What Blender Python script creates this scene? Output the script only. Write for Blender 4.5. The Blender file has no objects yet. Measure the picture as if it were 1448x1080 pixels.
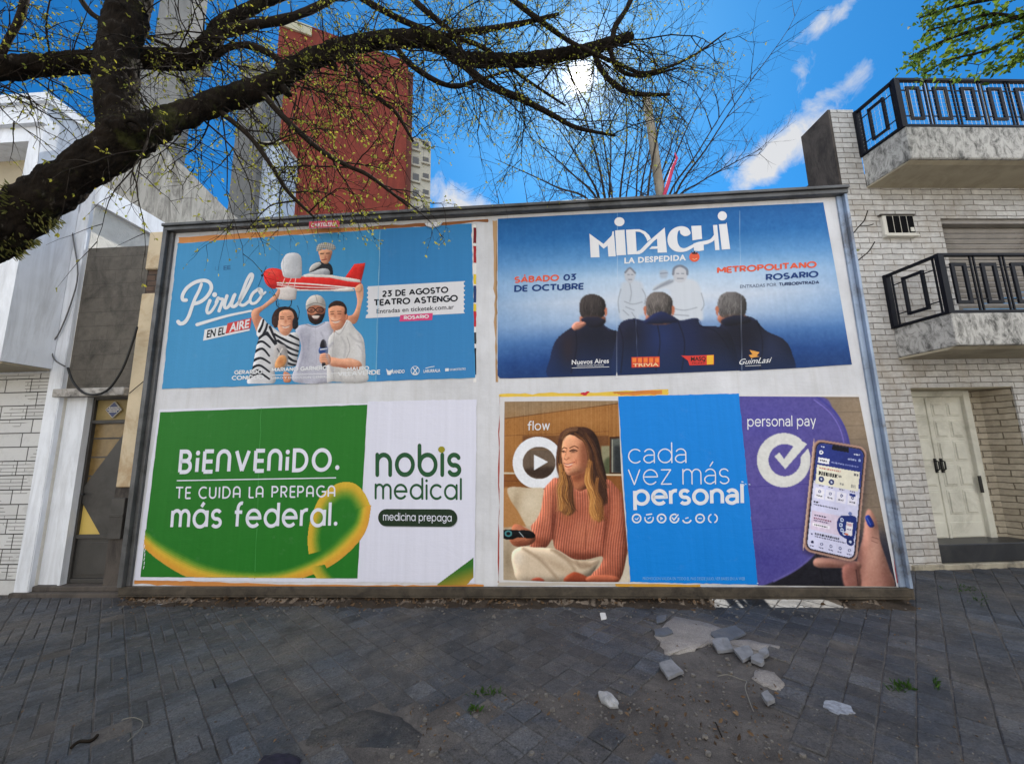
import bpy, bmesh, math, random
import numpy as np
from mathutils import Vector, Matrix, noise as mnoise

# ------------------------------------------------------------------ camera
scn = bpy.context.scene
COL = scn.collection
FPX, CXP, CYP = 560.0, 724.0, 540.0          # focal length and centre, in photo pixels (1448 x 1080)
def unit(v):
    v = np.array(v, float); return v/np.linalg.norm(v)
_up = unit((655-CXP, CYP+2950, -FPX))
_fw = np.array([0, 0, -1.0]); _fw = unit(_fw-_up*_fw.dot(_up))
_rt = np.cross(_fw, _up)
RW = np.array([_rt, _fw, _up])
CAM = np.array([0, 0, 1.6])
cd = bpy.data.cameras.new('camera'); cam = bpy.data.objects.new('camera', cd); COL.objects.link(cam)
cd.sensor_width = 36.0; cd.lens = 36.0*FPX/1448; cd.clip_start = 0.05; cd.clip_end = 2000
m4 = Matrix.Identity(4)
for i in range(3):
    for j in range(3): m4[i][j] = RW[i][j]
    m4[i][3] = CAM[i]
cam.matrix_world = m4
scn.camera = cam

# ------------------------------------------------------------------ world, sun, exposure
def ray(x, y): return RW @ np.array([x-CXP, CYP-y, -FPX])
SUN = unit(ray(820, 110))
S_AZ = math.atan2(SUN[0], SUN[1]); S_EL = math.asin(SUN[2])
world = bpy.data.worlds.new('World'); scn.world = world; world.use_nodes = True
def build_world():
    nt = world.node_tree; nt.nodes.clear(); N = nt.nodes; L = nt.links
    out = N.new('ShaderNodeOutputWorld'); bg = N.new('ShaderNodeBackground'); L.new(bg.outputs[0], out.inputs[0])
    sky = N.new('ShaderNodeTexSky'); sky.sky_type = 'NISHITA'; sky.sun_disc = False
    sky.sun_elevation = S_EL; sky.sun_rotation = S_AZ; sky.altitude = 200; sky.air_density = 1.0; sky.dust_density = 0.15; sky.ozone_density = 2.2
    geo = N.new('ShaderNodeNewGeometry')
    def math_(op, a, b=None, c=None):
        n = N.new('ShaderNodeMath'); n.operation = op
        for i, v in enumerate((a, b, c)):
            if v is None: continue
            if isinstance(v, (int, float)): n.inputs[i].default_value = v
            else: L.new(v, n.inputs[i])
        return n.outputs[0]
    def vdot(v):
        n = N.new('ShaderNodeVectorMath'); n.operation = 'DOT_PRODUCT'
        L.new(dirv, n.inputs[0]); n.inputs[1].default_value = tuple(v); return n.outputs['Value']
    tc = N.new('ShaderNodeTexCoord'); dirv = tc.outputs['Generated']
    # clouds: each a soft ellipse on the sky dome broken up by noise
    nz = N.new('ShaderNodeTexNoise'); nz.inputs['Scale'].default_value = 19; nz.inputs['Detail'].default_value = 9; nz.inputs['Roughness'].default_value = .62
    nz.inputs['Distortion'].default_value = .4
    L.new(dirv, nz.inputs['Vector'])
    total = None
    for (x, y, rx, ry, rot, amt) in CLOUDS:
        c = unit(ray(x, y)); a = unit(np.cross(c, [0, 0, 1])); b = np.cross(a, c)
        cr, sr = math.cos(rot), math.sin(rot)
        a, b = a*cr+b*sr, b*cr-a*sr
        k = 1/FPX
        u = math_('DIVIDE', vdot(a), rx*k); v = math_('DIVIDE', vdot(b), ry*k)
        r2 = math_('ADD', math_('MULTIPLY', u, u), math_('MULTIPLY', v, v))
        e = math_('EXPONENT', math_('MULTIPLY', r2, -1.0))
        e = math_('MULTIPLY', e, math_('GREATER_THAN', vdot(c), 0.2))
        e = math_('MULTIPLY', e, amt)
        total = e if total is None else math_('ADD', total, e)
    f = math_('SUBTRACT', math_('ADD', math_('MULTIPLY', total, 1.05), math_('MULTIPLY', nz.outputs[0], 3.0)), 2.12)
    f = math_('MULTIPLY', f, math_('MINIMUM', math_('MULTIPLY', total, 3.0), 1.0))
    cl = N.new('ShaderNodeClamp'); L.new(f, cl.inputs[0])
    # sky tint, then cloud
    hs = N.new('ShaderNodeHueSaturation'); hs.inputs['Saturation'].default_value = SKY_SAT; hs.inputs['Value'].default_value = 1.0
    L.new(sky.outputs[0], hs.inputs['Color'])
    tint = N.new('ShaderNodeMixRGB'); tint.blend_type = 'MULTIPLY'; tint.inputs[0].default_value = 1; tint.inputs[2].default_value = SKY_TINT
    L.new(hs.outputs[0], tint.inputs[1])
    mix = N.new('ShaderNodeMixRGB'); L.new(cl.outputs[0], mix.inputs[0]); L.new(tint.outputs[0], mix.inputs[1]); mix.inputs[2].default_value = (CLOUD_V*1.0, CLOUD_V*1.02, CLOUD_V*1.06, 1)
    # bright clouds added out of view, above and behind the camera, to fill the shade
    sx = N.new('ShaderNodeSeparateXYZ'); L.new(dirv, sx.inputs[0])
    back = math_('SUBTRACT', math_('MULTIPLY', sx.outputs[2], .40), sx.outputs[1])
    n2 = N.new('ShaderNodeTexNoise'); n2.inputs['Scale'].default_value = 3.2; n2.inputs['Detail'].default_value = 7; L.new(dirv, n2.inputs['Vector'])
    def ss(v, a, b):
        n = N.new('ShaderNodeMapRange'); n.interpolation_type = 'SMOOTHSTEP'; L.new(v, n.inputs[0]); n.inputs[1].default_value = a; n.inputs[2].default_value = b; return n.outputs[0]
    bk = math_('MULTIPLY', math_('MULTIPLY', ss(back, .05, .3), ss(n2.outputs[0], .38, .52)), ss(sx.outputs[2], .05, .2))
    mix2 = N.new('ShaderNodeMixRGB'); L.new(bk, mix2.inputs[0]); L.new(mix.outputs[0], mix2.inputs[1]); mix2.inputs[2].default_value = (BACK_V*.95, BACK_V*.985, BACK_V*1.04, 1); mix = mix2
    # the sun's own disc and aureole, fixed in the sky round the sun's direction
    d = math_('MAXIMUM', vdot(SUN), 0.0)
    g = math_('ADD', math_('ADD', math_('MULTIPLY', math_('POWER', d, 9000), SUN_DISC), math_('MULTIPLY', math_('POWER', d, 480), AUREOLE)), math_('MULTIPLY', math_('POWER', d, 45), AUREOLE*.10))
    gc = N.new('ShaderNodeCombineXYZ'); L.new(g, gc.inputs[0]); L.new(math_('MULTIPLY', g, .96), gc.inputs[1]); L.new(math_('MULTIPLY', g, .90), gc.inputs[2])
    add = N.new('ShaderNodeMixRGB'); add.blend_type = 'ADD'; add.inputs[0].default_value = 1; L.new(mix.outputs[0], add.inputs[1]); L.new(gc.outputs[0], add.inputs[2])
    # pale forward-scattered light in the wide sky round the sun
    wide = math_('POWER', d, 6.0); wc = N.new('ShaderNodeMixRGB'); wc.blend_type = 'MULTIPLY'; wc.inputs[0].default_value = 1
    wv = N.new('ShaderNodeCombineXYZ'); [L.new(wide, wv.inputs[i]) for i in range(3)]; L.new(wv.outputs[0], wc.inputs[1]); wc.inputs[2].default_value = (.40, 1.15, 1.9, 1)
    clear = N.new('ShaderNodeMixRGB'); clear.inputs[2].default_value = (0, 0, 0, 1); L.new(cl.outputs[0], clear.inputs[0]); L.new(wc.outputs[0], clear.inputs[1])
    add2 = N.new('ShaderNodeMixRGB'); add2.blend_type = 'ADD'; add2.inputs[0].default_value = 1; L.new(add.outputs[0], add2.inputs[1]); L.new(clear.outputs[0], add2.inputs[2])
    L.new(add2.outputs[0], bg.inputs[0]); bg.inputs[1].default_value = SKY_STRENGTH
# (x, y, half width, half height, tilt, amount) in photo pixels
CLOUDS = [(1080, 226, 44, 22, .35, 1.15), (1126, 196, 40, 20, .5, 1.1), (1202, 114, 28, 12, .2, .56), (1138, 92, 26, 15, .7, .52), (1262, 100, 28, 9, .5, .52),
          (1205, 4, 60, 10, .05, .55), (630, 280, 44, 30, -.5, 1.15), (690, 300, 60, 20, -.1, .7), (1150, 38, 26, 7, .2, .5),
          (-900, 500, 300, 200, .2, .9), (2600, 300, 300, 200, .2, .9)]
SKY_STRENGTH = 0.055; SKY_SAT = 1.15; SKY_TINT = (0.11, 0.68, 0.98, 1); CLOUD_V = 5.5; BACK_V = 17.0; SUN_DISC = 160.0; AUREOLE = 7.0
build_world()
sl = bpy.data.lights.new('sun', 'SUN'); sl.energy = 5.0; sl.angle = math.radians(.5); sl.color = (1.0, .95, .86)
so = bpy.data.objects.new('sun', sl); COL.objects.link(so)
so.rotation_euler = Vector(-SUN).to_track_quat('-Z', 'Y').to_euler(); so.location = (3, 8, 12)
scn.view_settings.view_transform = 'Standard'; scn.view_settings.look = 'None'; scn.view_settings.gamma = 1
scn.view_settings.exposure = 1.3
scn.cycles.max_bounces = 6; scn.cycles.diffuse_bounces = 4
scn.cycles.sample_clamp_indirect = 6

# ------------------------------------------------------------------ helpers: naming
def tag(o, label=None, cat=None, group=None, kind=None):
    if label: o['label'] = label
    if cat: o['category'] = cat
    if group: o['group'] = group
    if kind: o['kind'] = kind
    return o
def empty(name, loc, rz=0):
    o = bpy.data.objects.new(name, None); o.empty_display_size = .2; COL.objects.link(o); o.location = loc; o.rotation_euler = (0, 0, rz); return o
# ------------------------------------------------------------------ helpers: pixels to places
def depth_at(x, y, Y):
    d = ray(x, y); return CAM+d*(Y/d[1])
def ground_at(x, y, z=0.0):
    d = ray(x, y); return CAM+d*((z-CAM[2])/d[2])
class Wall:
    """A vertical plane: u runs to the right, d comes out towards the street, z up."""
    def __init__(s, p, yaw):
        a = math.radians(yaw); s.p = np.array([p[0], p[1], 0.0]); s.u = np.array([math.cos(a), math.sin(a), 0]); s.d = np.array([math.sin(a), -math.cos(a), 0]); s.yaw = a
    def hit(s, x, y, d=0.0):
        r = ray(x, y); t = (s.p+s.d*d-CAM).dot(s.d)/r.dot(s.d); return CAM+r*t
    def uz(s, x, y, d=0.0):
        h = s.hit(x, y, d)-s.p; return float(h.dot(s.u)), float(h[2])
    def at(s, u, z, d=0.0): return s.p+s.u*u+s.d*d+np.array([0, 0, z])
# ------------------------------------------------------------------ helpers: mesh
class MB:
    def __init__(s): s.v = []; s.f = []; s.m = []
    def add(s, verts, faces, mi=0):
        o = len(s.v); s.v += [tuple(map(float, q)) for q in verts]; s.f += [tuple(i+o for i in f) for f in faces]; s.m += [mi]*len(faces); return s
    def hexa(s, b, mi=0):      # 8 corners: bottom 4 ccw then top 4
        return s.add(b, [(3, 2, 1, 0), (4, 5, 6, 7), (0, 1, 5, 4), (1, 2, 6, 5), (2, 3, 7, 6), (3, 0, 4, 7)], mi)
    def box(s, x0, x1, y0, y1, z0, z1, mi=0):
        return s.hexa([(x0, y0, z0), (x1, y0, z0), (x1, y1, z0), (x0, y1, z0), (x0, y0, z1), (x1, y0, z1), (x1, y1, z1), (x0, y1, z1)], mi)
    def wbox(s, W, u0, u1, z0, z1, d0, d1, mi=0):   # box on a wall, d1 > d0 towards the street
        A = W.at
        return s.hexa([A(u0, z0, d1), A(u1, z0, d1), A(u1, z0, d0), A(u0, z0, d0), A(u0, z1, d1), A(u1, z1, d1), A(u1, z1, d0), A(u0, z1, d0)], mi)
    def prism(s, front, back, mi=0):   # two rings of the same length
        n = len(front)
        return s.add(list(front)+list(back), [tuple(range(n)), tuple(range(2*n-1, n-1, -1))]+[(i, i+n, (i+1) % n+n, (i+1) % n) for i in range(n)], mi)
    def wprism(s, W, uz, d0, d1, mi=0):
        return s.prism([W.at(u, z, d1) for u, z in uz], [W.at(u, z, d0) for u, z in uz], mi)
    def tube(s, pts, rad, seg=8, mi=0, cap=True, jit=0, rnd=None):
        pts = [np.array(p, float) for p in pts]; n = len(pts)
        if not hasattr(rad, '__len__'): rad = [rad]*n
        prev = None; rings = []
        for i in range(n):
            t = pts[min(i+1, n-1)]-pts[max(i-1, 0)]; t = t/(np.linalg.norm(t)+1e-9)
            if prev is None:
                a = np.cross(t, [0, 0, 1.0]);
                if np.linalg.norm(a) < .1: a = np.cross(t, [1.0, 0, 0])
            else: a = prev-t*prev.dot(t)
            a = a/(np.linalg.norm(a)+1e-9); prev = a; b = np.cross(t, a)
            ring = []
            for k in range(seg):
                an = 2*math.pi*k/seg; r = rad[i]
                if jit: r *= 1+jit*(rnd.random()-.5)*2
                ring.append(pts[i]+(a*math.cos(an)+b*math.sin(an))*r)
            rings.append(ring)
        vs = [q for r in rings for q in r]; fs = []
        for i in range(n-1):
            for k in range(seg):
                k2 = (k+1) % seg; fs.append((i*seg+k, i*seg+k2, (i+1)*seg+k2, (i+1)*seg+k))
        if cap: fs += [tuple(range(seg-1, -1, -1)), tuple(range((n-1)*seg, n*seg))]
        return s.add(vs, fs, mi)
    def build(s, name, mat, parent=None, smooth=False, bevel=0, uv=True):
        me = bpy.data.meshes.new(name); me.from_pydata(s.v, [], s.f)
        for mm in (mat if isinstance(mat, (list, tuple)) else [mat]): me.materials.append(mm)
        if any(s.m): me.polygons.foreach_set('material_index', s.m)
        if bevel:
            bm = bmesh.new(); bm.from_mesh(me); bmesh.ops.recalc_face_normals(bm, faces=bm.faces)
            es = [e for e in bm.edges if len(e.link_faces) == 2 and e.calc_face_angle(0) > .5]
            bmesh.ops.bevel(bm, geom=es, offset=bevel, segments=1, affect='EDGES', clamp_overlap=True); bm.to_mesh(me); bm.free()
        elif not smooth:
            bm = bmesh.new(); bm.from_mesh(me); bmesh.ops.recalc_face_normals(bm, faces=bm.faces); bm.to_mesh(me); bm.free()
        if uv:                                      # box projection in metres
            ul = me.uv_layers.new(name='UVMap')
            for p in me.polygons:
                nn = p.normal
                if abs(nn.z) > .8: t, b = Vector((1, 0, 0)), Vector((0, 1, 0))
                else:
                    t = Vector((-nn.y, nn.x, 0)).normalized(); b = Vector((0, 0, 1))
                for li in p.loop_indices:
                    co = me.vertices[me.loops[li].vertex_index].co; ul.data[li].uv = (co.dot(t), co.dot(b))
        if smooth: me.polygons.foreach_set('use_smooth', [True]*len(me.polygons))
        o = bpy.data.objects.new(name, me); COL.objects.link(o)
        if parent is not None:
            o.parent = parent; o.matrix_parent_inverse = parent_inv(parent)
        return o
def parent_inv(p):
    m = Matrix.LocRotScale(p.location, p.rotation_euler, p.scale)
    q = p
    while q.parent is not None:
        m = Matrix.LocRotScale(q.parent.location, q.parent.rotation_euler, q.parent.scale) @ q.matrix_parent_inverse @ m if False else m
        q = q.parent
    return m.inverted()
def copy_tree(o, parent=None):
    c = o.copy(); COL.objects.link(c)
    if parent is not None: c.parent = parent
    for ch in o.children: copy_tree(ch, c)
    return c
# ------------------------------------------------------------------ helpers: materials
def lin(c):
    c = np.array(c, float)/255.0
    return np.where(c <= .04045, c/12.92, ((c+.055)/1.055)**2.4)
def alb(r, g, b, k=.86):
    c = lin((r, g, b))*k; return (float(c[0]), float(c[1]), float(c[2]), 1)
class NT:
    def __init__(s, name):
        s.mat = bpy.data.materials.new(name); s.mat.use_nodes = True; s.nt = s.mat.node_tree; s.N = s.nt.nodes; s.L = s.nt.links
        s.b = s.N['Principled BSDF']; s.tc = s.N.new('ShaderNodeTexCoord')
    def set(s, inp, v):
        if hasattr(v, 'links') or isinstance(v, bpy.types.NodeSocket): s.L.new(v, inp)
        else: inp.default_value = v
    def noise(s, scale, detail=4, rough=.6, vec=None, dist=0):
        n = s.N.new('ShaderNodeTexNoise'); n.inputs['Scale'].default_value = scale; n.inputs['Detail'].default_value = detail; n.inputs['Roughness'].default_value = rough; n.inputs['Distortion'].default_value = dist
        s.L.new(vec if vec is not None else s.tc.outputs['Object'], n.inputs['Vector']); return n.outputs[0]
    def mapping(s, scale=(1, 1, 1), rot=(0, 0, 0), loc=(0, 0, 0), src='Object'):
        n = s.N.new('ShaderNodeMapping'); n.inputs['Scale'].default_value = scale; n.inputs['Rotation'].default_value = rot; n.inputs['Location'].default_value = loc
        s.L.new(s.tc.outputs[src] if isinstance(src, str) else src, n.inputs[0]); return n.outputs[0]
    def ramp(s, fac, stops):
        n = s.N.new('ShaderNodeValToRGB'); e = n.color_ramp.elements
        while len(e) < len(stops): e.new(.5)
        for i, (p, c) in enumerate(stops):
            e[i].position = p; e[i].color = c if hasattr(c, '__len__') else (c, c, c, 1)
        s.L.new(fac, n.inputs[0]); return n.outputs[0]
    def mix(s, fac, a, b, mode='MIX'):
        n = s.N.new('ShaderNodeMixRGB'); n.blend_type = mode; s.set(n.inputs[0], fac); s.set(n.inputs[1], a); s.set(n.inputs[2], b); return n.outputs[0]
    def math(s, op, a, b=0.0):
        n = s.N.new('ShaderNodeMath'); n.operation = op; s.set(n.inputs[0], a); s.set(n.inputs[1], b); return n.outputs[0]
    def bump(s, h, strength=.3, dist=.01, nrm=None):
        n = s.N.new('ShaderNodeBump'); n.inputs['Strength'].default_value = strength; n.inputs['Distance'].default_value = dist; s.L.new(h, n.inputs['Height'])
        if nrm is not None: s.L.new(nrm, n.inputs['Normal'])
        return n.outputs[0]
    def done(s, col=None, rough=.8, nrm=None, metal=0, spec=.4):
        if col is not None: s.set(s.b.inputs['Base Color'], col)
        s.set(s.b.inputs['Roughness'], rough); s.b.inputs['Metallic'].default_value = metal; s.b.inputs['Specular IOR Level'].default_value = spec
        if nrm is not None: s.L.new(nrm, s.b.inputs['Normal'])
        return s.mat
def plain(name, c, var=.25, scale=3, rough=.75, bump=.15, bscale=60, metal=0, dist=.004, spec=.4, dirt=None, dirt_amt=.5, dscale=1.6):
    """A surface with uneven tone, fine grain and, where wanted, dirty patches with a shape of their own."""
    m = NT(name); c = tuple(c)[:3]
    lo = tuple(x*(1-var) for x in c)+(1,); hi = tuple(min(1, x*(1+var*.6)) for x in c)+(1,)
    col = m.ramp(m.noise(scale, 6, .65), [(.3, lo), (.7, hi)])
    if dirt is not None:
        k = m.ramp(m.noise(dscale, 8, .7, dist=.6), [(.5, 0.0), (.68, dirt_amt)])
        col = m.mix(k, col, tuple(dirt)[:3]+(1,))
    nr = m.bump(m.noise(bscale, 6, .7), bump, dist)
    return m.done(col, rough, nr, metal, spec)
rnd = random.Random(7)
# ------------------------------------------------------------------ where the big planes stand
BRD = Wall((-0.296, 4.445), -3.5)       # the billboard's face
RGT = Wall((4.918, 5.187), 2.0)         # facade of the brick house on the right
LFT = Wall((-5.2, 4.87), -3.0)          # facade of the white house on the left
BAY = Wall((-5.79, 4.37), -3.0)         # its bay front

def in_poly(x, y, poly):
    r = False; n = len(poly)
    for i in range(n):
        x0, y0 = poly[i]; x1, y1 = poly[(i+1) % n]
        if (y0 > y) != (y1 > y) and x < (x1-x0)*(y-y0)/(y1-y0)+x0: r = not r
    return r
def to_px(p):
    c = RW.T @ (np.array(p, float)-CAM); return CXP+FPX*c[0]/-c[2], CYP-FPX*c[1]/-c[2]

# ------------------------------------------------------------------ ground
def tile_mat():
    m = NT('dark_pavement_tile'); o = m.tc.outputs['Object']
    at = m.N.new('ShaderNodeAttribute'); at.attribute_name = 'tone'; at.attribute_type = 'GEOMETRY'
    base = m.ramp(at.outputs['Fac'], [(0, alb(40, 43, 49)), (.5, alb(58, 62, 70)), (1, alb(80, 85, 94))])
    dust = m.ramp(m.noise(.9, 9, .72, dist=.8), [(.41, 0.0), (.66, .8)])
    col = m.mix(dust, base, alb(92, 86, 80))
    col = m.mix(m.ramp(m.noise(2.2, 9, .75, dist=.5), [(.48, 0.0), (.66, .65)]), col, alb(38, 39, 43))
    col = m.mix(m.ramp(m.noise(5.5, 10, .8, dist=1.2), [(.56, 0.0), (.72, .5)]), col, alb(118, 117, 116))
    col = m.mix(1.0, col, m.ramp(m.noise(17, 8, .8, dist=.6), [(.32, .66), (.5, 1.0), (.7, 1.3)]), 'MULTIPLY')
    sp = m.ramp(m.noise(75, 4, .8), [(.34, .35), (.5, 1.0), (.66, 1.4)])
    col = m.mix(1.0, col, sp, 'MULTIPLY')
    col = m.mix(m.ramp(m.noise(38, 2, .5), [(.70, 0.0), (.76, .45)]), col, alb(150, 150, 148))
    n1 = m.bump(m.noise(38, 9, .8), .8, .009); n2 = m.bump(m.noise(230, 4, .7), .5, .002, n1)
    return m.done(col, m.ramp(m.noise(9, 5), [(.3, .55), (.7, .85)]), n2, spec=.35)
def dirt_mat(name, a, b, c):
    m = NT(name)
    col = m.ramp(m.noise(2.4, 10, .75, dist=.6), [(.3, a), (.5, b), (.68, c)])
    col = m.mix(1.0, col, m.ramp(m.noise(130, 4, .8), [(.3, .5), (.5, 1.0), (.7, 1.3)]), 'MULTIPLY')
    n1 = m.bump(m.noise(16, 8, .7), .6, .02); n2 = m.bump(m.noise(150, 6, .8), .7, .004, n1)
    return m.done(col, .95, n2, spec=.2)
M_tile = tile_mat()
M_dirt = dirt_mat('packed_dirt', alb(60, 57, 56), alb(82, 78, 76), alb(104, 99, 95))
M_sand = dirt_mat('pale_mortar_sand', alb(118, 112, 108), alb(138, 132, 128), alb(158, 152, 147))
M_asph = plain('asphalt', (.05, .05, .052), .3, 4, .9, .5, 120)
M_conc = plain('weathered_concrete', alb(160, 156, 148), .3, 2.5, .9, .4, 50, dirt=alb(60, 57, 54), dirt_amt=.7)

DIRT = [(935, 868), (1000, 878), (1046, 890), (1106, 914), (1088, 946), (1110, 968), (1095, 995), (1124, 1020), (1140, 1085), (890, 1085), (862, 1042), (824, 1017), (845, 985), (900, 972), (925, 950), (934, 922), (918, 900)]
WEED = [(590, 990), (640, 995), (700, 985), (745, 978), (770, 970), (800, 980), (830, 985), (880, 985), (870, 1010), (820, 1030), (790, 1020), (745, 1000), (690, 1005), (655, 1020), (640, 1050), (600, 1090), (470, 1090), (470, 1060), (590, 1060), (600, 1035), (570, 1010)]
SLAB = [(480, 1055), (590, 1057), (599, 1038), (570, 1012), (520, 1001), (480, 1012), (440, 1030), (430, 1052)]
def ground_noise(x, y):
    return mnoise.fractal(Vector((x*1.7, y*1.7, 3.1)), 1.0, 2.0, 5)
def build_ground():
    g = MB(); g.add([(-400, -400, -.16), (400, -400, -.16), (400, 400, -.16), (-400, 400, -.16)], [(0, 1, 2, 3)])
    tag(g.build('ground', M_dirt), kind='structure')
    r = MB(); r.add([(-120, -7.2, -.15), (120, -7.2, -.15), (120, -1.5, -.15), (-120, -1.5, -.15)], [(0, 1, 2, 3)])
    tag(r.build('road', M_asph), kind='structure')
    k = MB(); k.box(-120, 120, -1.5, -1.35, -.159, .0)
    tag(k.build('kerb', M_conc), kind='structure')
    # bed of dirt under the tiles: a finely uneven sheet that comes up where tiles are missing
    nx, ny = 420, 190; X0, X1, Y0, Y1 = -11.0, 11.5, 1.0, 11.0
    vs = []; 
    for j in range(ny+1):
        for i in range(nx+1):
            x = X0+(X1-X0)*i/nx; y = Y0+(Y1-Y0)*(j/ny)**1.6
            z = -.0065+.0065*ground_noise(x, y)+.003*mnoise.noise(Vector((x*22, y*22, 0)))
            vs.append((x, y, min(z, .012)))
    fs = [(j*(nx+1)+i, j*(nx+1)+i+1, (j+1)*(nx+1)+i+1, (j+1)*(nx+1)+i) for j in range(ny) for i in range(nx)]
    d = MB(); d.add(vs, fs)
    d.add([(-120, -1.35, -.02), (120, -1.35, -.02), (120, 1.02, -.02), (-120, 1.02, -.02)], [(0, 1, 2, 3)])
    tag(d.build('dirt_bed', M_dirt, smooth=True), kind='structure')
    # tiles laid on the diagonal, each settled a little differently
    r = random.Random(3); s = .162; c45 = math.sqrt(.5); t = MB(); tones = []
    for i in range(-95, 95):
        for j in range(-95, 95):
            cx = (i-j)*s*c45+.03; cy = (i+j)*s*c45+3.4
            if not (-9.5 < cx < 9.5 and .2 < cy < 5.15): continue
            if cy > 4.83 and cx < -4.4: continue
            if BRD.p is not None and cy > 4.62+.08*mnoise.noise(Vector((cx*3, 0, 0))) and -4.2 < cx < 4.0 and r.random() < .8 and not 2.3 < cx < 3.6: continue
            px, py = to_px((cx, cy, 0))
            jx, jy = px+14*mnoise.noise(Vector((cx*4, cy*4, 1))), py+7*mnoise.noise(Vector((cx*4, cy*4, 5)))
            if in_poly(jx, jy, DIRT) or in_poly(jx, jy, SLAB): continue
            if in_poly(jx, jy, WEED) and r.random() < .72: continue
            near = in_poly(px+25, py, WEED) or in_poly(px-25, py, WEED) or in_poly(px-20, py, DIRT) or in_poly(px+20, py+8, DIRT)
            tilt = .03 if near else .010
            tone0 = .5+.36*mnoise.noise(Vector((cx*.7, cy*.7, 9)))
            parts = [(-.5, .5, -.5, .5)]
            if cx < -2.3+.4*mnoise.noise(Vector((cy*2, 4, 0))): parts = [(-.5, 0, -.5, .5), (0, .5, -.5, .5)] if (i//3+j//3) % 2 else [(-.5, .5, -.5, 0), (-.5, .5, 0, .5)]
            elif near and r.random() < .5: q = r.uniform(-.2, .2); parts = [(-.5, q, -.5, .5), (q, .5, -.5, .5)]
            if r.random() < .012: continue
            if len(parts) == 1 and r.random() < .06: q = r.uniform(-.25, .25); parts = [(-.5, q, -.5, .5), (q, .5, -.5, .5)]
            if r.random() < .03: tone0 += .35
            for (a0, a1, b0, b1) in parts:
                tx, ty = r.gauss(0, tilt), r.gauss(0, tilt); dz = r.gauss(0, .0012)+(r.gauss(0, .004) if near else 0); rot = r.gauss(0, .012 if not near else .05)
                gap = .0016+.0018*r.random(); h = .03; bv = .006
                top = []; mid = []; bot = []
                mx, my = (a0+a1)/2*s, (b0+b1)/2*s; hx, hy = (a1-a0)/2*s-gap, (b1-b0)/2*s-gap
                for (ex, ey) in ((-1, -1), (1, -1), (1, 1), (-1, 1)):
                    for ring, inset, zz in ((top, bv, 0), (mid, 0, -bv), (bot, 0, -h)):
                        lx, ly = ex*(hx-inset), ey*(hy-inset)
                        if ring is top or ring is mid:
                            lx += .0; ly += .0
                        lx, ly = lx-ly*rot+mx, ly+lx*rot+my
                        ring.append((cx+(lx-ly)*c45, cy+(lx+ly)*c45, zz+dz+lx*tx+ly*ty))
                t.add(bot+mid+top, [(8, 9, 10, 11)]+[(4+k_, 4+(k_+1) % 4, 8+(k_+1) % 4, 8+k_) for k_ in range(4)]+[(k_, (k_+1) % 4, 4+(k_+1) % 4, 4+k_) for k_ in range(4)])
                tones += [min(1, max(0, tone0+r.gauss(0, .17)))]*12
    o = t.build('pavement', M_tile)
    a = o.data.attributes.new('tone', 'FLOAT', 'POINT'); a.data.foreach_set('value', tones)
    tag(o, kind='structure')
    sw = MB(); sw.add([(-120, -1.35, -.003), (120, -1.35, -.003), (120, .2, -.003), (-120, .2, -.003)], [(0, 1, 2, 3)])
    tag(sw.build('sidewalk', M_conc), kind='structure')
    # old cement patch and the pale bedding sand laid bare, with ragged rims
    def patch(name, poly, mat, z0, z1, amp, seed):
        P = [ground_at(x, y) for x, y in poly]; ctr = sum(P)/len(P); rr = random.Random(seed); ring = []
        for k in range(len(P)):
            a_, b_ = P[k], P[(k+1) % len(P)]
            for q in range(5):
                w = a_+(b_-a_)*q/5; w = w+np.array([amp*2.5*mnoise.noise(Vector((w[0]*14, w[1]*14, seed)))+rr.gauss(0, amp*.25), amp*2.5*mnoise.noise(Vector((w[0]*14, w[1]*14, seed+7)))+rr.gauss(0, amp*.25), 0]); ring.append(w)
        mb = MB(); n = len(ring); vs_ = []
        for f_, zz in ((1.0, z0), (.97, z1), (.6, z1+.001), (.3, z1+.002)):
            for w in ring:
                q = ctr+(w-ctr)*f_; vs_.append((q[0], q[1], zz+(.002*mnoise.noise(Vector((q[0]*9, q[1]*9, 2))) if f_ < 1 else 0)))
        vs_.append((ctr[0], ctr[1], z1+.003))
        fs_ = [(l*n+k, l*n+(k+1) % n, (l+1)*n+(k+1) % n, (l+1)*n+k) for l in range(3) for k in range(n)]+[(3*n+k, 3*n+(k+1) % n, 4*n) for k in range(n)]
        mb.add(vs_, fs_); return tag(mb.build(name, mat, smooth=True), kind='structure')
    patch('cement_patch', SLAB, M_tile, -.02, -.002, .006, 1)
    patch('sand_patch', [(950, 870), (1000, 880), (1030, 892), (1020, 906), (1062, 905), (1106, 914), (1090, 925), (1050, 922), (1000, 908), (975, 921), (940, 926), (932, 908), (925, 897)], M_sand, -.012, .003, .012, 2)
    patch('sand_patch', [(1072, 945), (1095, 950), (1110, 966), (1104, 976), (1078, 968), (1062, 958)], M_sand, -.012, .002, .008, 5)
build_ground()

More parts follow.
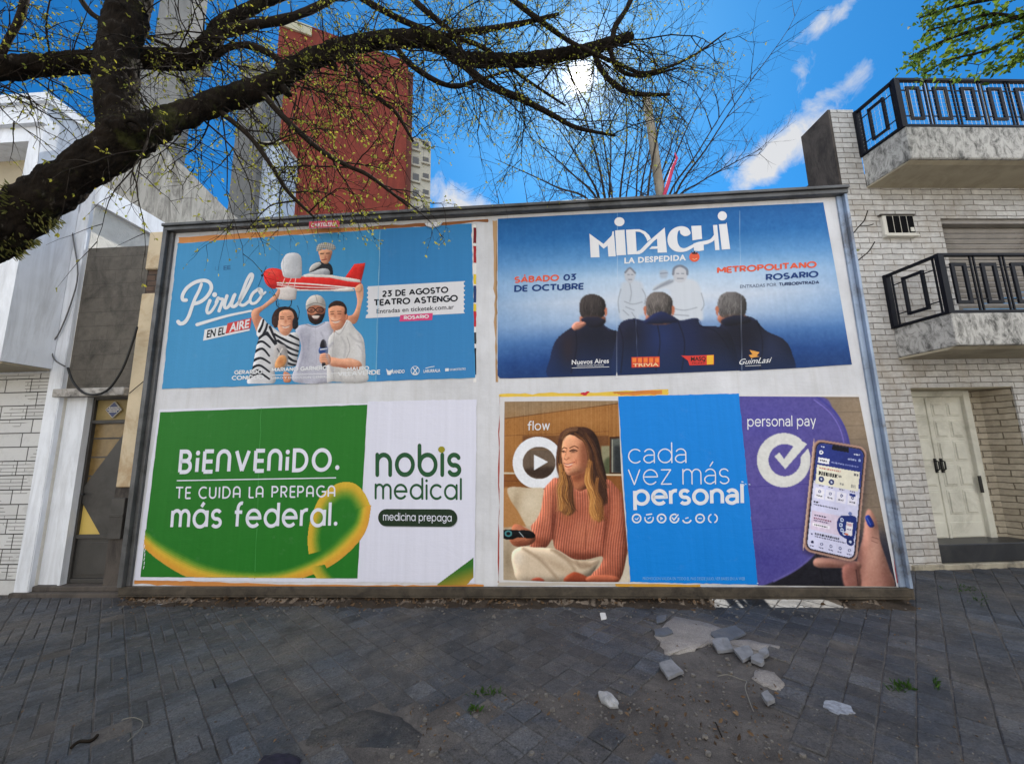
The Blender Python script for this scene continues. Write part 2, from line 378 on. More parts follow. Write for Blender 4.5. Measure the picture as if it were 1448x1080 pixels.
# ------------------------------------------------------------------ billboard
M_zinc = plain('dull_zinc', alb(104, 105, 107), .35, 3, .55, .25, 40, metal=.6, dirt=alb(60, 58, 55), dirt_amt=.8, dscale=2.5)
M_zincb = plain('bluish_sheet_metal', alb(150, 166, 190), .3, 2, .45, .2, 30, metal=.3, dirt=alb(88, 78, 68), dirt_amt=.8, dscale=3)
M_oldwood = plain('grey_rotten_timber', alb(78, 70, 60), .5, 6, .9, .7, 35, dist=.01, dirt=alb(35, 31, 28), dirt_amt=.9, dscale=4)
M_rust = plain('rusty_steel', alb(92, 70, 56), .4, 5, .8, .4, 60, dirt=alb(48, 38, 34), dirt_amt=.8)
def board_white():
    m = NT('pasted_white_paper')
    col = m.ramp(m.noise(1.4, 7, .65), [(.3, alb(196, 197, 202)), (.65, alb(220, 221, 227))])
    st = m.mapping((14, 14, .9)); k = m.ramp(m.noise(1.0, 6, .7, vec=st), [(.48, 0.0), (.75, .28)])
    col = m.mix(k, col, alb(168, 164, 158))
    n1 = m.bump(m.noise(5, 5, .6), .35, .02); n2 = m.bump(m.noise(1.0, 6, .7, vec=m.mapping((6, 6, 45))), .3, .006, n1)
    return m.done(col, .75, n2, spec=.25)
M_board = board_white()
def paper_bump(m):
    a = m.noise(1.0, 5, .65, vec=m.mapping((4, 4, 26)), dist=.8)
    b = m.noise(3.2, 4, .6, dist=.5)
    n1 = m.bump(b, .30, .020); return m.bump(a, .30, .005, n1)
def print_mat(name, c, rough=.5):
    m = NT(name); c = tuple(c)[:3]
    f = m.noise(1.0, 5, .7, vec=m.mapping((22, 22, .6)))
    col = m.ramp(f, [(.3, tuple(x*.955 for x in c)+(1,)), (.7, tuple(min(1, x*1.03+.002) for x in c)+(1,))])
    col = m.mix(m.ramp(m.noise(7, 6, .75), [(.60, 0.0), (.75, .14)]), col, tuple(x*.6+.18 for x in c)+(1,))
    return m.done(col, rough, paper_bump(m), spec=.18)
def vcol_mat(name):
    m = NT(name); at = m.N.new('ShaderNodeAttribute'); at.attribute_name = 'ink'
    f = m.ramp(m.noise(1.0, 5, .7, vec=m.mapping((22, 22, .6))), [(.3, .96), (.7, 1.025)])
    col = m.mix(1.0, at.outputs['Color'], f, 'MULTIPLY')
    return m.done(col, .55, paper_bump(m), spec=.18)
_pm = {}
def ink(r, g, b):
    k = (r, g, b)
    if k not in _pm: _pm[k] = print_mat('ink_%02x%02x%02x' % k, alb(r, g, b))
    return _pm[k]
M_print = vcol_mat('photo_print')

def build_board():
    o = BRD.at(0, 0); b = tag(empty('billboard', o), 'long street billboard in a grey metal frame carrying four pasted posters', 'billboard')
    p = MB(); p.wbox(BRD, -3.93, 4.05, .15, 4.335, .0, .04); p.build('backing_panel', M_board, b)
    f = MB(); f.wbox(BRD, -4.03, 4.14, 4.335, 4.385, -.06, .12); f.wbox(BRD, -4.035, 4.145, 4.385, 4.42, -.08, .145); f.build('frame_rail', M_zinc, b, bevel=.004)
    f = MB(); f.wbox(BRD, -4.03, 4.14, .085, .165, .055, .10); f.wbox(BRD, -4.035, 4.145, .062, .085, .06, .095); f.build('frame_rail', M_oldwood, b, bevel=.006)
    f = MB(); f.wbox(BRD, -4.03, -3.975, .165, 4.335, -.06, .12); f.wbox(BRD, -3.975, -3.93, .165, 4.335, -.06, .075); f.build('frame_stile', M_zinc, b, bevel=.004)
    f = MB(); f.wbox(BRD, 4.105, 4.135, .165, 4.335, -.06, .105); f.wbox(BRD, 4.05, 4.105, .165, 4.335, -.06, .062); f.build('frame_stile', M_zincb, b, bevel=.004)
    for u in (-3.9, -1.95, .02, 2.05, 4.0):
        q = MB(); q.wbox(BRD, u-.04, u+.04, -.05, 4.3, -.16, -.08); q.build('support_post', M_rust, b)
        q = MB(); q.tube([BRD.at(u, 3.2, -.16), BRD.at(u, -.05, -1.5)], .03, 6); q.build('brace', M_rust, b)
    # older paper still showing round the posters
    r = random.Random(11)
    def strip(uz, mat, dd=.0415, n=10, amp=.012):
        pts = []
        for k in range(len(uz)):
            a, c = uz[k], uz[(k+1) % len(uz)]
            for q in range(n):
                t = q/n; pts.append((a[0]+(c[0]-a[0])*t+r.gauss(0, amp*.4), a[1]+(c[1]-a[1])*t+r.gauss(0, amp*.4)))
        s = MB(); s.wprism(BRD, pts, .0402, dd); s.build('paper_scrap', mat, b, smooth=False)
    def pxs(l): return [BRD.uz(x, y, .04) for x, y in l]
    orange, brown, red, yel, navy = ink(208, 138, 74), ink(150, 96, 58), ink(196, 44, 58), ink(226, 196, 60), ink(40, 60, 110)
    strip(pxs([(253, 336), (420, 325), (520, 321), (520, 326), (420, 332), (253, 345)]), orange)
    strip(pxs([(520, 321), (690, 310), (690, 314), (520, 326)]), brown)
    strip(pxs([(668, 318), (673, 318), (673, 540), (670, 540)]), ink(236, 232, 230))
    for y0, y1, mm in ((322, 344, ink(120, 28, 40)), (348, 372, ink(170, 40, 50)), (388, 402, yel), (404, 428, navy), (430, 440, yel), (440, 462, red), (470, 486, ink(60, 60, 64)), (492, 530, ink(34, 36, 44))):
        strip(pxs([(669.5, y0), (673.5, y0), (673.5, y1), (669.5, y1)]), mm, .042, 4, .004)
    strip(pxs([(190, 818), (300, 823), (420, 826), (560, 827), (684, 826), (684, 831), (560, 832), (420, 832), (300, 829), (190, 825)]), orange, .0412)
    strip(pxs([(706, 556), (800, 556), (945, 551), (945, 558), (876, 561), (706, 562)]), ink(226, 190, 74), .0412)
    strip(pxs([(866, 555), (936, 551), (936, 557), (880, 559)]), ink(216, 132, 60), .0416)
    strip(pxs([(822, 555), (834, 554), (830, 558), (820, 559)]), red, .0416, 4)
    strip(pxs([(706, 560), (709, 560), (706, 822), (704, 822)]), ink(170, 70, 60), .0412)
    strip(pxs([(870, 823), (990, 826), (990, 831), (870, 829)]), ink(214, 160, 60), .0412)
    strip(pxs([(704, 822), (870, 823), (870, 828), (704, 828)]), ink(196, 188, 178), .0412)
    strip(pxs([(1196, 332), (1198, 332), (1224, 480), (1247, 640), (1245, 640), (1222, 480)]), ink(190, 110, 92), .0412)
    strip(pxs([(1246, 650), (1249, 650), (1272, 822), (1268, 824)]), ink(176, 60, 66), .0416)
    strip(pxs([(1066, 829), (1268, 828), (1268, 833), (1066, 834)]), ink(188, 184, 180), .0412)
    strip(pxs([(697, 312), (703, 312), (703, 400), (702, 470), (704, 540), (701, 540), (699, 420)]), ink(186, 150, 110), .0412)
    # torn paper curl hanging from the top edge
    s = MB(); e = [BRD.at(*BRD.uz(x, y, .05), .05) for x, y in ((601, 317), (626, 315), (622, 320), (612, 323), (604, 321))]
    s.prism([q-BRD.d*(-.02) for q in e], e); s.build('paper_scrap', ink(222, 222, 226), b)
    # little sticker fixed on the top rail
    st = tag(empty('sticker', BRD.at(*BRD.uz(458, 317, .15), .15)), 'small red sticker with pale lettering fixed on the top rail', 'sticker')
    s = MB(); s.prism([BRD.hit(x, y, .150) for x, y in ((437, 313.5), (480, 311.5), (480, 321), (437, 323))], [BRD.hit(x, y, .1455) for x, y in ((437, 313.5), (480, 311.5), (480, 321), (437, 323))])
    s.build('sticker_sheet', ink(206, 70, 92), st)
    return b, st
BOARD, STICKER = build_board()
# ------------------------------------------------------------------ masonry materials
def brick_mat(name, c1, c2, mortar, row=.083, width=.30, stain=None, stain_amt=.5, stain_scale=(1.6, 1.6, .7), depth=.85):
    m = NT(name)
    warp = m.N.new('ShaderNodeMixRGB'); warp.blend_type = 'ADD'; warp.inputs[0].default_value = 1
    nz = m.N.new('ShaderNodeTexNoise'); nz.inputs['Scale'].default_value = 7; nz.inputs['Detail'].default_value = 4; m.L.new(m.tc.outputs['UV'], nz.inputs['Vector'])
    sc = m.N.new('ShaderNodeVectorMath'); sc.operation = 'MULTIPLY'; m.L.new(nz.outputs['Color'], sc.inputs[0]); sc.inputs[1].default_value = (.03, .028, 0)
    ad = m.N.new('ShaderNodeVectorMath'); ad.operation = 'ADD'; m.L.new(m.tc.outputs['UV'], ad.inputs[0]); m.L.new(sc.outputs[0], ad.inputs[1])
    bt = m.N.new('ShaderNodeTexBrick'); bt.inputs['Scale'].default_value = 1; bt.inputs['Brick Width'].default_value = width; bt.inputs['Row Height'].default_value = row; bt.inputs['Mortar Size'].default_value = .0075
    bt.inputs['Mortar Smooth'].default_value = .6; bt.inputs['Color1'].default_value = c1; bt.inputs['Color2'].default_value = c2; bt.inputs['Mortar'].default_value = mortar; bt.inputs['Bias'].default_value = -.2
    m.L.new(ad.outputs[0], bt.inputs['Vector'])
    col = m.mix(1.0, bt.outputs[0], m.ramp(m.noise(11, 7, .75), [(.3, .72), (.6, 1.05)]), 'MULTIPLY')
    if stain is not None: col = m.mix(m.ramp(m.noise(1.0, 8, .72, vec=m.mapping(stain_scale), dist=.5), [(.48, 0.0), (.72, stain_amt)]), col, stain)
    inv = m.math('SUBTRACT', 1.0, bt.outputs['Fac'])
    h = m.math('ADD', inv, m.math('MULTIPLY', m.noise(28, 7, .75), .55))
    n = m.bump(h, depth, .014); n = m.bump(m.noise(120, 5, .7), .35, .003, n)
    return m.done(col, .7, n, spec=.35)
M_wbrick = brick_mat('white_painted_brick', alb(202, 200, 198), alb(178, 175, 172), alb(138, 132, 126), stain=alb(146, 132, 112), stain_amt=.7)
M_pbrick = brick_mat('dirty_painted_brick', alb(176, 166, 148), alb(158, 148, 130), alb(112, 102, 88), stain=alb(120, 106, 86))
M_block = brick_mat('sooty_block_wall', alb(96, 91, 84), alb(92, 87, 80), alb(82, 77, 71), .19, .40, stain=alb(44, 41, 38), stain_amt=.95, stain_scale=(3.2, 3.2, 2.2), depth=.3)
def stained_plaster(name, c, streak, amt=.75, sx=5, sz=1.0):
    m = NT(name)
    col = m.ramp(m.noise(2.2, 7, .65), [(.3, tuple(x*.84 for x in c[:3])+(1,)), (.7, c)])
    k = m.ramp(m.noise(1.0, 9, .75, vec=m.mapping((sx, sx, sz)), dist=.7), [(.44, 0.0), (.62, amt)])
    col = m.mix(k, col, streak)
    n = m.bump(m.noise(40, 8, .7), .35, .006); n = m.bump(m.noise(4, 4), .2, .02, n)
    return m.done(col, .85, n, spec=.3)
M_stain = stained_plaster('mouldy_white_plaster', alb(196, 194, 190), alb(58, 58, 56), .85, 11, 6.0)
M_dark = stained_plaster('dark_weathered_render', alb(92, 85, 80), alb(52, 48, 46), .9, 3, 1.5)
M_white = stained_plaster('white_stucco', alb(232, 236, 244, .9), alb(160, 160, 162), .38, 6, .7)
M_beige = plain('beige_render', alb(176, 164, 140), .18, 2, .85, .3, 50)
M_under = plain('cream_soffit', alb(178, 168, 146), .2, 1.6, .85, .3, 40, dirt=alb(120, 110, 92), dirt_amt=.5)
M_navy = plain('navy_painted_iron', alb(13, 15, 26), .3, 6, .55, .15, 60, spec=.2)
M_vent = plain('matt_black_vent', (.006, .006, .007), .2, 6, .9, .1, 30, spec=.05)
M_black = plain('black_iron', alb(20, 20, 22), .3, 6, .5, .15, 60)
M_doorw = plain('aged_white_door_paint', alb(206, 204, 192), .16, 3, .6, .25, 40, dirt=alb(128, 122, 106), dirt_amt=.5)
M_step = plain('black_step_tile', alb(36, 38, 44), .3, 3, .4, .15, 40, dirt=alb(80, 78, 74), dirt_amt=.4)
M_glass = plain('dark_glass', alb(24, 26, 30), .2, 2, .12, .02, 10, spec=.6)
M_slat = plain('grey_brown_shutter_slats', alb(146, 140, 134), .2, 4, .6, .15, 40, dirt=alb(96, 90, 84), dirt_amt=.6)
M_acw = plain('yellowed_plastic', alb(206, 202, 192), .1, 4, .5, .1, 50, dirt=alb(130, 120, 104), dirt_amt=.5)
M_moss = plain('green_weed', (.045, .085, .02), .5, 8, .8, .2, 40)

def railing(parent, W, u0, u1, z0, z1, dF, dB, uw, nb, rect):
    """iron balcony guard: a splayed side panel and a front run with a framed rectangle in every bay"""
    h = z1-z0
    def bar(mb, a, b, w, t=.012):      # flat bar between two points
        a, b = np.array(a), np.array(b); ax = unit(b-a)
        side = unit(np.cross(ax, [0, 0, 1])) if abs(ax[2]) < .9 else W.u
        oth = np.cross(ax, side)
        c = [(-1, -1), (1, -1), (1, 1), (-1, 1)]
        mb.hexa([a+side*x*w/2+oth*y*t/2 for x, y in c]+[b+side*x*w/2+oth*y*t/2 for x, y in c])
    def panel(P, nb_, pad):
        mb = MB(); L = 1.0
        bar(mb, P(0, 1), P(1, 1), .05, .03); bar(mb, P(0, 0), P(1, 0), .045, .03)
        for b_ in range(nb_):
            f0 = pad+(1-2*pad)*b_/nb_; f1 = pad+(1-2*pad)*(b_+1)/nb_; w = f1-f0
            for q in (.06, .94): bar(mb, P(f0+w*q, 0), P(f0+w*q, 1), .016, .016)
            x0, x1, y0, y1 = f0+w*.30, f0+w*.70, .17, .83
            for (a, c) in (((x0, y0-.026), (x0, y1+.026)), ((x1, y0-.026), (x1, y1+.026))): bar(mb, P(*a), P(*c), .042, .022)
            for (a, c) in (((x0, y0), (x1, y0)), ((x0, y1), (x1, y1))): bar(mb, P(*a), P(*c), .02, .038)
            for yy in (.22, .78):
                bar(mb, P(f0+w*.06, yy), P(x0, yy), .012, .012); bar(mb, P(x1, yy), P(f0+w*.94, yy), .012, .012)
        return mb
    A = W.at(u0, z0, .02); B = W.at(uw, z0, dF); U = np.array([0, 0, h])
    panel(lambda s, t: A+(B-A)*s+U*t, 1, .06).build('side_panel', M_navy, parent)
    C_ = W.at(u1, z0, dF); panel(lambda s, t: B+(C_-B)*s+U*t, nb, .01).build('front_panel', M_navy, parent)
    for k, q in enumerate((A, B)):
        mb = MB(); w = .035; q = np.array(q)
        mb.hexa([q+W.u*x*w+W.d*y*w*.7-np.array([0, 0, .02]) for x, y in ((-1, 1), (1, 1), (1, -1), (-1, -1))]+[q+W.u*x*w+W.d*y*w*.7+U*1.02 for x, y in ((-1, 1), (1, 1), (1, -1), (-1, -1))])
        mb.build('corner_post', M_navy, parent)

def build_right_house():
    W = RGT; h = tag(empty('brick_house', W.at(0, 0)), 'white painted brick house with two railed balconies right of the billboard', 'house')
    UE = 7.5
    w = MB()
    DO0, DO1, DT = .345, 1.76, 2.25
    SH0, SH1, SB, ST = 1.24, 2.75, 3.05, 4.68
    D0 = -.30
    w.wbox(W, -.115, DO0, -.05, 5.17, D0, 0); w.wbox(W, DO0, DO1, DT, SB, D0, 0); w.wbox(W, DO1, SH1, -.05, SB, D0, 0)
    w.wbox(W, DO0, SH0, SB, ST, D0, 0); w.wbox(W, DO0, SH1, ST, 5.17, D0, 0); w.wbox(W, SH1, UE, -.05, 5.17, D0, 0)
    w.wbox(W, -.115, .235, 5.17, 6.43, -.52, 0)
    w.build('wall', M_wbrick, h)
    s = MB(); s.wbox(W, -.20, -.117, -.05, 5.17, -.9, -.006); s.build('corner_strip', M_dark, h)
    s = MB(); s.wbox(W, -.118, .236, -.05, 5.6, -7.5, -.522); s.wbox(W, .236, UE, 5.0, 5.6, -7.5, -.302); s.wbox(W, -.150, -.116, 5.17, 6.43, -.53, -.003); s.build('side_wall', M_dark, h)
    # recess of the door: splayed brick return, soffit
    s = MB(); s.wprism(W, [(0, 0)]*0 or [(1.16, .28), (1.20, .28), (1.20, DT), (1.16, DT)], -.42, -.36)
    RU = W.uz(1404, 763, -.34)[0]+.015; r_ = MB(); rf = [W.at(1.17, .27, -.36), W.at(DO1, .27, -.302), W.at(DO1, DT, -.302), W.at(1.17, DT, -.36)]
    r_.add([W.at(RU, .0, -.36), W.at(RU+.16, .0, -.30), W.at(1.76, .0, -.02), W.at(RU, DT, -.36), W.at(RU+.16, DT, -.30), W.at(1.76, DT, -.02)], [(0, 1, 4, 3), (1, 2, 5, 4)])
    r_.build('doorway_return', M_pbrick, h)
    s = MB(); s.wbox(W, DO0-.02, DO1, DT-.012, DT-.002, -.5, -.02); s.build('doorway_soffit', M_under, h)
    # double door
    dd = -.34; d = MB(); uR, zb = W.uz(1404, 763, dd); uL = .22; mids = W.uz(1325, 655, dd)[0]
    d.wbox(W, uL, uR-.07, zb, DT-.09, dd-.05, dd)
    door = d.build('door', M_doorw, h)
    f = MB(); f.wbox(W, uR-.07, uR+.02, zb-.01, DT-.012, dd-.05, dd+.05); f.wbox(W, uL, uR-.07, DT-.09, DT-.012, dd-.05, dd+.05); f.build('door_frame', M_doorw, door, bevel=.006)
    f = MB(); wL = uR-.07-uL
    wc = (uR-.115-mids-.055-.04)/2; cols = [(mids-.05-wc, mids-.05), (mids+.055, mids+.055+wc), (uR-.115-wc, uR-.115)]
    rows = [(zb+.34, zb+.66), (zb+.71, zb+.99), (zb+1.04, zb+1.31), (zb+1.36, zb+1.60), (zb+1.65, zb+1.84)]
    for (a, c) in cols:
        for (z0, z1) in rows:
            f.wbox(W, a, c, z0, z1, dd-.01, dd+.007); f.wbox(W, a+.022, c-.022, z0+.022, z1-.022, dd+.007, dd+.018)
    f.wbox(W, uL+.02, mids-.05, zb+.05, zb+.24, dd-.01, dd+.010); f.wbox(W, mids+.02, uR-.10, zb+.05, zb+.24, dd-.01, dd+.010)
    f.wbox(W, mids-.02, mids+.02, zb+.02, DT-.10, dd-.01, dd+.014)
    f.build('door_panel', M_doorw, door, bevel=.006)
    for uu in (mids-.035, mids+.05):
        k = MB(); zc = zb+.98; k.wbox(W, uu-.014, uu+.014, zc-.09, zc+.10, dd+.005, dd+.022); k.tube([W.at(uu, zc+.07, dd+.02), W.at(uu, zc+.06, dd+.055), W.at(uu, zc-.04, dd+.055), W.at(uu, zc-.06, dd+.02)], .010, 6); k.build('door_handle', M_black, door)
    k = MB(); k.wbox(W, uR-.10, uR-.06, zb+.62, zb+.84, dd+.05, dd+.062); k.build('lock_plate', M_black, door)
    s = MB(); s.wbox(W, DO0+.003, UE, .06, .275, -.55, -.01); s.build('door_step', M_step, h, bevel=.008)
    s = MB(); s.wbox(W, -.05, UE, -.02, .055, -.3, .035); s.build('base_kerb', plain('worn_white_kerb', alb(168, 160, 142), .3, 4, .9, .5, 60, dirt=alb(90, 84, 76), dirt_amt=.8, dscale=5), h, bevel=.008)
    # shutter over the middle opening
    s = MB(); n = 19
    for k in range(n):
        z0 = SB+(ST-.06-SB)*k/n; z1 = SB+(ST-.06-SB)*(k+1)/n; dm = -.15
        s.add([W.at(SH0, z0, dm), W.at(SH1, z0, dm), W.at(SH1, z0+(z1-z0)*.5, dm+.022), W.at(SH0, z0+(z1-z0)*.5, dm+.022), W.at(SH1, z1-.012, dm), W.at(SH0, z1-.012, dm)], [(0, 1, 2, 3), (3, 2, 4, 5)])
        s.add([W.at(SH0, z1-.012, dm), W.at(SH1, z1-.012, dm), W.at(SH1, z1, dm-.012), W.at(SH0, z1, dm-.012)], [(0, 1, 2, 3)])
    s.build('roller_shutter', M_slat, h)
    s = MB(); s.wbox(W, SH0, SH1, ST-.06, ST-.003, -.28, -.04); s.build('shutter_box', M_slat, h)
    # balconies: lower and upper
    b1 = MB(); zt, zb1 = 3.055, 2.66
    ring = [(.255, 0), (.30, .66), (3.12, .66), (3.12, 0)]
    b1.prism([W.at(u, zt, d_) for u, d_ in ring], [W.at(u, zb1+(.0 if d_ else .0), d_) for u, d_ in ring]); bal = b1.build('balcony', M_stain, h, bevel=.01)
    s = MB(); s.prism([W.at(u, zb1-.004, max(.0, d_-.03)) for u, d_ in ring], [W.at(u, zb1-.03, max(0.0, d_-.10)) for u, d_ in ring]); s.build('soffit', M_under, bal)
    rl = empty('railing', W.at(.3, zt)); rl.parent = bal; rl.matrix_parent_inverse = parent_inv(bal)
    b2 = MB(); zt2, zb2 = 5.64, 5.172
    ring2 = [(.236, 0), (.30, .575), (3.12, .575), (3.12, 0)]
    b2.prism([W.at(u, zt2, d_) for u, d_ in ring2], [W.at(u, zb2+.0*d_, d_) for u, d_ in ring2]); bal2 = b2.build('balcony', M_stain, h, bevel=.012)
    s = MB(); s.prism([W.at(u, zb2-.004, max(.0, d_-.03)) for u, d_ in ring2], [W.at(u, zb2-.02, max(0.0, d_-.10)) for u, d_ in ring2]); s.build('soffit', M_under, bal2)
    rl2 = empty('railing', W.at(.3, zt2)); rl2.parent = bal2; rl2.matrix_parent_inverse = parent_inv(bal2)
    bpy.data.objects.remove(rl); bpy.data.objects.remove(rl2)
    railing(bal, W, .262, 3.06, zt+.02, 3.80, .635, 0, .315, 7, None)
    railing(bal2, W, .250, 3.05, zt2+.02, 6.36, .55, 0, .30, 7, None)
    ms = MB(); A = W.at(.250, zt2+.02, .02); Bq = W.at(.30, zt2+.02, .55); Cq = W.at(3.05, zt2+.02, .55); hh = 6.33-zt2-.02
    for (p, q, n) in ((A, Bq, 9), (Bq, Cq, 46)):
        for k in range(1, n): c = p+(q-p)*k/n; ms.tube([c, c+np.array([0, 0, hh])], .0016, 3, cap=False)
        for k in range(1, 11): ms.tube([p+np.array([0, 0, hh*k/11]), q+np.array([0, 0, hh*k/11])], .0016, 3, cap=False)
    ms.build('safety_mesh', M_acw, bal2, uv=False)
    return h
build_right_house()

def build_ac():
    W = RGT; a = tag(empty('air_conditioner', W.at(.58, 4.4, .05)), 'small window air conditioner with vertical black vents set in the brick wall', 'air conditioner')
    u0, u1, z0, z1 = .345, .80, 4.40, 4.70
    m = MB(); m.wbox(W, u0, u1, z0, z1, -.1, .042); m.wbox(W, u0-.01, u1+.01, z0-.03, z0, -.05, .075); m.build('case', M_acw, a, bevel=.008)
    for k in range(4):
        a0 = u0+.05+k*.100; q = MB(); q.wbox(W, a0, a0+.086, z0+.035, z1-.012, .040, .047); q.build('vent', M_vent, a)
    q = MB(); q.wbox(W, u0+.37, u0+.42, z0+.05, z0+.11, .047, .054); q.build('control_knob', M_acw, a)
    q = MB(); q.wbox(W, u0-.03, u1+.02, z1, z1+.018, -.02, .05); q.build('rain_cap', M_dark, a)
build_ac()

# ------------------------------------------------------------------ the white house on the left
def stone_mat():
    m = NT('white_stone_cladding')
    bt = m.N.new('ShaderNodeTexBrick'); bt.inputs['Scale'].default_value = 1; bt.inputs['Brick Width'].default_value = .62; bt.inputs['Row Height'].default_value = .17; bt.inputs['Mortar Size'].default_value = .007; bt.offset_frequency = 2; bt.squash = .55; bt.squash_frequency = 2
    bt.inputs['Color1'].default_value = alb(212, 212, 212); bt.inputs['Color2'].default_value = alb(192, 192, 192); bt.inputs['Mortar'].default_value = alb(92, 90, 88)
    m.L.new(m.tc.outputs['UV'], bt.inputs['Vector'])
    b2 = m.N.new('ShaderNodeTexBrick'); b2.inputs['Scale'].default_value = 1; b2.inputs['Brick Width'].default_value = .31; b2.inputs['Row Height'].default_value = .0425; b2.inputs['Mortar Size'].default_value = .005; b2.inputs['Color1'].default_value = (1, 1, 1, 1); b2.inputs['Color2'].default_value = (1, 1, 1, 1); b2.inputs['Mortar'].default_value = (.42, .41, .40, 1)
    m.L.new(m.tc.outputs['UV'], b2.inputs['Vector'])
    ck = m.N.new('ShaderNodeTexVoronoi'); ck.inputs['Scale'].default_value = 2.1; m.L.new(m.mapping((1.2, 2.3, 1), src='UV'), ck.inputs['Vector'])
    sel = m.ramp(ck.outputs['Color'], [(.62, 0.0), (.63, 1.0)])
    col = m.mix(1.0, bt.outputs[0], m.mix(sel, (1, 1, 1, 1), b2.outputs[0]), 'MULTIPLY')
    col = m.mix(m.ramp(m.noise(6, 8, .75), [(.52, 0.0), (.72, .4)]), col, alb(140, 138, 136))
    h = m.math('SUBTRACT', m.math('MULTIPLY', m.noise(22, 8, .75), .6), bt.outputs['Fac'])
    return m.done(col, .75, m.bump(h, .7, .012), spec=.3)
M_stone = stone_mat()
M_cream = plain('peeling_cream_plaster', alb(206, 190, 162), .16, 2.5, .85, .4, 40, dirt=alb(160, 126, 84), dirt_amt=.75, dscale=2.1)
M_grey = stained_plaster('grey_cement_gable', alb(168, 164, 156), alb(84, 80, 74), .9, 6.5, 1.6)
M_rough = plain('rough_white_stucco', alb(216, 212, 204), .15, 6, .9, .8, 22, dist=.012)
M_metal = plain('grey_brown_sheet_iron', alb(74, 72, 70), .3, 3, .55, .25, 50, metal=.3, dirt=alb(46, 42, 40), dirt_amt=.7)
M_yellow = plain('yellow_pane', alb(206, 178, 96), .1, 2, .35, .05, 20)
M_amber = plain('amber_rippled_glass', alb(118, 96, 58), .3, 14, .25, .3, 40)

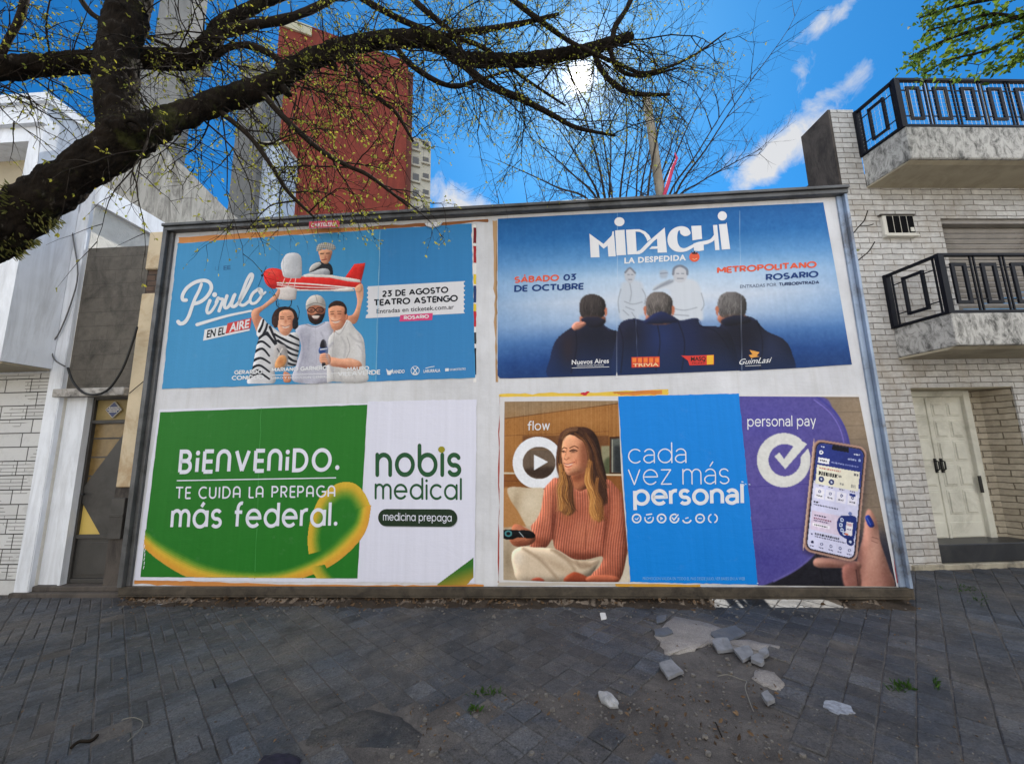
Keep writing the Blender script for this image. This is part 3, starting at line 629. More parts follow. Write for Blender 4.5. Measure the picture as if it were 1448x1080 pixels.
def build_left_house():
    W = LFT; h = tag(empty('white_house', W.at(-1, 0)), 'white stuccoed house with stone cladding and overhanging bay left of the billboard', 'house')
    UL = -8.0
    m = MB(); m.wbox(W, UL, -.585, -.05, 2.62, -.3, 0); m.build('stone_cladding', M_stone, h)
    m = MB(); m.wbox(W, -.585, -.42, -.05, 4.79, -.3, .035); m.wbox(W, -.42, -.41, -.05, 4.79, -6, .03); m.build('pilaster', M_white, h)
    m = MB(); m.wbox(W, UL, -.50, 2.60, 6.2, -5.5, -.012); m.wbox(W, -.60, -.415, 4.79, 5.3, -5.5, .02); m.build('wall', M_white, h)
    # overhanging bay with an open window recess
    B = BAY
    b = MB(); zt = 6.02
    b.wbox(B, UL, -.0, 2.66, 4.70, -.49, 0)                      # parapet
    b.wbox(B, -.17, -.0, 4.70, 5.46, -.49, 0); b.wbox(B, UL, -.0, 5.46, zt, -.49, 0); b.wbox(B, UL, -2.0, 4.70, 5.46, -.49, 0)
    bay = b.build('bay', M_white, h)
    m = MB(); m.wbox(B, -2.0, -.17, 4.70, 5.46, -.485, -.30); m.build('window_recess', M_beige, bay)
    m = MB(); m.wbox(B, UL, .05, 5.66, 5.78, 0, .06); m.wbox(B, UL, .03, 5.98, 6.10, -.49, .05); m.build('cornice', M_white, bay)
    m = MB(); m.wbox(B, UL, -.02, 2.635, 2.658, -.48, -.03); m.build('soffit', M_under, bay)
    # side wall running back from the street: rough stucco, coping, grey gable above
    P = W.at(-.405, 0); PW = Wall((P[0], P[1]), 87)
    def pw(x, y, d=0): return PW.uz(x, y, d)
    m = MB(); m.wprism(PW, [(.02, 0), (7, 0), (7, 4.9), (.02, 4.9)], -.15, 0.0); m.build('side_wall', M_rough, h)
    c0 = pw(139, 259); c1 = pw(241, 326)
    m = MB(); m.wprism(PW, [(.0, 4.93), (7, 4.93), (7, 5.22), (.0, 5.22)], -.2, .06); m.build('coping', M_white, h)
    g = [pw(140, 258), pw(150, 215), pw(185, 198), pw(218, 205), pw(262, 238), pw(285, 262), pw(315, 292), pw(345, 318)]
    g = [(u, max(z, 5.2)) for u, z in g]
    ring = [(g[0][0], 5.222)]+g[1:]+[(7.6, 6.1), (7.6, 5.222)]
    m = MB(); m.wprism(PW, ring, -.4, .02); m.build('gable', M_grey, h)
    # doorway: jamb, block wall above, lintel ledge, threshold
    m = MB(); m.wbox(W, -.405, -.13, .10, 2.30, -.16, -.05); m.wbox(W, -.13, -.10, .10, 2.30, -.16, -.02); m.build('door_jamb', M_white, h)
    m = MB(); m.wbox(W, -.405, .47, 2.40, 4.30, -.22, -.02); m.build('block_wall', M_block, h)
    m = MB(); m.wbox(W, -.47, .46, 2.30, 2.40, -.2, .07); m.build('lintel', plain('dirty_white_ledge', alb(176, 172, 168), .25, 5, .85, .4, 40, dirt=alb(70, 66, 62), dirt_amt=.9, dscale=5), h, bevel=.006)
    m = MB(); m.wbox(W, -.60, .76, -.05, .045, -.5, .07); m.wbox(W, -.40, .72, .045, .10, -.5, .01); m.build('threshold', M_dark, h, bevel=.006)
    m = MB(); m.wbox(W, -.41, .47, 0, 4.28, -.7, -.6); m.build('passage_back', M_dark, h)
    # cream pier next to the billboard, its plaster fallen off in two places
    m = MB(); m.wbox(W, .465, .75, 1.2, 3.62, -.45, .02); m.wbox(W, .465, .75, 3.95, 4.47, -.45, .02); pier = m.build('pier', M_cream, h, bevel=.012)
    m = MB(); m.wbox(W, .475, .74, 3.62, 3.95, -.44, -.02); m.build('bare_brick', brick_mat('bare_old_brick', alb(96, 74, 60), alb(78, 62, 52), alb(64, 58, 52), .075, .22), pier)
    m = MB(); m.wbox(W, .445, .77, -.02, 1.2, -.45, -.005); m.wbox(W, .752, 1.15, -.02, 4.2, -.46, -.24); m.build('bare_render_and_blocker', M_dark, pier)  # second box: unseen wall added behind the board to block a sun gap
    m = MB(); m.wbox(W, .455, .62, .62, 1.08, -.02, .03); m.wbox(W, .455, .62, .865, .90, .03, .036); m.build('meter_box', M_metal, h, bevel=.006)
    # door with transom
    d0 = -.12; zb, zt2, zt = .10, 1.97, 2.30; u0, u1 = -.12, .62
    m = MB(); m.wbox(W, u0, u0+.045, zb, zt, d0-.04, d0+.03); m.wbox(W, u1-.045, u1, zb, zt, d0-.04, d0+.03); m.wbox(W, u0+.045, u1-.045, zt2, zt2+.045, d0-.04, d0+.03); m.wbox(W, u0+.045, u1-.045, zt-.03, zt, d0-.04, d0+.03)
    m.wbox(W, u0+.045, u1-.045, .60, .645, d0-.04, d0+.025); m.wbox(W, u0+.045, u1-.045, zb, zb+.05, d0-.04, d0+.025); dr = m.build('door', M_metal, h, bevel=.004)
    m = MB(); m.wbox(W, u0+.045, u1-.045, zt2+.045, zt-.03, d0-.02, d0-.005); m.build('transom_pane', M_yellow_dim, dr)
    m = MB(); m.wbox(W, u0+.045, u1-.045, .645, zt2, d0-.03, d0-.015); m.build('glass_pane', M_amber, dr)
    m = MB(); m.wprism(W, [(u0+.045, .645), (.20, .645), (u0+.045, 1.06)], d0-.014, d0-.008); m.wprism(W, [(.29, .645), (.40, .645), (.40, .95)], d0-.014, d0-.008); m.build('yellow_pane', M_yellow, dr)
    m = MB(); m.wprism(W, [(.215, .645), (.30, .645), (u1-.045, 1.2), (u1-.045, 1.97), (.43, 1.97), (u0+.045, 1.21), (u0+.045, 1.02)], d0-.007, d0+.012); m.build('sheet_plate', M_metal, dr)
    for z in (1.32, 1.55, 1.78):
        m = MB(); m.wbox(W, u0+.045, u1-.2, z, z+.018, d0-.013, d0-.008); m.build('glazing_bar', M_metal, dr)
    m = MB(); m.wbox(W, u0+.045, u1-.045, .15, .60, d0-.03, d0+.004); m.wbox(W, u0+.09, u1-.09, .19, .56, d0+.004, d0+.012); m.build('kick_panel', M_metal, dr, bevel=.004)
    m = MB(); m.tube([W.at(-.05, 1.12, d0+.02), W.at(-.05, 1.12, d0+.06), W.at(.0, 1.12, d0+.07)], .010, 6); m.build('door_handle', M_black, dr)
    # grey tower on its roof
    return h
M_yellow_dim = plain('ochre_transom', alb(128, 110, 64), .3, 5, .5, .2, 30)
build_left_house()

def build_left_bits():
    W = LFT
    # alarm plate on the transom
    c = W.uz(158, 579, -.08); a = tag(empty('alarm_plate', W.at(c[0], c[1], -.08)), 'small blue diamond alarm plate on the door transom', 'sign')
    def dia(r, d0, d1, mat, nm, par): m = MB(); m.wprism(W, [(c[0]-r, c[1]), (c[0], c[1]-r), (c[0]+r, c[1]), (c[0], c[1]+r)], d0, d1); return m.build(nm, mat, par)
    dia(.105, -.116, -.10, M_acw, 'rim', a); dia(.095, -.10, -.097, plain('dark_blue_enamel', alb(28, 44, 92), .1, 4, .4, .05, 20), 'plate', a)
    for k, (dz, w) in enumerate(((.025, .055), (0, .075), (-.025, .055))):
        m = MB(); r = random.Random(k); u = c[0]-w
        while u < c[0]+w: 
            l = r.uniform(.008, .016); m.wbox(W, u, u+l, c[1]+dz-.008, c[1]+dz+.008, -.097, -.0955); u += l+.006
        m.build('lettering', M_acw, a)
    # cables
    def cable(name, pts, rad, label, mat):
        P = []
        ctrl = [np.array(q) for q in pts]
        for i in range(len(ctrl)-1):
            p0, p1, p2, p3 = ctrl[max(i-1, 0)], ctrl[i], ctrl[i+1], ctrl[min(i+2, len(ctrl)-1)]
            for t in (0, .25, .5, .75): P.append(.5*((2*p1)+(-p0+p2)*t+(2*p0-5*p1+4*p2-p3)*t*t+(-p0+3*p1-3*p2+p3)*t**3))
        P.append(ctrl[-1]); m = MB(); m.tube(P, rad, 6); return tag(m.build(name, mat, smooth=True), label, 'cable')
    rub = plain('black_rubber', alb(26, 26, 28), .2, 5, .6, .1, 30)
    cable('cable', [W.hit(x, y, .06) for x, y in ((98, 300), (104, 340), (110, 388), (100, 430), (84, 470), (73, 488), (77, 508), (92, 518))], .008, 'thin grey cable sagging down the white pilaster', plain('grey_rubber', alb(96, 96, 98), .2, 5, .6, .1, 30))
    cable('cable', [W.hit(x, y, .10) for x, y in ((96, 520), (104, 541), (122, 557), (150, 553), (172, 524), (186, 488), (194, 462))], .013, 'thick black cable looping across the door lintel', rub)
    cable('cable', [W.hit(x, y, .05) for x, y in ((183, 556), (196, 545), (205, 538), (213, 536))], .005, 'short thin cable on the cream pier', rub)
build_left_bits()

# ------------------------------------------------------------------ buildings behind
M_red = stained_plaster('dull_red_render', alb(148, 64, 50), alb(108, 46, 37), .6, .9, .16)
M_redside = plain('dark_brown_render', alb(104, 52, 42), .14, .3, .85, .2, 6)  # browner and darker than the red wall
M_cap = plain('cream_parapet', alb(206, 196, 168), .1, .5, .85, .2, 6)
M_pale = plain('pale_beige_render', alb(190, 182, 166), .14, .4, .85, .2, 6)
M_bluew = plain('bluish_white_render', alb(196, 206, 222), .12, .4, .85, .2, 6)
M_greyb = stained_plaster('grey_cement_tower', alb(138, 136, 134), alb(96, 94, 92), .6, .5, .2)
def build_back():
    t = tag(empty('apartment_tower', (-9.7, 21.3, 0)), 'tall dull red blank walled apartment tower rising behind the billboard', 'tower block')
    A = depth_at(416, 29, 20); Z = A[2]; d = ray(570, 85); Bp = CAM+d*((Z-1.6)/d[2]); yaw = math.degrees(math.atan2(Bp[1]-A[1], Bp[0]-A[0])); T = Wall((A[0], A[1]), yaw)
    uL = T.uz(388, 120)[0]; uR = T.uz(575, 190)[0]; uN = T.uz(408, 240)[0]; zN = T.uz(392, 215)[1]
    m = MB(); m.wbox(T, uL, uR, 0, Z, -9, 0); m.build('wall', M_red, t)
    u1 = T.uz(440, 60)[0]
    m = MB(); m.wbox(T, uL+.1, u1, Z-.75, Z-.1, 0, .12); m.build('parapet', M_cap, t)
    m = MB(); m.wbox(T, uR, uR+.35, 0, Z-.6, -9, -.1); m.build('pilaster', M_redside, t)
    m = MB(); uE = T.uz(611, 250)[0]; m.wbox(T, uR+.35, uE, 0, T.uz(590, 187)[1], -8, -.5); m.build('side_bay', M_pale, t)
    for k, y in enumerate((200, 222, 245, 268, 291)):
        q0, q1 = T.uz(584, y, -.5), T.uz(592, y+13, -.5); m = MB(); m.wbox(T, q0[0], q1[0], q1[1], q0[1], -.5, -.46); w = m.build('window', M_glass, t)
        m = MB(); m.wbox(T, q0[0]-.08, q1[0]+.08, q1[1]-.12, q1[1], -.5, -.36); m.build('sill', M_pale, w)
        q0, q1 = T.uz(598, y, -.5), T.uz(606, y+10, -.5); m = MB(); m.wbox(T, q0[0], q1[0], q1[1], q0[1], -.5, -.46); w = m.build('window', M_glass, t)
        m = MB(); m.wbox(T, q0[0]-.08, q1[0]+.08, q1[1]-.12, q1[1], -.5, -.36); m.build('sill', M_pale, w)
    # pale block in front of the tower
    P1 = depth_at(344, 240, 15); V = Wall((P1[0], P1[1]), -3)
    b = tag(empty('pale_building', (P1[0], 15, 0)), 'bluish white building with a grey stair tower left of the red tower', 'building')
    u0 = V.uz(366, 240)[0]; u1 = V.uz(394, 250)[0]; z1 = V.uz(380, 206)[1]
    m = MB(); m.wbox(V, u0, u1, 0, z1, -1.2, 0); m.build('wall', M_bluew, b)
    m = MB(); m.wbox(V, u0+.01, u1+.06, z1, z1+.14, -1.2, .08); m.build('cornice', M_pale, b)
    z2 = V.uz(350, 100, .3)[1]; ua, ub = V.uz(338, 140, .3)[0], V.uz(372, 140, .3)[0]
    m = MB(); m.wbox(V, ua, ub, 0, z2, -.9, .3); m.wbox(V, ua-.1, ub+.12, z2, z2+.25, -1.0, .4); m.build('stair_tower', M_greyb, b)
    # water tank tower
    Q = depth_at(245, 60, 10); K = Wall((Q[0], Q[1]), -3)
    k = tag(empty('tank_tower', (Q[0], 10, 0)), 'narrow grey concrete tank tower above the white house', 'tower')
    m = MB(); za = K.uz(245, 62)[1]; m.wbox(K, K.uz(218, 60)[0], K.uz(264, 60)[0], za-.1, za+7, -.5, 0); m.wbox(K, K.uz(188, 75)[0], K.uz(262, 75)[0], 0, za-.45, -.4, 0); m.build('shaft', M_greyb, k)
    m = MB(); m.wbox(K, K.uz(186, 66)[0], K.uz(272, 66)[0], za-.45, za-.1, -.7, .1); m.build('ledge', M_greyb, k)
    for yy in (20, 44):
        m = MB(); u, z = K.uz(242, yy); m.wbox(K, u-.18, u+.18, z-.18, z+.18, 0, .03); m.build('vent', M_greyb, k)
    # concrete pole with a pink ribbon behind the board
    p0, p1 = depth_at(938, 300, 6.2), depth_at(914, 138, 6.2)
    dn = (p0-p1)/(p0[2]-p1[2]); base = p0-dn*p0[2]
    m = MB(); pts = [base, p0, p1]; m.tube([base+(p1-base)*q/10 for q in range(11)], [.105-.035*q/10 for q in range(11)], 10, jit=.06, rnd=random.Random(2))
    pl = tag(empty('concrete_pole', base), 'leaning pale concrete pole rising behind the billboard', 'pole'); m.build('shaft', plain('pale_concrete_pole', alb(150, 140, 124), .3, 5, .9, .4, 40), pl, smooth=True)
    c = [depth_at(x, y, 6.1) for x, y in ((934, 292), (944, 262), (951, 238), (957, 224), (954, 216))]; m = MB(); m.tube(c, [.03, .034, .03, .022, .006], 6)
    tag(m.build('ribbon', plain('pink_plastic', alb(206, 52, 92), .15, 6, .5, .1, 30), smooth=True), 'pink plastic strip hanging by the pole behind the billboard', 'ribbon')
build_back()
# ------------------------------------------------------------------ lettering
def arc(cx, cy, rx, ry, a0, a1, n=14):
    return [(cx+rx*math.cos(math.radians(a0+(a1-a0)*k/n)), cy+ry*math.sin(math.radians(a0+(a1-a0)*k/n))) for k in range(n+1)]
R_ = .35
O_ = arc(.35, .35, .35, .35, 0, 360, 28)
G = {  # glyphs as pen strokes: advance width, strokes; x-height .7, capitals 1.0
 'o': (.70, [O_]), 'a': (.70, [O_, [(.7, .7), (.7, 0)]]), 'b': (.70, [O_, [(0, 1.02), (0, .3)]]), 'd': (.70, [O_, [(.7, 1.02), (.7, 0)]]),
 'c': (.60, [arc(.35, .35, .35, .35, 48, 312, 22)]), 'e': (.70, [[(.02, .36), (.69, .36)]+arc(.35, .35, .35, .35, 2, 318, 24)]),
 'f': (.36, [[(.12, 0), (.12, .72)]+arc(.33, .76, .21, .25, 180, 78, 10), [(-.04, .62), (.36, .62)]]),
 'g': (.70, [O_, [(.7, .7), (.7, .02)]+arc(.37, 0, .33, .28, 0, -140, 12)]),
 'i': (.0, [[(0, .68), (0, 0)], 'dot']), 'l': (.0, [[(0, 1.02), (0, 0)]]), 't': (.34, [[(.14, .95), (.14, .2)]+arc(.33, .2, .19, .2, 180, 270, 8), [(-.04, .68), (.36, .68)]]),
 'm': (.90, [[(0, .70), (0, 0)], [(0, .45)]+arc(.225, .46, .225, .24, 180, 0)+[(.45, 0)], [(.45, .45)]+arc(.675, .46, .225, .24, 180, 0)+[(.90, 0)]]),
 'n': (.56, [[(0, .70), (0, 0)], [(0, .4)]+arc(.28, .42, .28, .28, 180, 0)+[(.56, 0)]]),
 'p': (.70, [O_, [(0, .7), (0, -.32)]]), 'r': (.27, [[(0, .7), (0, 0)], [(0, .38)]+arc(.27, .42, .27, .28, 180, 76, 10)]),
 's': (.46, [arc(.23, .515, .22, .185, 28, 262, 14)+arc(.235, .17, .225, .17, 84, -152, 14)]),
 'v': (.56, [[(0, .7), (.28, 0)], [(.28, 0), (.56, .7)]]), 'w': (.86, [[(0, .7), (.21, 0)], [(.21, 0), (.43, .7)], [(.43, .7), (.65, 0)], [(.65, 0), (.86, .7)]]),
 'y': (.56, [[(0, .7), (.28, .04)], [(.56, .7), (.2, -.3)]]), 'z': (.50, [[(.02, .69), (.48, .69)], [(.48, .69), (.0, .01)], [(0, .01), (.5, .01)]]),
 'k': (.5, [[(0, 1), (0, 0)], [(.45, .7), (.02, .28)], [(.17, .42), (.5, 0)]]),
 'A2': (.56, [arc(.28, .46, .26, .24, 150, 0, 12)+[(.54, 0)], [(.54, .40)]+arc(.27, .20, .27, .20, 80, 360-80, 18)+[(.54, .12)]]),
 'á': (.70, [O_, [(.7, .7), (.7, 0)], [(.36, .86), (.50, 1.04)]]), 'Á2': (.56, [arc(.28, .46, .26, .24, 150, 0, 12)+[(.54, 0)], [(.54, .40)]+arc(.27, .20, .27, .20, 80, 280, 18)+[(.54, .12)], [(.28, .84), (.42, 1.04)]]),
 'A': (.66, [[(0, 0), (0, .64)]+arc(.33, .66, .33, .34, 180, 0)+[(.66, 0)], [(0, .36), (.66, .36)]]), 'B': (.58, [[(0, 0), (0, 1), (.28, 1)]+arc(.28, .77, .25, .23, 90, -90, 10)+[(0, .54)], [(.26, .54)]+arc(.30, .27, .28, .27, 90, -90, 10)+[(0, 0)]]),
 'C': (.72, [arc(.48, .5, .48, .5, 52, 308, 24)]), 'D': (.72, [[(0, 0), (0, 1), (.24, 1)]+arc(.24, .5, .48, .5, 90, -90, 18)+[(0, 0)]]),
 'E': (.40, [[(0, 0), (0, 1)], [(0, 1), (.52, 1)], [(0, .5), (.48, .5)], [(0, 0), (.52, 0)]]), 'G': (.82, [arc(.48, .5, .48, .5, 50, 340, 24), [(.93, .34), (.93, .48), (.52, .48)]]),
 'I': (.0, [[(0, 0), (0, 1)]]), 'L': (.36, [[(0, 1), (0, 0)], [(0, 0), (.46, 0)]]), 'N': (.66, [[(0, 0), (0, .64)]+arc(.33, .66, .33, .34, 180, 0)+[(.66, 0)]]),
 'O': (.96, [arc(.48, .5, .48, .5, 0, 360, 30)]), 'P': (.56, [[(0, 0), (0, 1), (.28, 1)]+arc(.30, .73, .27, .27, 90, -90, 12)+[(0, .46)]]),
 'R': (.58, [[(0, 0), (0, 1), (.28, 1)]+arc(.30, .73, .27, .27, 90, -90, 12)+[(0, .46)], [(.26, .46), (.58, 0)]]), 'T': (.60, [[(-.08, 1), (.68, 1)], [(.3, 1), (.3, 0)]]),
 'U': (.64, [[(0, 1), (0, .32)]+arc(.32, .32, .32, .32, 180, 360)+[(.64, 1)]]), 'A1': (.80, [[(0, 0), (.40, 1)], [(.40, 1), (.80, 0)], [(.15, .30), (.65, .30)]]), 'Á1': (.80, [[(0, 0), (.40, 1)], [(.40, 1), (.80, 0)], [(.15, .30), (.65, .30)], [(.34, 1.22), (.52, 1.36)]]), 'N1': (.66, [[(0, 0), (0, 1)], [(0, 1), (.66, 0)], [(.66, 0), (.66, 1)]]),
 'M': (.84, [[(0, 0), (0, 1)], [(0, 1), (.42, .28)], [(.42, .28), (.84, 1)], [(.84, 1), (.84, 0)]]), 'S': (.58, [arc(.29, .745, .26, .255, 38, 262, 14)+arc(.29, .25, .29, .25, 86, -148, 14)]),
 '0': (.70, [arc(.35, .5, .35, .5, 0, 360, 28)]), '2': (.56, [arc(.27, .72, .27, .28, 150, -32, 14)+[(.0, .0)], [(.0, .0), (.58, .0)]]), '3': (.54, [[(.02, 1), (.50, 1), (.22, .60)]+arc(.24, .30, .28, .30, 88, -145, 14)]),
 'V': (.72, [[(0, 1), (.36, .02)], [(.36, .02), (.72, 1)]]), '.': (.10, ['pt']), ' ': (.22, [])}
def ribbon(pts, w, rnd_cap=True):
    """one pen stroke as (verts, faces) in the plane"""
    P = [np.array(p, float) for p in pts]; closed = np.linalg.norm(P[0]-P[-1]) < 1e-6 and len(P) > 3
    if closed: P = P[:-1]
    n = len(P); L, Rr = [], []
    for i in range(n):
        a = P[(i-1) % n] if (closed or i > 0) else P[i]; c = P[(i+1) % n] if (closed or i < n-1) else P[i]
        d1 = P[i]-a; d2 = c-P[i]; l1, l2 = np.linalg.norm(d1), np.linalg.norm(d2)
        d1 = d1/l1 if l1 > 1e-9 else d2/max(l2, 1e-9); d2 = d2/l2 if l2 > 1e-9 else d1
        t = d1+d2; t = t/(np.linalg.norm(t)+1e-9); nn = np.array([-t[1], t[0]]); k = 1/max(.35, float(np.dot(nn, [-d1[1], d1[0]])))
        hw = w[i]/2 if hasattr(w, '__len__') else w/2
        L.append(P[i]+nn*hw*k); Rr.append(P[i]-nn*hw*k)
    v = L+Rr; f = [(i, i+n, (i+1) % n+n, (i+1) % n) for i in range(n if closed else n-1)]
    if not closed and rnd_cap:
        for (c, a, b, sgn) in ((P[0], 0, n, 1), (P[-1], n-1, 2*n-1, -1)):
            r0 = v[a]-c; ring = []
            for q in range(1, 6):
                an = sgn*math.pi*q/6; ring.append(c+np.array([r0[0]*math.cos(an)-r0[1]*math.sin(an), r0[0]*math.sin(an)+r0[1]*math.cos(an)]))
            o = len(v); v += ring; idx = [a]+list(range(o, o+5))+[b]; f.append(tuple(idx if sgn > 0 else idx[::-1]))
    return v, f
def pen_text(s, w, track=.16, rnd_cap=True, alt=None, wide=1.0):
    """lays a line out; returns list of (verts, faces) and its width, in em"""
    x = w/2; out = []; i = 0
    for ch in s:
        key = (alt or {}).get(ch, ch); adv, st = G[key]
        for k in st:
            if k == 'dot': out.append((([np.array(q)+(x, 0) for q in arc(0, .92, w*.62, w*.62, 0, 360, 12)[:-1]]), [tuple(range(12))]))
            elif k == 'pt': out.append((([np.array(q)+(x+.04, 0) for q in arc(0, w*.55, w*.62, w*.62, 0, 360, 12)[:-1]]), [tuple(range(12))]))
            else:
                v, f = ribbon([(px*wide, py) for px, py in k], w, rnd_cap); out.append(([q+(x, 0) for q in v], f))
        x += adv*wide+track+(w if adv > 0 or ch != ' ' else 0)
    return out, x-track-w/2
class Sheet:
    """maps drawing coordinates to the billboard's face; lift in metres"""
    @staticmethod
    def at(x, y, lift): return BRD.hit(x, y, .046+lift)
def quad_map(p0, p1, up0, up1=None):
    p0, p1 = np.array(p0, float), np.array(p1, float); up0 = np.array(up0, float); up1 = up0 if up1 is None else np.array(up1, float)
    return lambda u, v: p0+(p1-p0)*u+(up0*(1-u)+up1*u)*v
BOLD = {'A': 'A1', 'Á': 'Á1', 'N': 'N1'}
def put_caps(name, parent, s, p0, p1, up, mat, lift=.003, w=.275, track=.04):
    return put_pen(name, parent, s, p0, p1, up, w, mat, lift, track, False, BOLD, None, 1.12, True)
def put_pen(name, parent, s, p0, p1, up, w, mat, lift=.003, track=.16, cap=True, alt=None, up1=None, wide=1.0, inset=False):
    pcs, W = pen_text(s, w, track, cap, alt, wide)
    if inset: pcs = [([np.array((q[0], .5+(q[1]-.5)/(1+w))) for q in v], f) for v, f in pcs]
    fm = quad_map(p0, p1, up, up1); m = MB()
    for k, (v, f) in enumerate(pcs):
        m.add([Sheet.at(*fm(q[0]/W, q[1]), lift+.00006*(k % 9)) for q in v], f)
    return m.build(name, mat, parent)
def font_polys(s, bold=0.0, space=1.0):
    c = bpy.data.curves.new('letters', 'FONT'); c.body = s; c.size = 1; c.offset = bold; c.space_character = space; c.resolution_u = 3
    o = bpy.data.objects.new('letters', c); COL.objects.link(o); dg = bpy.context.evaluated_depsgraph_get()
    me = bpy.data.meshes.new_from_object(o.evaluated_get(dg)); v = np.array([tuple(q.co) for q in me.vertices]).reshape(-1, 3); f = [tuple(p.vertices) for p in me.polygons]
    bpy.data.objects.remove(o); bpy.data.curves.remove(c); bpy.data.meshes.remove(me); return v, f
_cap = {}
def put_font(name, parent, s, p0, p1, up, mat, bold=.02, lift=.003, shear=0, space=1.0, up1=None, at=None):
    v, f = font_polys(s, bold, space)
    if bold not in _cap: q, _ = font_polys('H', bold); _cap[bold] = (q[:, 1].min(), q[:, 1].max())
    y0, y1 = _cap[bold]; x0, x1 = v[:, 0].min(), v[:, 0].max(); fm = quad_map(p0, p1, up, up1); m = MB()
    put = at or Sheet.at
    m.add([put(*fm((a[0]-x0)/(x1-x0)+shear*(a[1]-y0), (a[1]-y0)/(y1-y0)), lift) for a in v], f); return m.build(name, mat, parent)
def put_poly(name, parent, polys, mat, lift=.002):
    m = MB()
    for k, p in enumerate(polys):
        bm = bmesh.new(); vs = [bm.verts.new(Vector(Sheet.at(x, y, lift+.0001*k))) for x, y in p]; bm.faces.new(vs); bm.normal_update()
        bmesh.ops.triangulate(bm, faces=bm.faces[:]); bm.verts.index_update(); m.add([q.co[:] for q in bm.verts], [tuple(q.index for q in fa.verts) for fa in bm.faces]); bm.free()
    return m.build(name, mat, parent)
def smooth_closed(P, n=6):
    P = [np.array(p, float) for p in P]; L = len(P); out = []
    for i in range(L):
        p0, p1, p2, p3 = P[i-1], P[i], P[(i+1) % L], P[(i+2) % L]
        for q in range(n):
            t = q/n; out.append(.5*((2*p1)+(-p0+p2)*t+(2*p0-5*p1+4*p2-p3)*t*t+(-p0+3*p1-3*p2+p3)*t**3))
    return out
def smooth_open(P, n=8):
    P = [np.array(p, float) for p in P]; out = []
    for i in range(len(P)-1):
        p0, p1, p2, p3 = P[max(i-1, 0)], P[i], P[i+1], P[min(i+2, len(P)-1)]
        for q in range(n):
            t = q/n; out.append(.5*((2*p1)+(-p0+p2)*t+(2*p0-5*p1+4*p2-p3)*t*t+(-p0+3*p1-3*p2+p3)*t**3))
    return out+[P[-1]]

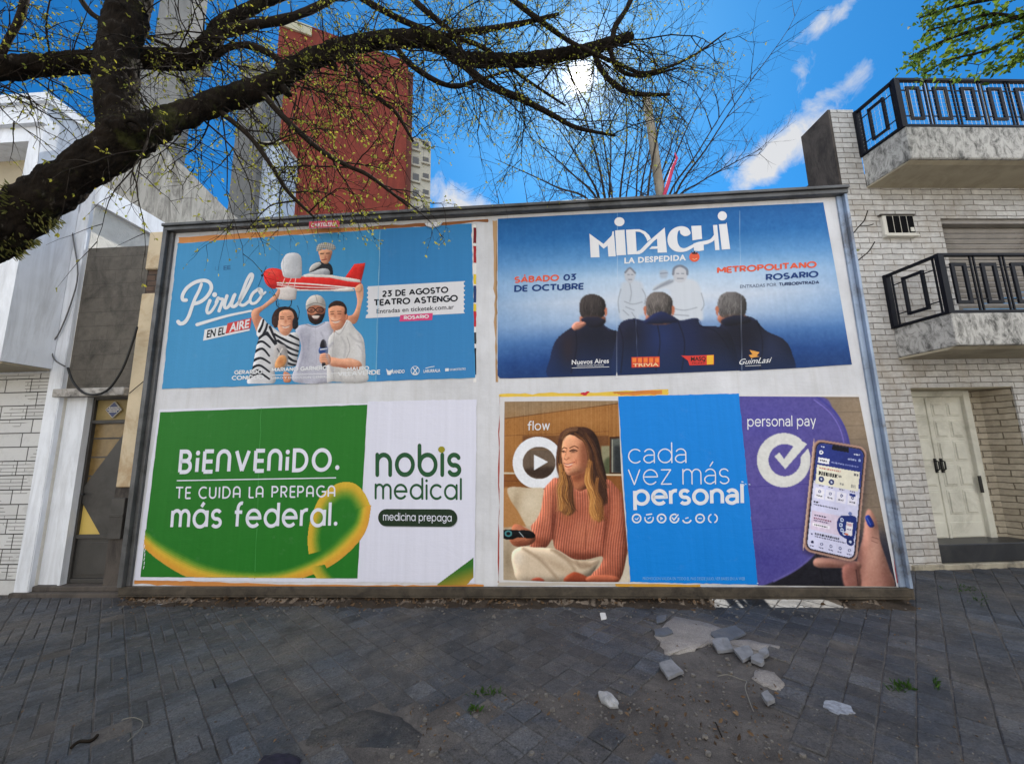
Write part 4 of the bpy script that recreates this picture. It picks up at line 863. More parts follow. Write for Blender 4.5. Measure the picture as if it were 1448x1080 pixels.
# ------------------------------------------------------------------ printed photographs: a small painter whose picture becomes ink on a fine mesh
class Paint:
    """drawn in its own units (an enlargement of the photograph: factor k, offset ox, oy); sampled every 'step' units"""
    def __init__(s, k, ox, oy, x0, y0, x1, y1, step, bg=None):
        s.k, s.ox, s.oy, s.x0, s.y0, s.step = k, ox, oy, x0, y0, step
        s.nx = int((x1-x0)/step)+1; s.ny = int((y1-y0)/step)+1
        s.X, s.Y = np.meshgrid(x0+np.arange(s.nx)*step, y0+np.arange(s.ny)*step)
        s.c = np.zeros((s.ny, s.nx, 3)); s.a = np.zeros((s.ny, s.nx))
        if bg is not None: s.c[:] = bg; s.a[:] = 1
        s.rng = np.random.default_rng(5); s.form = 0
    def blur(s, m, r):
        r = r/s.step
        if r < .35: return m
        h = max(1, int(r*2.5)); g = np.exp(-.5*(np.arange(-h, h+1)/r)**2); g /= g.sum()
        p = np.pad(m, ((h, h), (h, h)), 'edge'); p = sum(g[i]*p[i:i+m.shape[0], :] for i in range(2*h+1)); return sum(g[i]*p[:, i:i+m.shape[1]] for i in range(2*h+1))
    def mask(s, pts, soft=1.0, smooth=True):
        P = smooth_closed(pts, 5) if smooth else [np.array(p, float) for p in pts]
        P = np.array(P); m = np.zeros(s.X.shape, bool)
        jx0 = max(0, int((P[:, 0].min()-s.x0)/s.step)-1); jx1 = min(s.nx, int((P[:, 0].max()-s.x0)/s.step)+2); jy0 = max(0, int((P[:, 1].min()-s.y0)/s.step)-1); jy1 = min(s.ny, int((P[:, 1].max()-s.y0)/s.step)+2)
        if jx1 <= jx0 or jy1 <= jy0: return m.astype(float)
        X, Y = s.X[jy0:jy1, jx0:jx1], s.Y[jy0:jy1, jx0:jx1]; r = np.zeros(X.shape, bool)
        for i in range(len(P)):
            (xa, ya), (xb, yb) = P[i], P[(i+1) % len(P)]
            if ya == yb: continue
            r ^= ((ya > Y) != (yb > Y)) & (X < (xb-xa)*(Y-ya)/(yb-ya)+xa)
        m[jy0:jy1, jx0:jx1] = r
        return s.blur(m.astype(float), soft)
    def put(s, m, col, al=1.0, alpha=False):
        m = np.clip(m*al, 0, 1); col = np.array(col, float); s.c = s.c*(1-m[..., None])+col*m[..., None]
        if alpha: s.a = np.maximum(s.a, m)
    def fill(s, pts, col, soft=1.0, smooth=True, al=1.0, alpha=True, clip=None):
        m = s.mask(pts, soft, smooth)
        if clip is not None: m = m*clip
        s.put(m, col, al, alpha)
        if s.form and al > .8:         # soft modelling of the printed form: light from upper left
            area = float((m > .5).sum())*s.step**2
            if area > 350:
                r = min(20, .13*area**.5); b = s.blur(m, r); k = 2.6*r/s.step; gx = np.gradient(b, axis=1)*k; gy = np.gradient(b, axis=0)*k
                s.shade(m, (1+s.form*np.clip(.75*gx+.6*gy, -1, 1)-.18*s.form*(1-b))[..., None])
        return m
    def ell(s, cx, cy, rx, ry, rot=0, soft=1.0):
        c, n = math.cos(rot), math.sin(rot); u = ((s.X-cx)*c+(s.Y-cy)*n)/rx; v = (-(s.X-cx)*n+(s.Y-cy)*c)/ry
        return s.blur((u*u+v*v < 1).astype(float), soft)
    def glow(s, cx, cy, rx, ry, rot=0):
        c, n = math.cos(rot), math.sin(rot); u = ((s.X-cx)*c+(s.Y-cy)*n)/rx; v = (-(s.X-cx)*n+(s.Y-cy)*c)/ry; return np.exp(-(u*u+v*v))
    def blob(s, cx, cy, rx, ry, col, al=.5, rot=0, clip=None):
        m = s.glow(cx, cy, rx, ry, rot); s.put(m if clip is None else m*clip, col, al)
    def line(s, pts, w, col, soft=.8, al=1.0, clip=None, smooth=True, alpha=False):
        P = smooth_open(pts, 5) if smooth else [np.array(p, float) for p in pts]; n = len(P); d = np.full(s.X.shape, 1e9)
        for i in range(n-1):
            a, b = P[i], P[i+1]; wi = (w[0]+(w[1]-w[0])*i/max(1, n-2)) if hasattr(w, '__len__') else w
            x0, x1 = min(a[0], b[0])-wi-4, max(a[0], b[0])+wi+4; y0, y1 = min(a[1], b[1])-wi-4, max(a[1], b[1])+wi+4
            jx0 = max(0, int((x0-s.x0)/s.step)); jx1 = min(s.nx, int((x1-s.x0)/s.step)+1); jy0 = max(0, int((y0-s.y0)/s.step)); jy1 = min(s.ny, int((y1-s.y0)/s.step)+1)
            if jx1 <= jx0 or jy1 <= jy0: continue
            X, Y = s.X[jy0:jy1, jx0:jx1], s.Y[jy0:jy1, jx0:jx1]; e = b-a; L = e.dot(e)+1e-9; t = np.clip(((X-a[0])*e[0]+(Y-a[1])*e[1])/L, 0, 1)
            q = np.hypot(X-a[0]-t*e[0], Y-a[1]-t*e[1])-wi/2; d[jy0:jy1, jx0:jx1] = np.minimum(d[jy0:jy1, jx0:jx1], q)
        m = np.clip(.5-d/max(soft, s.step*.8), 0, 1)
        if clip is not None: m = m*clip
        s.put(m, col, al, alpha); return m
    def shade(s, m, f):   # multiply inside a mask
        s.c = s.c*(1+m[..., None]*(np.asarray(f)-1))
    def grain(s, amt, m=None):
        g = s.blur(s.rng.normal(0, 1, s.X.shape), 1.2*s.step)*amt*2+s.blur(s.rng.normal(0, 1, s.X.shape), 4*s.step)*amt*4; s.c = s.c+(g if m is None else g*m)[..., None]
    def build(s, name, parent, lift=.002, cut=.5, clip=None):
        keep = s.a >= cut
        if clip is not None:           # clean straight edge: rim points are drawn onto the outline
            ins = np.zeros(s.X.shape, bool); C = [np.array(q, float) for q in clip]
            for i in range(len(C)):
                (xa, ya), (xb, yb) = C[i], C[(i+1) % len(C)]
                if ya != yb: ins ^= ((ya > s.Y) != (yb > s.Y)) & (s.X < (xb-xa)*(s.Y-ya)/(yb-ya)+xa)
            p_ = np.pad(ins, 1); keep = np.zeros_like(ins)
            for dy in range(3):
                for dx in range(3): keep |= p_[dy:dy+s.ny, dx:dx+s.nx]
            rim = keep & ~ins; X, Y = s.X[rim], s.Y[rim]; best = np.full(X.shape, 1e9); bx, by = X.copy(), Y.copy()
            for i in range(len(C)):
                a, b = C[i], C[(i+1) % len(C)]; e = b-a; t = np.clip(((X-a[0])*e[0]+(Y-a[1])*e[1])/(e.dot(e)+1e-9), 0, 1); qx, qy = a[0]+t*e[0], a[1]+t*e[1]; d = np.hypot(X-qx, Y-qy); m = d < best; best[m] = d[m]; bx[m] = qx[m]; by[m] = qy[m]
            s.X = s.X.copy(); s.Y = s.Y.copy(); s.X[rim] = bx; s.Y[rim] = by
        f = (s.ox+s.X/s.k, s.oy+s.Y/s.k); D = np.stack([f[0]-CXP, CYP-f[1], np.full(s.X.shape, -FPX)], -1) @ RW.T
        d0 = .046+lift; t = ((BRD.p+BRD.d*d0-CAM).dot(BRD.d))/(D @ BRD.d); V = CAM+D*t[..., None]
        idx = np.arange(s.nx*s.ny).reshape(s.ny, s.nx); kf = keep[:-1, :-1] & keep[1:, :-1] & keep[1:, 1:] & keep[:-1, 1:]
        q = np.stack([idx[:-1, :-1], idx[1:, :-1], idx[1:, 1:], idx[:-1, 1:]], -1)[kf]
        used = np.unique(q); rem = np.full(s.nx*s.ny, -1); rem[used] = np.arange(len(used)); q = rem[q]
        me = bpy.data.meshes.new(name); me.vertices.add(len(used)); me.vertices.foreach_set('co', V.reshape(-1, 3)[used].astype(np.float32).ravel())
        me.loops.add(q.size); me.loops.foreach_set('vertex_index', q.astype(np.int32).ravel()); me.polygons.add(len(q)); me.polygons.foreach_set('loop_start', np.arange(0, q.size, 4, dtype=np.int32)); me.polygons.foreach_set('loop_total', np.full(len(q), 4, np.int32)); me.update(calc_edges=True)
        col = lin(np.clip(s.c, 0, 255).reshape(-1, 3)[used])*.86; ca = me.color_attributes.new('ink', 'FLOAT_COLOR', 'POINT'); ca.data.foreach_set('color', np.concatenate([col, np.ones((len(used), 1))], 1).astype(np.float32).ravel())
        me.materials.append(M_print); o = bpy.data.objects.new(name, me); COL.objects.link(o)
        if parent is not None: o.parent = parent; o.matrix_parent_inverse = parent_inv(parent)
        return o
def paper(name, corners, mat, parent=None, lift=0.0, rag=1.0, seed=1, thick=.0035, nx=40):
    """a pasted sheet with slightly uneven edges"""
    r = random.Random(seed); P = [np.array(c, float) for c in corners]; ring = []
    for k in range(4):
        a, b = P[k], P[(k+1) % 4]
        for q in range(nx):
            w = a+(b-a)*q/nx
            if q: w = w+np.array([r.gauss(0, rag*.3), r.gauss(0, rag*.3)])+rag*.8*np.array([mnoise.noise(Vector((q*.25, k*7+seed, 0))), mnoise.noise(Vector((q*.25, k*7+seed, 9)))])
            ring.append(w)
    m = MB(); m.prism([Sheet.at(x, y, lift) for x, y in ring], [Sheet.at(x, y, lift-thick) for x, y in ring]); return m.build(name, mat, parent)
def seam(parent, a, b, mat, w=.7, lift=.0042):
    n = 14; r = random.Random(int(a[0])); P = [np.array(a)+(np.array(b)-np.array(a))*k/n+np.array([r.gauss(0, .25), 0]) for k in range(n+1)]
    v, f = ribbon(P, [w*(.5+.8*r.random()) for _ in P], False); m = MB(); m.add([Sheet.at(q[0], q[1], lift) for q in v], f); return m.build('seam', mat, parent)

# ================================================================== poster: toy aeroplane comedy show
def poster_plane():
    o = paper('poster', [(251, 344), (667, 316), (672, 534), (229, 550)], ink(64, 146, 198), None, 0, 1.0, 3)
    tag(o, 'sky blue show poster of three men holding up a red toy plane', 'poster', 'posters pasted on the billboard')
    W = ink(226, 228, 232); K = ink(18, 24, 34)
    # the right hand sheet is printed a shade deeper
    put_poly('right_sheet', o, [[(539, 325), (666, 317), (671, 533), (533, 539)]], ink(52, 130, 190), .0006)
    # script title drawn with a brush
    z = lambda pts: [(230+x/7.2, 350+y/7.2) for x, y in pts]
    m = MB()
    def brush(pts, w):
        P = smooth_open(z(pts), 7); n = len(P)
        ww = [(w[0]+(w[1]-w[0])*k/(n-1))/7.2 for k in range(n)] if hasattr(w, '__len__') else w/7.2
        v, f = ribbon(P, ww); brush.k += 1; m.add([Sheet.at(q[0], q[1], .003+.0001*brush.k) for q in v], f)
    brush.k = 0
    brush([(395, 372), (375, 430), (330, 520), (300, 600), (265, 700), (225, 760), (180, 775), (158, 755)], (30, 40))
    brush([(240, 535), (205, 530), (205, 480), (250, 410), (330, 355), (420, 335), (480, 360), (495, 420), (450, 500), (380, 555), (310, 575)], (36, 36))
    brush([(482, 540), (462, 590), (450, 640), (462, 668), (495, 650), (530, 600), (560, 545)], (34, 26))
    brush([(540, 560), (562, 512), (578, 522), (612, 528), (602, 570), (574, 645)], (22, 34)); brush([(530, 480), (529, 481)], 50)
    brush([(655, 492), (632, 570), (634, 612), (664, 608), (700, 550), (722, 492)], (34, 28)); brush([(735, 480), (712, 540), (702, 590), (735, 598), (790, 540), (850, 440), (900, 340), (915, 285), (895, 275), (860, 330), (820, 430), (785, 530), (790, 580), (830, 585), (880, 545)], (34, 30))
    brush([(975, 425), (920, 465), (890, 530), (905, 568), (950, 560), (1000, 500), (1010, 440), (985, 420), (985, 450), (1010, 480), (1045, 455)], (32, 22))
    m.build('title_lettering', W, o)
    m = MB(); P = smooth_open(z([(350, 785), (500, 740), (680, 690), (900, 645)]), 6); v, f = ribbon(P, [(34-14*k/(len(P)-1))/7.2 for k in range(len(P))]); m.add([Sheet.at(q[0], q[1], .003) for q in v], f); m.build('underline', W, o)
    put_poly('subtitle_band', o, [z([(428, 835), (660, 790), (638, 875), (888, 828), (885, 845), (412, 948)])], W, .0025)
    put_poly('subtitle_band', o, [z([(660, 772), (905, 715), (890, 822), (640, 878)])], ink(204, 62, 60), .0029)
    put_font('subtitle_lettering', o, 'EN EL', z([(445, 922)])[0], z([(632, 884)])[0], (1.6, -11.2), K, .028, .0035)
    put_font('subtitle_lettering', o, 'AIRE', z([(676, 862)])[0], z([(876, 815)])[0], (1.6, -12.2), W, .026, .0035)
    # faint overprint of an older bill
    put_font('show_through', o, 'EE', (316, 382), (326, 381), (0, -6), ink(44, 104, 150), .03, .0012); put_font('show_through', o, 'U', (304, 383), (309, 382), (0, -6), ink(56, 126, 174), .0, .0012)
    # ticket stub
    tk = [(519.5, 405), (657, 397.5)]
    for k in range(7): tk += [(658-.1*k, 398+k*6.4), (655.5, 400+k*6.4), (656, 403+k*6.4), (658-.1*k, 404+k*6.4)]
    tk += [(657, 443), (517, 450)]
    for k in range(6, -1, -1): tk += [(517.6+.2*(6-k), 408+k*6.3), (520.5, 406+k*6.3), (520.5, 403.5+k*6.3)]
    put_poly('ticket', o, [tk[:-1]], ink(222, 222, 228), .0025)
    put_caps('date_lettering', o, '23 DE AGOSTO', (540, 420.3), (634, 414.2), (0, -9.2), K, .0035)
    put_caps('venue_lettering', o, 'TEATRO ASTENGO', (528.5, 433), (647.5, 426.3), (0, -9.6), K, .0035)
    put_font('web_lettering', o, 'Entradas en ticketek.com.ar', (532.5, 443.3), (642, 436.8), (0, -6.2), ink(34, 38, 46), .012, .0035)
    put_poly('town_tag', o, [[(566, 445.5), (612, 442.5), (611, 452.5), (565, 454.5)]], ink(214, 72, 126), .0029)
    put_caps('town_lettering', o, 'ROSARIO', (571, 452), (606.5, 449.8), (0, -5.2), W, .0036)
    # small print and partner marks along the foot
    put_caps('name_lettering', o, 'GERARDO', (331, 529.5), (371, 528.5), (.3, -6.0), W, .0046); put_caps('name_lettering', o, 'CONIGLIO', (327.5, 537.5), (373, 536.2), (.3, -6.2), W, .0046)
    put_caps('name_lettering', o, 'MARIANO GARNERO', (384, 526), (463, 523), (.2, -6.2), W, .0046)
    put_caps('name_lettering', o, 'MAURO', (491, 524.5), (522, 523), (0, -5.6), W, .0046); put_caps('name_lettering', o, 'VILLAVERDE', (477.5, 532.2), (537.5, 529.3), (0, -6.8), W, .0046)
    m = MB(); v, f = ribbon([(384, 530.5), (500, 527)], .9, False); m.add([Sheet.at(q[0], q[1], .0046) for q in v], f); m.build('rule', W, o)
    put_font('small_print', o, 'LIBRO Y DIRECCION GENERAL', (384, 536), (468, 534), (0, -3), W, .012, .0046)
    put_font('partner_lettering', o, 'YIRANDO', (549, 528.5), (572, 527.4), (.3, -5), W, .026, .0035); put_poly('partner_emblem', o, [[(546, 521), (551, 526), (556, 521), (552, 530), (548, 530)]], W, .0034)
    m = MB(); v, f = ribbon([(587+5.8*math.cos(a), 524+6.2*math.sin(a)) for a in np.linspace(0, 2*math.pi, 25)], .8); m.add([Sheet.at(q[0], q[1], .0034) for q in v], f)
    for a_, b_ in (((584, 520), (590, 528)), ((590, 520), (584, 528)), ((583.5, 528.5), (590.5, 528.5))): v, f = ribbon([a_, b_], 1.3); m.add([Sheet.at(q[0], q[1], .0036) for q in v], f)
    m.build('partner_emblem', W, o)
    put_font('partner_lettering', o, 'LABURRALA', (599, 527), (622.5, 525.8), (0, -4.4), W, .02, .0035); m = MB(); v, f = ribbon([(602, 520.5), (608, 519), (614, 518)], 1.0); m.add([Sheet.at(q[0], q[1], .0034) for q in v], f); m.build('partner_emblem', W, o)
    put_poly('partner_emblem', o, [[(629.5, 520.8), (634.5, 520.5), (634.5, 524.6), (629.5, 525)]], W, .0034); put_font('partner_lettering', o, 'VIVAMOSTEATRO', (635.5, 524.4), (658.5, 523), (0, -3.2), W, .01, .0035)
    sm = print_mat('faint_seam', alb(150, 196, 224))
    seam(o, (537.5, 326), (531.5, 538), sm); seam(o, (396, 334), (386, 544), print_mat('faint_seam_dark', alb(58, 132, 182)), .6, .0012)
    # ---- the printed photograph of the three men and the plane
    p = Paint(4.91, 340, 330, 40, 40, 890, 1045, 2.3)
    SK, SKd, SKl = (214, 158, 130), (166, 104, 82), (236, 190, 164); p.form = .24
    red, redd = (214, 50, 44), (168, 34, 36)
    # puppet pilot
    p.fill([(528, 200), (560, 195), (615, 205), (640, 240), (640, 300), (610, 312), (490, 312), (480, 270), (500, 220)], (40, 42, 48))
    p.fill([(500, 215), (545, 200), (560, 215), (530, 240), (480, 268), (478, 245)], (196, 194, 190)); p.fill([(505, 265), (560, 245), (610, 250), (620, 285), (590, 312), (510, 310), (430, 305), (428, 292)], (176, 178, 182)); p.fill([(570, 265), (615, 258), (616, 295), (580, 310)], (150, 152, 158), 3)
    m_ = p.fill([(545, 118), (632, 115), (632, 160), (615, 200), (590, 212), (560, 195), (548, 160)], (216, 160, 128)); p.blob(620, 165, 18, 40, (150, 92, 72), .7, 0, m_); p.line([(556, 142), (578, 140)], 6, (50, 36, 30)); p.line([(596, 140), (618, 138)], 6, (50, 36, 30)); p.blob(590, 168, 7, 14, (180, 110, 88), .9); p.line([(566, 186), (600, 180)], 6, (140, 50, 50))
    m_ = p.fill([(526, 122), (535, 80), (590, 62), (650, 78), (660, 112), (625, 118), (580, 108), (545, 125)], (168, 164, 158))
    for q in range(9): p.line([(520+q*16, 130), (545+q*14, 60)], 4, (96, 94, 92), al=.8, clip=m_)
    for q in range(4): p.line([(520, 82+q*13), (665, 76+q*13)], 3, (216, 212, 206), al=.7, clip=m_)
    # plane
    p.fill([(180, 225), (150, 295), (125, 370)], (20, 20, 24), .8, False); p.line([(180, 228), (124, 368)], 6, (22, 24, 30), alpha=True); p.ell(150, 292, 9, 9); p.put(p.ell(150, 292, 9, 10), (22, 24, 30), 1, True)
    m_ = p.fill([(160, 290), (180, 250), (230, 240), (290, 255), (330, 300), (500, 300), (620, 302), (740, 318), (830, 330), (840, 390), (760, 380), (620, 392), (420, 392), (280, 382), (220, 385), (175, 350)], red)
    p.fill([(725, 305), (790, 212), (868, 204), (862, 240), (838, 340), (820, 330)], red, 1, False); p.fill([(790, 212), (868, 204), (864, 225), (785, 240)], (230, 76, 66), 3, False, .6)
    p.blob(215, 270, 45, 22, (240, 110, 96), .6, 0, m_); p.blob(230, 370, 60, 16, redd, .8, 0, m_); p.line([(215, 250), (240, 300), (250, 370)], 4, redd, al=.6, clip=m_); p.blob(700, 380, 140, 12, redd, .6, 0, m_)
    p.fill([(440, 284), (640, 290), (830, 322), (835, 342), (740, 332), (620, 308), (440, 302)], (226, 218, 214), 1, False)
    p.line([(256, 344), (480, 352), (835, 384)], 9, (236, 230, 226)); p.line([(256, 358), (440, 372), (760, 384)], 6, (230, 222, 218))
    p.fill([(250, 376), (420, 388), (620, 390), (760, 378), (790, 400), (700, 404), (480, 400), (300, 398)], (222, 214, 210), 1)
    m_ = p.fill([(280, 215), (300, 165), (330, 138), (390, 136), (420, 160), (428, 220), (424, 300), (400, 312), (310, 306), (290, 270)], (204, 204, 208)); p.blob(390, 220, 45, 90, (182, 184, 190), .7, 0, m_); p.blob(320, 180, 30, 40, (220, 220, 224), .8, 0, m_); p.line([(300, 170), (296, 240), (312, 304)], 3, (150, 150, 156), al=.6)
    for a_, b_ in (((308, 312), (286, 366)), ((352, 314), (326, 372)), ((384, 312), (372, 378))): p.line([a_, b_], 5, (226, 200, 196))
    m_ = p.fill([(256, 380), (330, 368), (394, 384), (386, 460), (330, 466), (262, 458)], (206, 198, 196), 1, False); p.blob(300, 420, 30, 40, (224, 216, 212), .7, 0, m_)
    # middle man
    m_ = p.fill([(380, 660), (460, 628), (520, 640), (600, 610), (640, 640), (660, 760), (650, 930), (640, 1030), (370, 1030), (390, 900), (420, 780)], (184, 184, 198)); p.blob(440, 800, 40, 160, (150, 150, 166), .6, 0, m_); p.blob(560, 700, 60, 60, (204, 204, 216), .7, 0, m_); p.line([(455, 632), (520, 650), (585, 620)], 7, (150, 152, 166), clip=m_); p.line([(520, 655), (530, 900)], 4, (160, 160, 174), al=.5, clip=m_)
    m_ = p.fill([(462, 500), (520, 480), (585, 500), (588, 560), (560, 620), (510, 632), (475, 600), (462, 550)], (176, 116, 90)); p.blob(570, 540, 20, 60, (116, 70, 54), .7, 0, m_)
    p.fill([(466, 560), (500, 568), (530, 556), (570, 562), (586, 552), (566, 615), (520, 634), (480, 612)], (38, 28, 26), 2)
    p.fill([(494, 574), (528, 570), (552, 574), (542, 590), (512, 592)], (222, 206, 198), 2); p.blob(520, 500, 40, 14, (150, 96, 74), .5); p.blob(480, 560, 12, 30, (190, 130, 102), .4); p.line([(575, 560), (570, 600)], 8, (24, 18, 18), 4, .6); p.line([(488, 572), (522, 604), (558, 572)], 6, (90, 44, 40), 1.5)
    for cx in (492, 550): p.line([(x_, y_) for x_, y_ in arc(cx, 532, 26, 17, 0, 360, 14)], 6, (34, 24, 24), smooth=False); p.blob(cx, 534, 12, 7, (60, 40, 36), .8)
    p.line([(518, 530), (526, 530)], 6, (34, 24, 24)); p.blob(520, 548, 10, 10, (206, 144, 116), .7)
    m_ = p.fill([(455, 530), (455, 480), (480, 440), (520, 426), (560, 434), (588, 470), (590, 520), (560, 505), (520, 498), (480, 510)], (196, 190, 184)); p.blob(500, 455, 26, 26, (228, 224, 220), .8, 0, m_); p.blob(575, 480, 18, 40, (140, 136, 134), .7, 0, m_); p.line([(458, 505), (520, 482), (588, 500)], 5, (120, 116, 114), al=.8, clip=m_); p.line([(522, 430), (535, 480)], 4, (140, 136, 134), al=.8, clip=m_)
    # left man
    p.line([(250, 470), (255, 505), (300, 520), (345, 505), (355, 465)], 8, (30, 30, 36), alpha=True)
    m_ = p.fill([(262, 385), (230, 430), (150, 500), (85, 530), (75, 580), (95, 640), (120, 690), (160, 600), (130, 560), (200, 500), (258, 455), (275, 400)], SK); p.blob(120, 600, 30, 60, SKd, .6, .2, m_); p.blob(190, 470, 40, 14, SKl, .6, -.6, m_); p.blob(140, 560, 16, 30, SKd, .6, 0, m_)
    m_ = p.fill([(150, 590), (185, 620), (225, 650), (300, 700), (345, 690), (390, 690), (412, 760), (395, 880), (380, 920), (320, 925), (240, 940), (235, 1040), (50, 1045), (80, 940), (110, 780), (125, 730), (110, 690)], (204, 204, 208), 1)
    for q, (a_, b_, c_) in enumerate([((100, 770), (150, 750), (205, 790)), ((88, 830), (150, 800), (200, 850)), ((78, 890), (140, 865), (205, 900)), ((66, 945), (130, 915), (200, 960)), ((58, 1000), (130, 970), (200, 1010)), ((120, 735), (180, 700), (240, 770)), ((185, 690), (215, 730), (250, 765)), ((130, 680), (150, 640), (160, 600)), ((160, 700), (178, 660), (186, 628)), ((205, 650), (235, 720), (250, 750)), ((240, 700), (320, 745), (408, 780)), ((260, 745), (330, 790), (405, 820)), ((300, 800), (350, 835), (402, 850)), ((320, 850), (360, 880), (394, 890)), ((310, 690), (360, 715), (410, 740)), ((300, 885), (340, 905), (384, 915)), ((70, 970), (110, 950), (150, 960))]):
        p.line([a_, b_, c_], (19, 13), (36, 38, 46), 1.5, clip=m_)
    p.blob(250, 880, 50, 60, (176, 170, 168), .6, 0, m_); p.line([(245, 690), (300, 718), (345, 692)], 9, (220, 220, 224), clip=m_)
    m_ = p.fill([(240, 780), (290, 770), (322, 800), (330, 900), (300, 940), (250, 930), (232, 860)], (168, 164, 164), 3); p.line([(256, 800), (280, 840)], 9, (70, 74, 84), al=.8); p.line([(290, 800), (262, 850)], 9, (220, 214, 210), al=.8)
    m_ = p.fill([(240, 900), (270, 850), (310, 850), (320, 890), (290, 930), (245, 935)], (216, 160, 110), 2); p.blob(280, 890, 20, 26, (180, 110, 72), .6, 0, m_); p.fill([(300, 960), (345, 975), (350, 1030), (300, 1030)], (200, 140, 112), 2)
    p.fill([(215, 600), (235, 540), (280, 510), (340, 510), (385, 540), (400, 600), (385, 660), (240, 650)], (54, 36, 30), 2)
    m_ = p.fill([(255, 590), (275, 545), (320, 530), (360, 545), (374, 600), (362, 660), (330, 705), (295, 705), (262, 665)], (222, 164, 134)); p.blob(358, 630, 18, 60, (172, 106, 82), .7, 0, m_); p.blob(290, 620, 26, 26, (236, 186, 158), .6, 0, m_); p.blob(310, 560, 40, 14, (206, 146, 116), .7, 0, m_)
    p.line([(276, 578), (302, 580)], 5, (70, 46, 38), 1.5); p.line([(326, 580), (352, 576)], 5, (70, 46, 38), 1.5); p.line([(278, 592), (300, 594)], 6, (90, 58, 48), 2); p.line([(330, 594), (350, 592)], 6, (90, 58, 48), 2); p.blob(314, 612, 9, 14, (192, 124, 98), .8); p.fill([(286, 641), (312, 648), (342, 638), (328, 655), (302, 657)], (230, 214, 204), 2); p.line([(282, 638), (312, 648), (346, 634)], 4, (140, 66, 58), 1.5); p.line([(300, 664), (316, 667), (330, 662)], 4, (186, 104, 92), 2, .8); p.blob(315, 688, 28, 12, (190, 130, 102), .6); p.line([(272, 630), (284, 648)], 3, (186, 124, 100), 3, .7); p.line([(352, 622), (350, 646)], 4, (176, 112, 88), 3, .7); p.blob(290, 586, 16, 9, (196, 134, 108), .6); p.blob(340, 586, 16, 9, (190, 126, 100), .6); p.blob(288, 628, 14, 12, (246, 198, 172), .6); p.blob(340, 626, 12, 12, (238, 184, 156), .5)
    p.line([(262, 600), (268, 545), (310, 512), (360, 520), (398, 570)], 9, (36, 36, 44)); p.fill([(364, 600), (380, 585), (398, 600), (396, 650), (372, 668), (360, 640)], (36, 34, 42), 1.5); p.fill([(228, 585), (255, 580), (262, 620), (250, 655), (228, 645)], (70, 50, 46), 1.5); p.line([(392, 500), (408, 540), (400, 600)], 6, (36, 36, 44), alpha=True)
    # right man
    m_ = p.fill([(800, 390), (845, 350), (856, 420), (840, 500), (820, 590), (790, 630), (730, 610), (730, 575), (780, 560), (810, 480)], SK); p.blob(840, 460, 16, 110, (232, 184, 156), .7, .1, m_); p.blob(790, 590, 40, 24, SKd, .6, 0, m_); p.fill([(795, 378), (832, 350), (846, 380), (830, 410), (800, 405)], (226, 172, 142), 2)
    m_ = p.fill([(640, 690), (660, 660), (740, 600), (800, 660), (850, 720), (866, 800), (870, 920), (876, 1030), (640, 1030), (600, 1020), (610, 800), (612, 730)], (206, 204, 204), 1); p.blob(650, 850, 40, 160, (168, 166, 168), .6, 0, m_); p.blob(830, 780, 40, 100, (222, 220, 222), .7, 0, m_); p.line([(740, 720), (760, 800), (730, 880)], 6, (160, 158, 160), 3, .7, clip=m_); p.line([(652, 690), (640, 860), (650, 1020)], 4, (160, 158, 160), 2, .7, clip=m_); p.line([(650, 670), (690, 700), (742, 612)], 8, (178, 176, 178), 2, .8, clip=m_); p.fill([(650, 668), (690, 662), (730, 610), (680, 640), (650, 690)], (190, 130, 104), 2, clip=m_)
    for q in range(5): p.line([(805+q*12, 770+q*9), (850, 800+q*20)], 4, (178, 176, 180), 2, .6, clip=m_)
    m_ = p.fill([(612, 510), (650, 495), (720, 505), (738, 540), (735, 600), (700, 660), (650, 672), (622, 630), (612, 570)], (222, 158, 126)); p.blob(718, 590, 24, 60, (170, 102, 78), .7, 0, m_); p.blob(650, 600, 30, 26, (238, 184, 154), .7, 0, m_); p.blob(660, 520, 40, 14, (230, 172, 142), .6, 0, m_)
    m_ = p.fill([(610, 520), (618, 490), (660, 466), (710, 475), (736, 510), (740, 555), (722, 560), (722, 515), (680, 502), (640, 506)], (62, 44, 36), 2)
    p.line([(624, 545), (650, 542)], 5, (84, 54, 42), 1.5); p.line([(672, 542), (700, 542)], 5, (84, 54, 42), 1.5); p.line([(628, 558), (648, 558)], 6, (100, 64, 52), 2); p.line([(676, 558), (698, 558)], 6, (100, 64, 52), 2); p.blob(656, 578, 9, 14, (190, 118, 92), .8); p.fill([(634, 606), (660, 612), (692, 603), (678, 619), (650, 621)], (232, 216, 206), 2); p.line([(642, 628), (664, 632), (684, 624)], 4, (186, 108, 92), 2, .8); p.blob(660, 652, 34, 10, (190, 128, 102), .6); p.blob(636, 566, 16, 9, (196, 134, 108), .6); p.blob(688, 566, 16, 9, (190, 126, 100), .6); p.line([(616, 585), (630, 600)], 3, (190, 128, 104), 3, .6); p.line([(700, 590), (706, 612)], 4, (176, 112, 90), 3, .7); p.blob(640, 590, 14, 12, (244, 194, 166), .7); p.line([(630, 604), (660, 612), (696, 600)], 4, (140, 66, 58), 1.5); p.fill([(735, 560), (748, 570), (740, 600), (730, 598)], (196, 130, 104), 1.5)
    m_ = p.fill([(620, 860), (700, 870), (760, 866), (830, 890), (842, 930), (800, 950), (700, 930), (620, 915)], SK, 2); p.blob(720, 925, 100, 14, SKd, .7, .1, m_); p.blob(760, 880, 50, 10, SKl, .6, .1, m_)
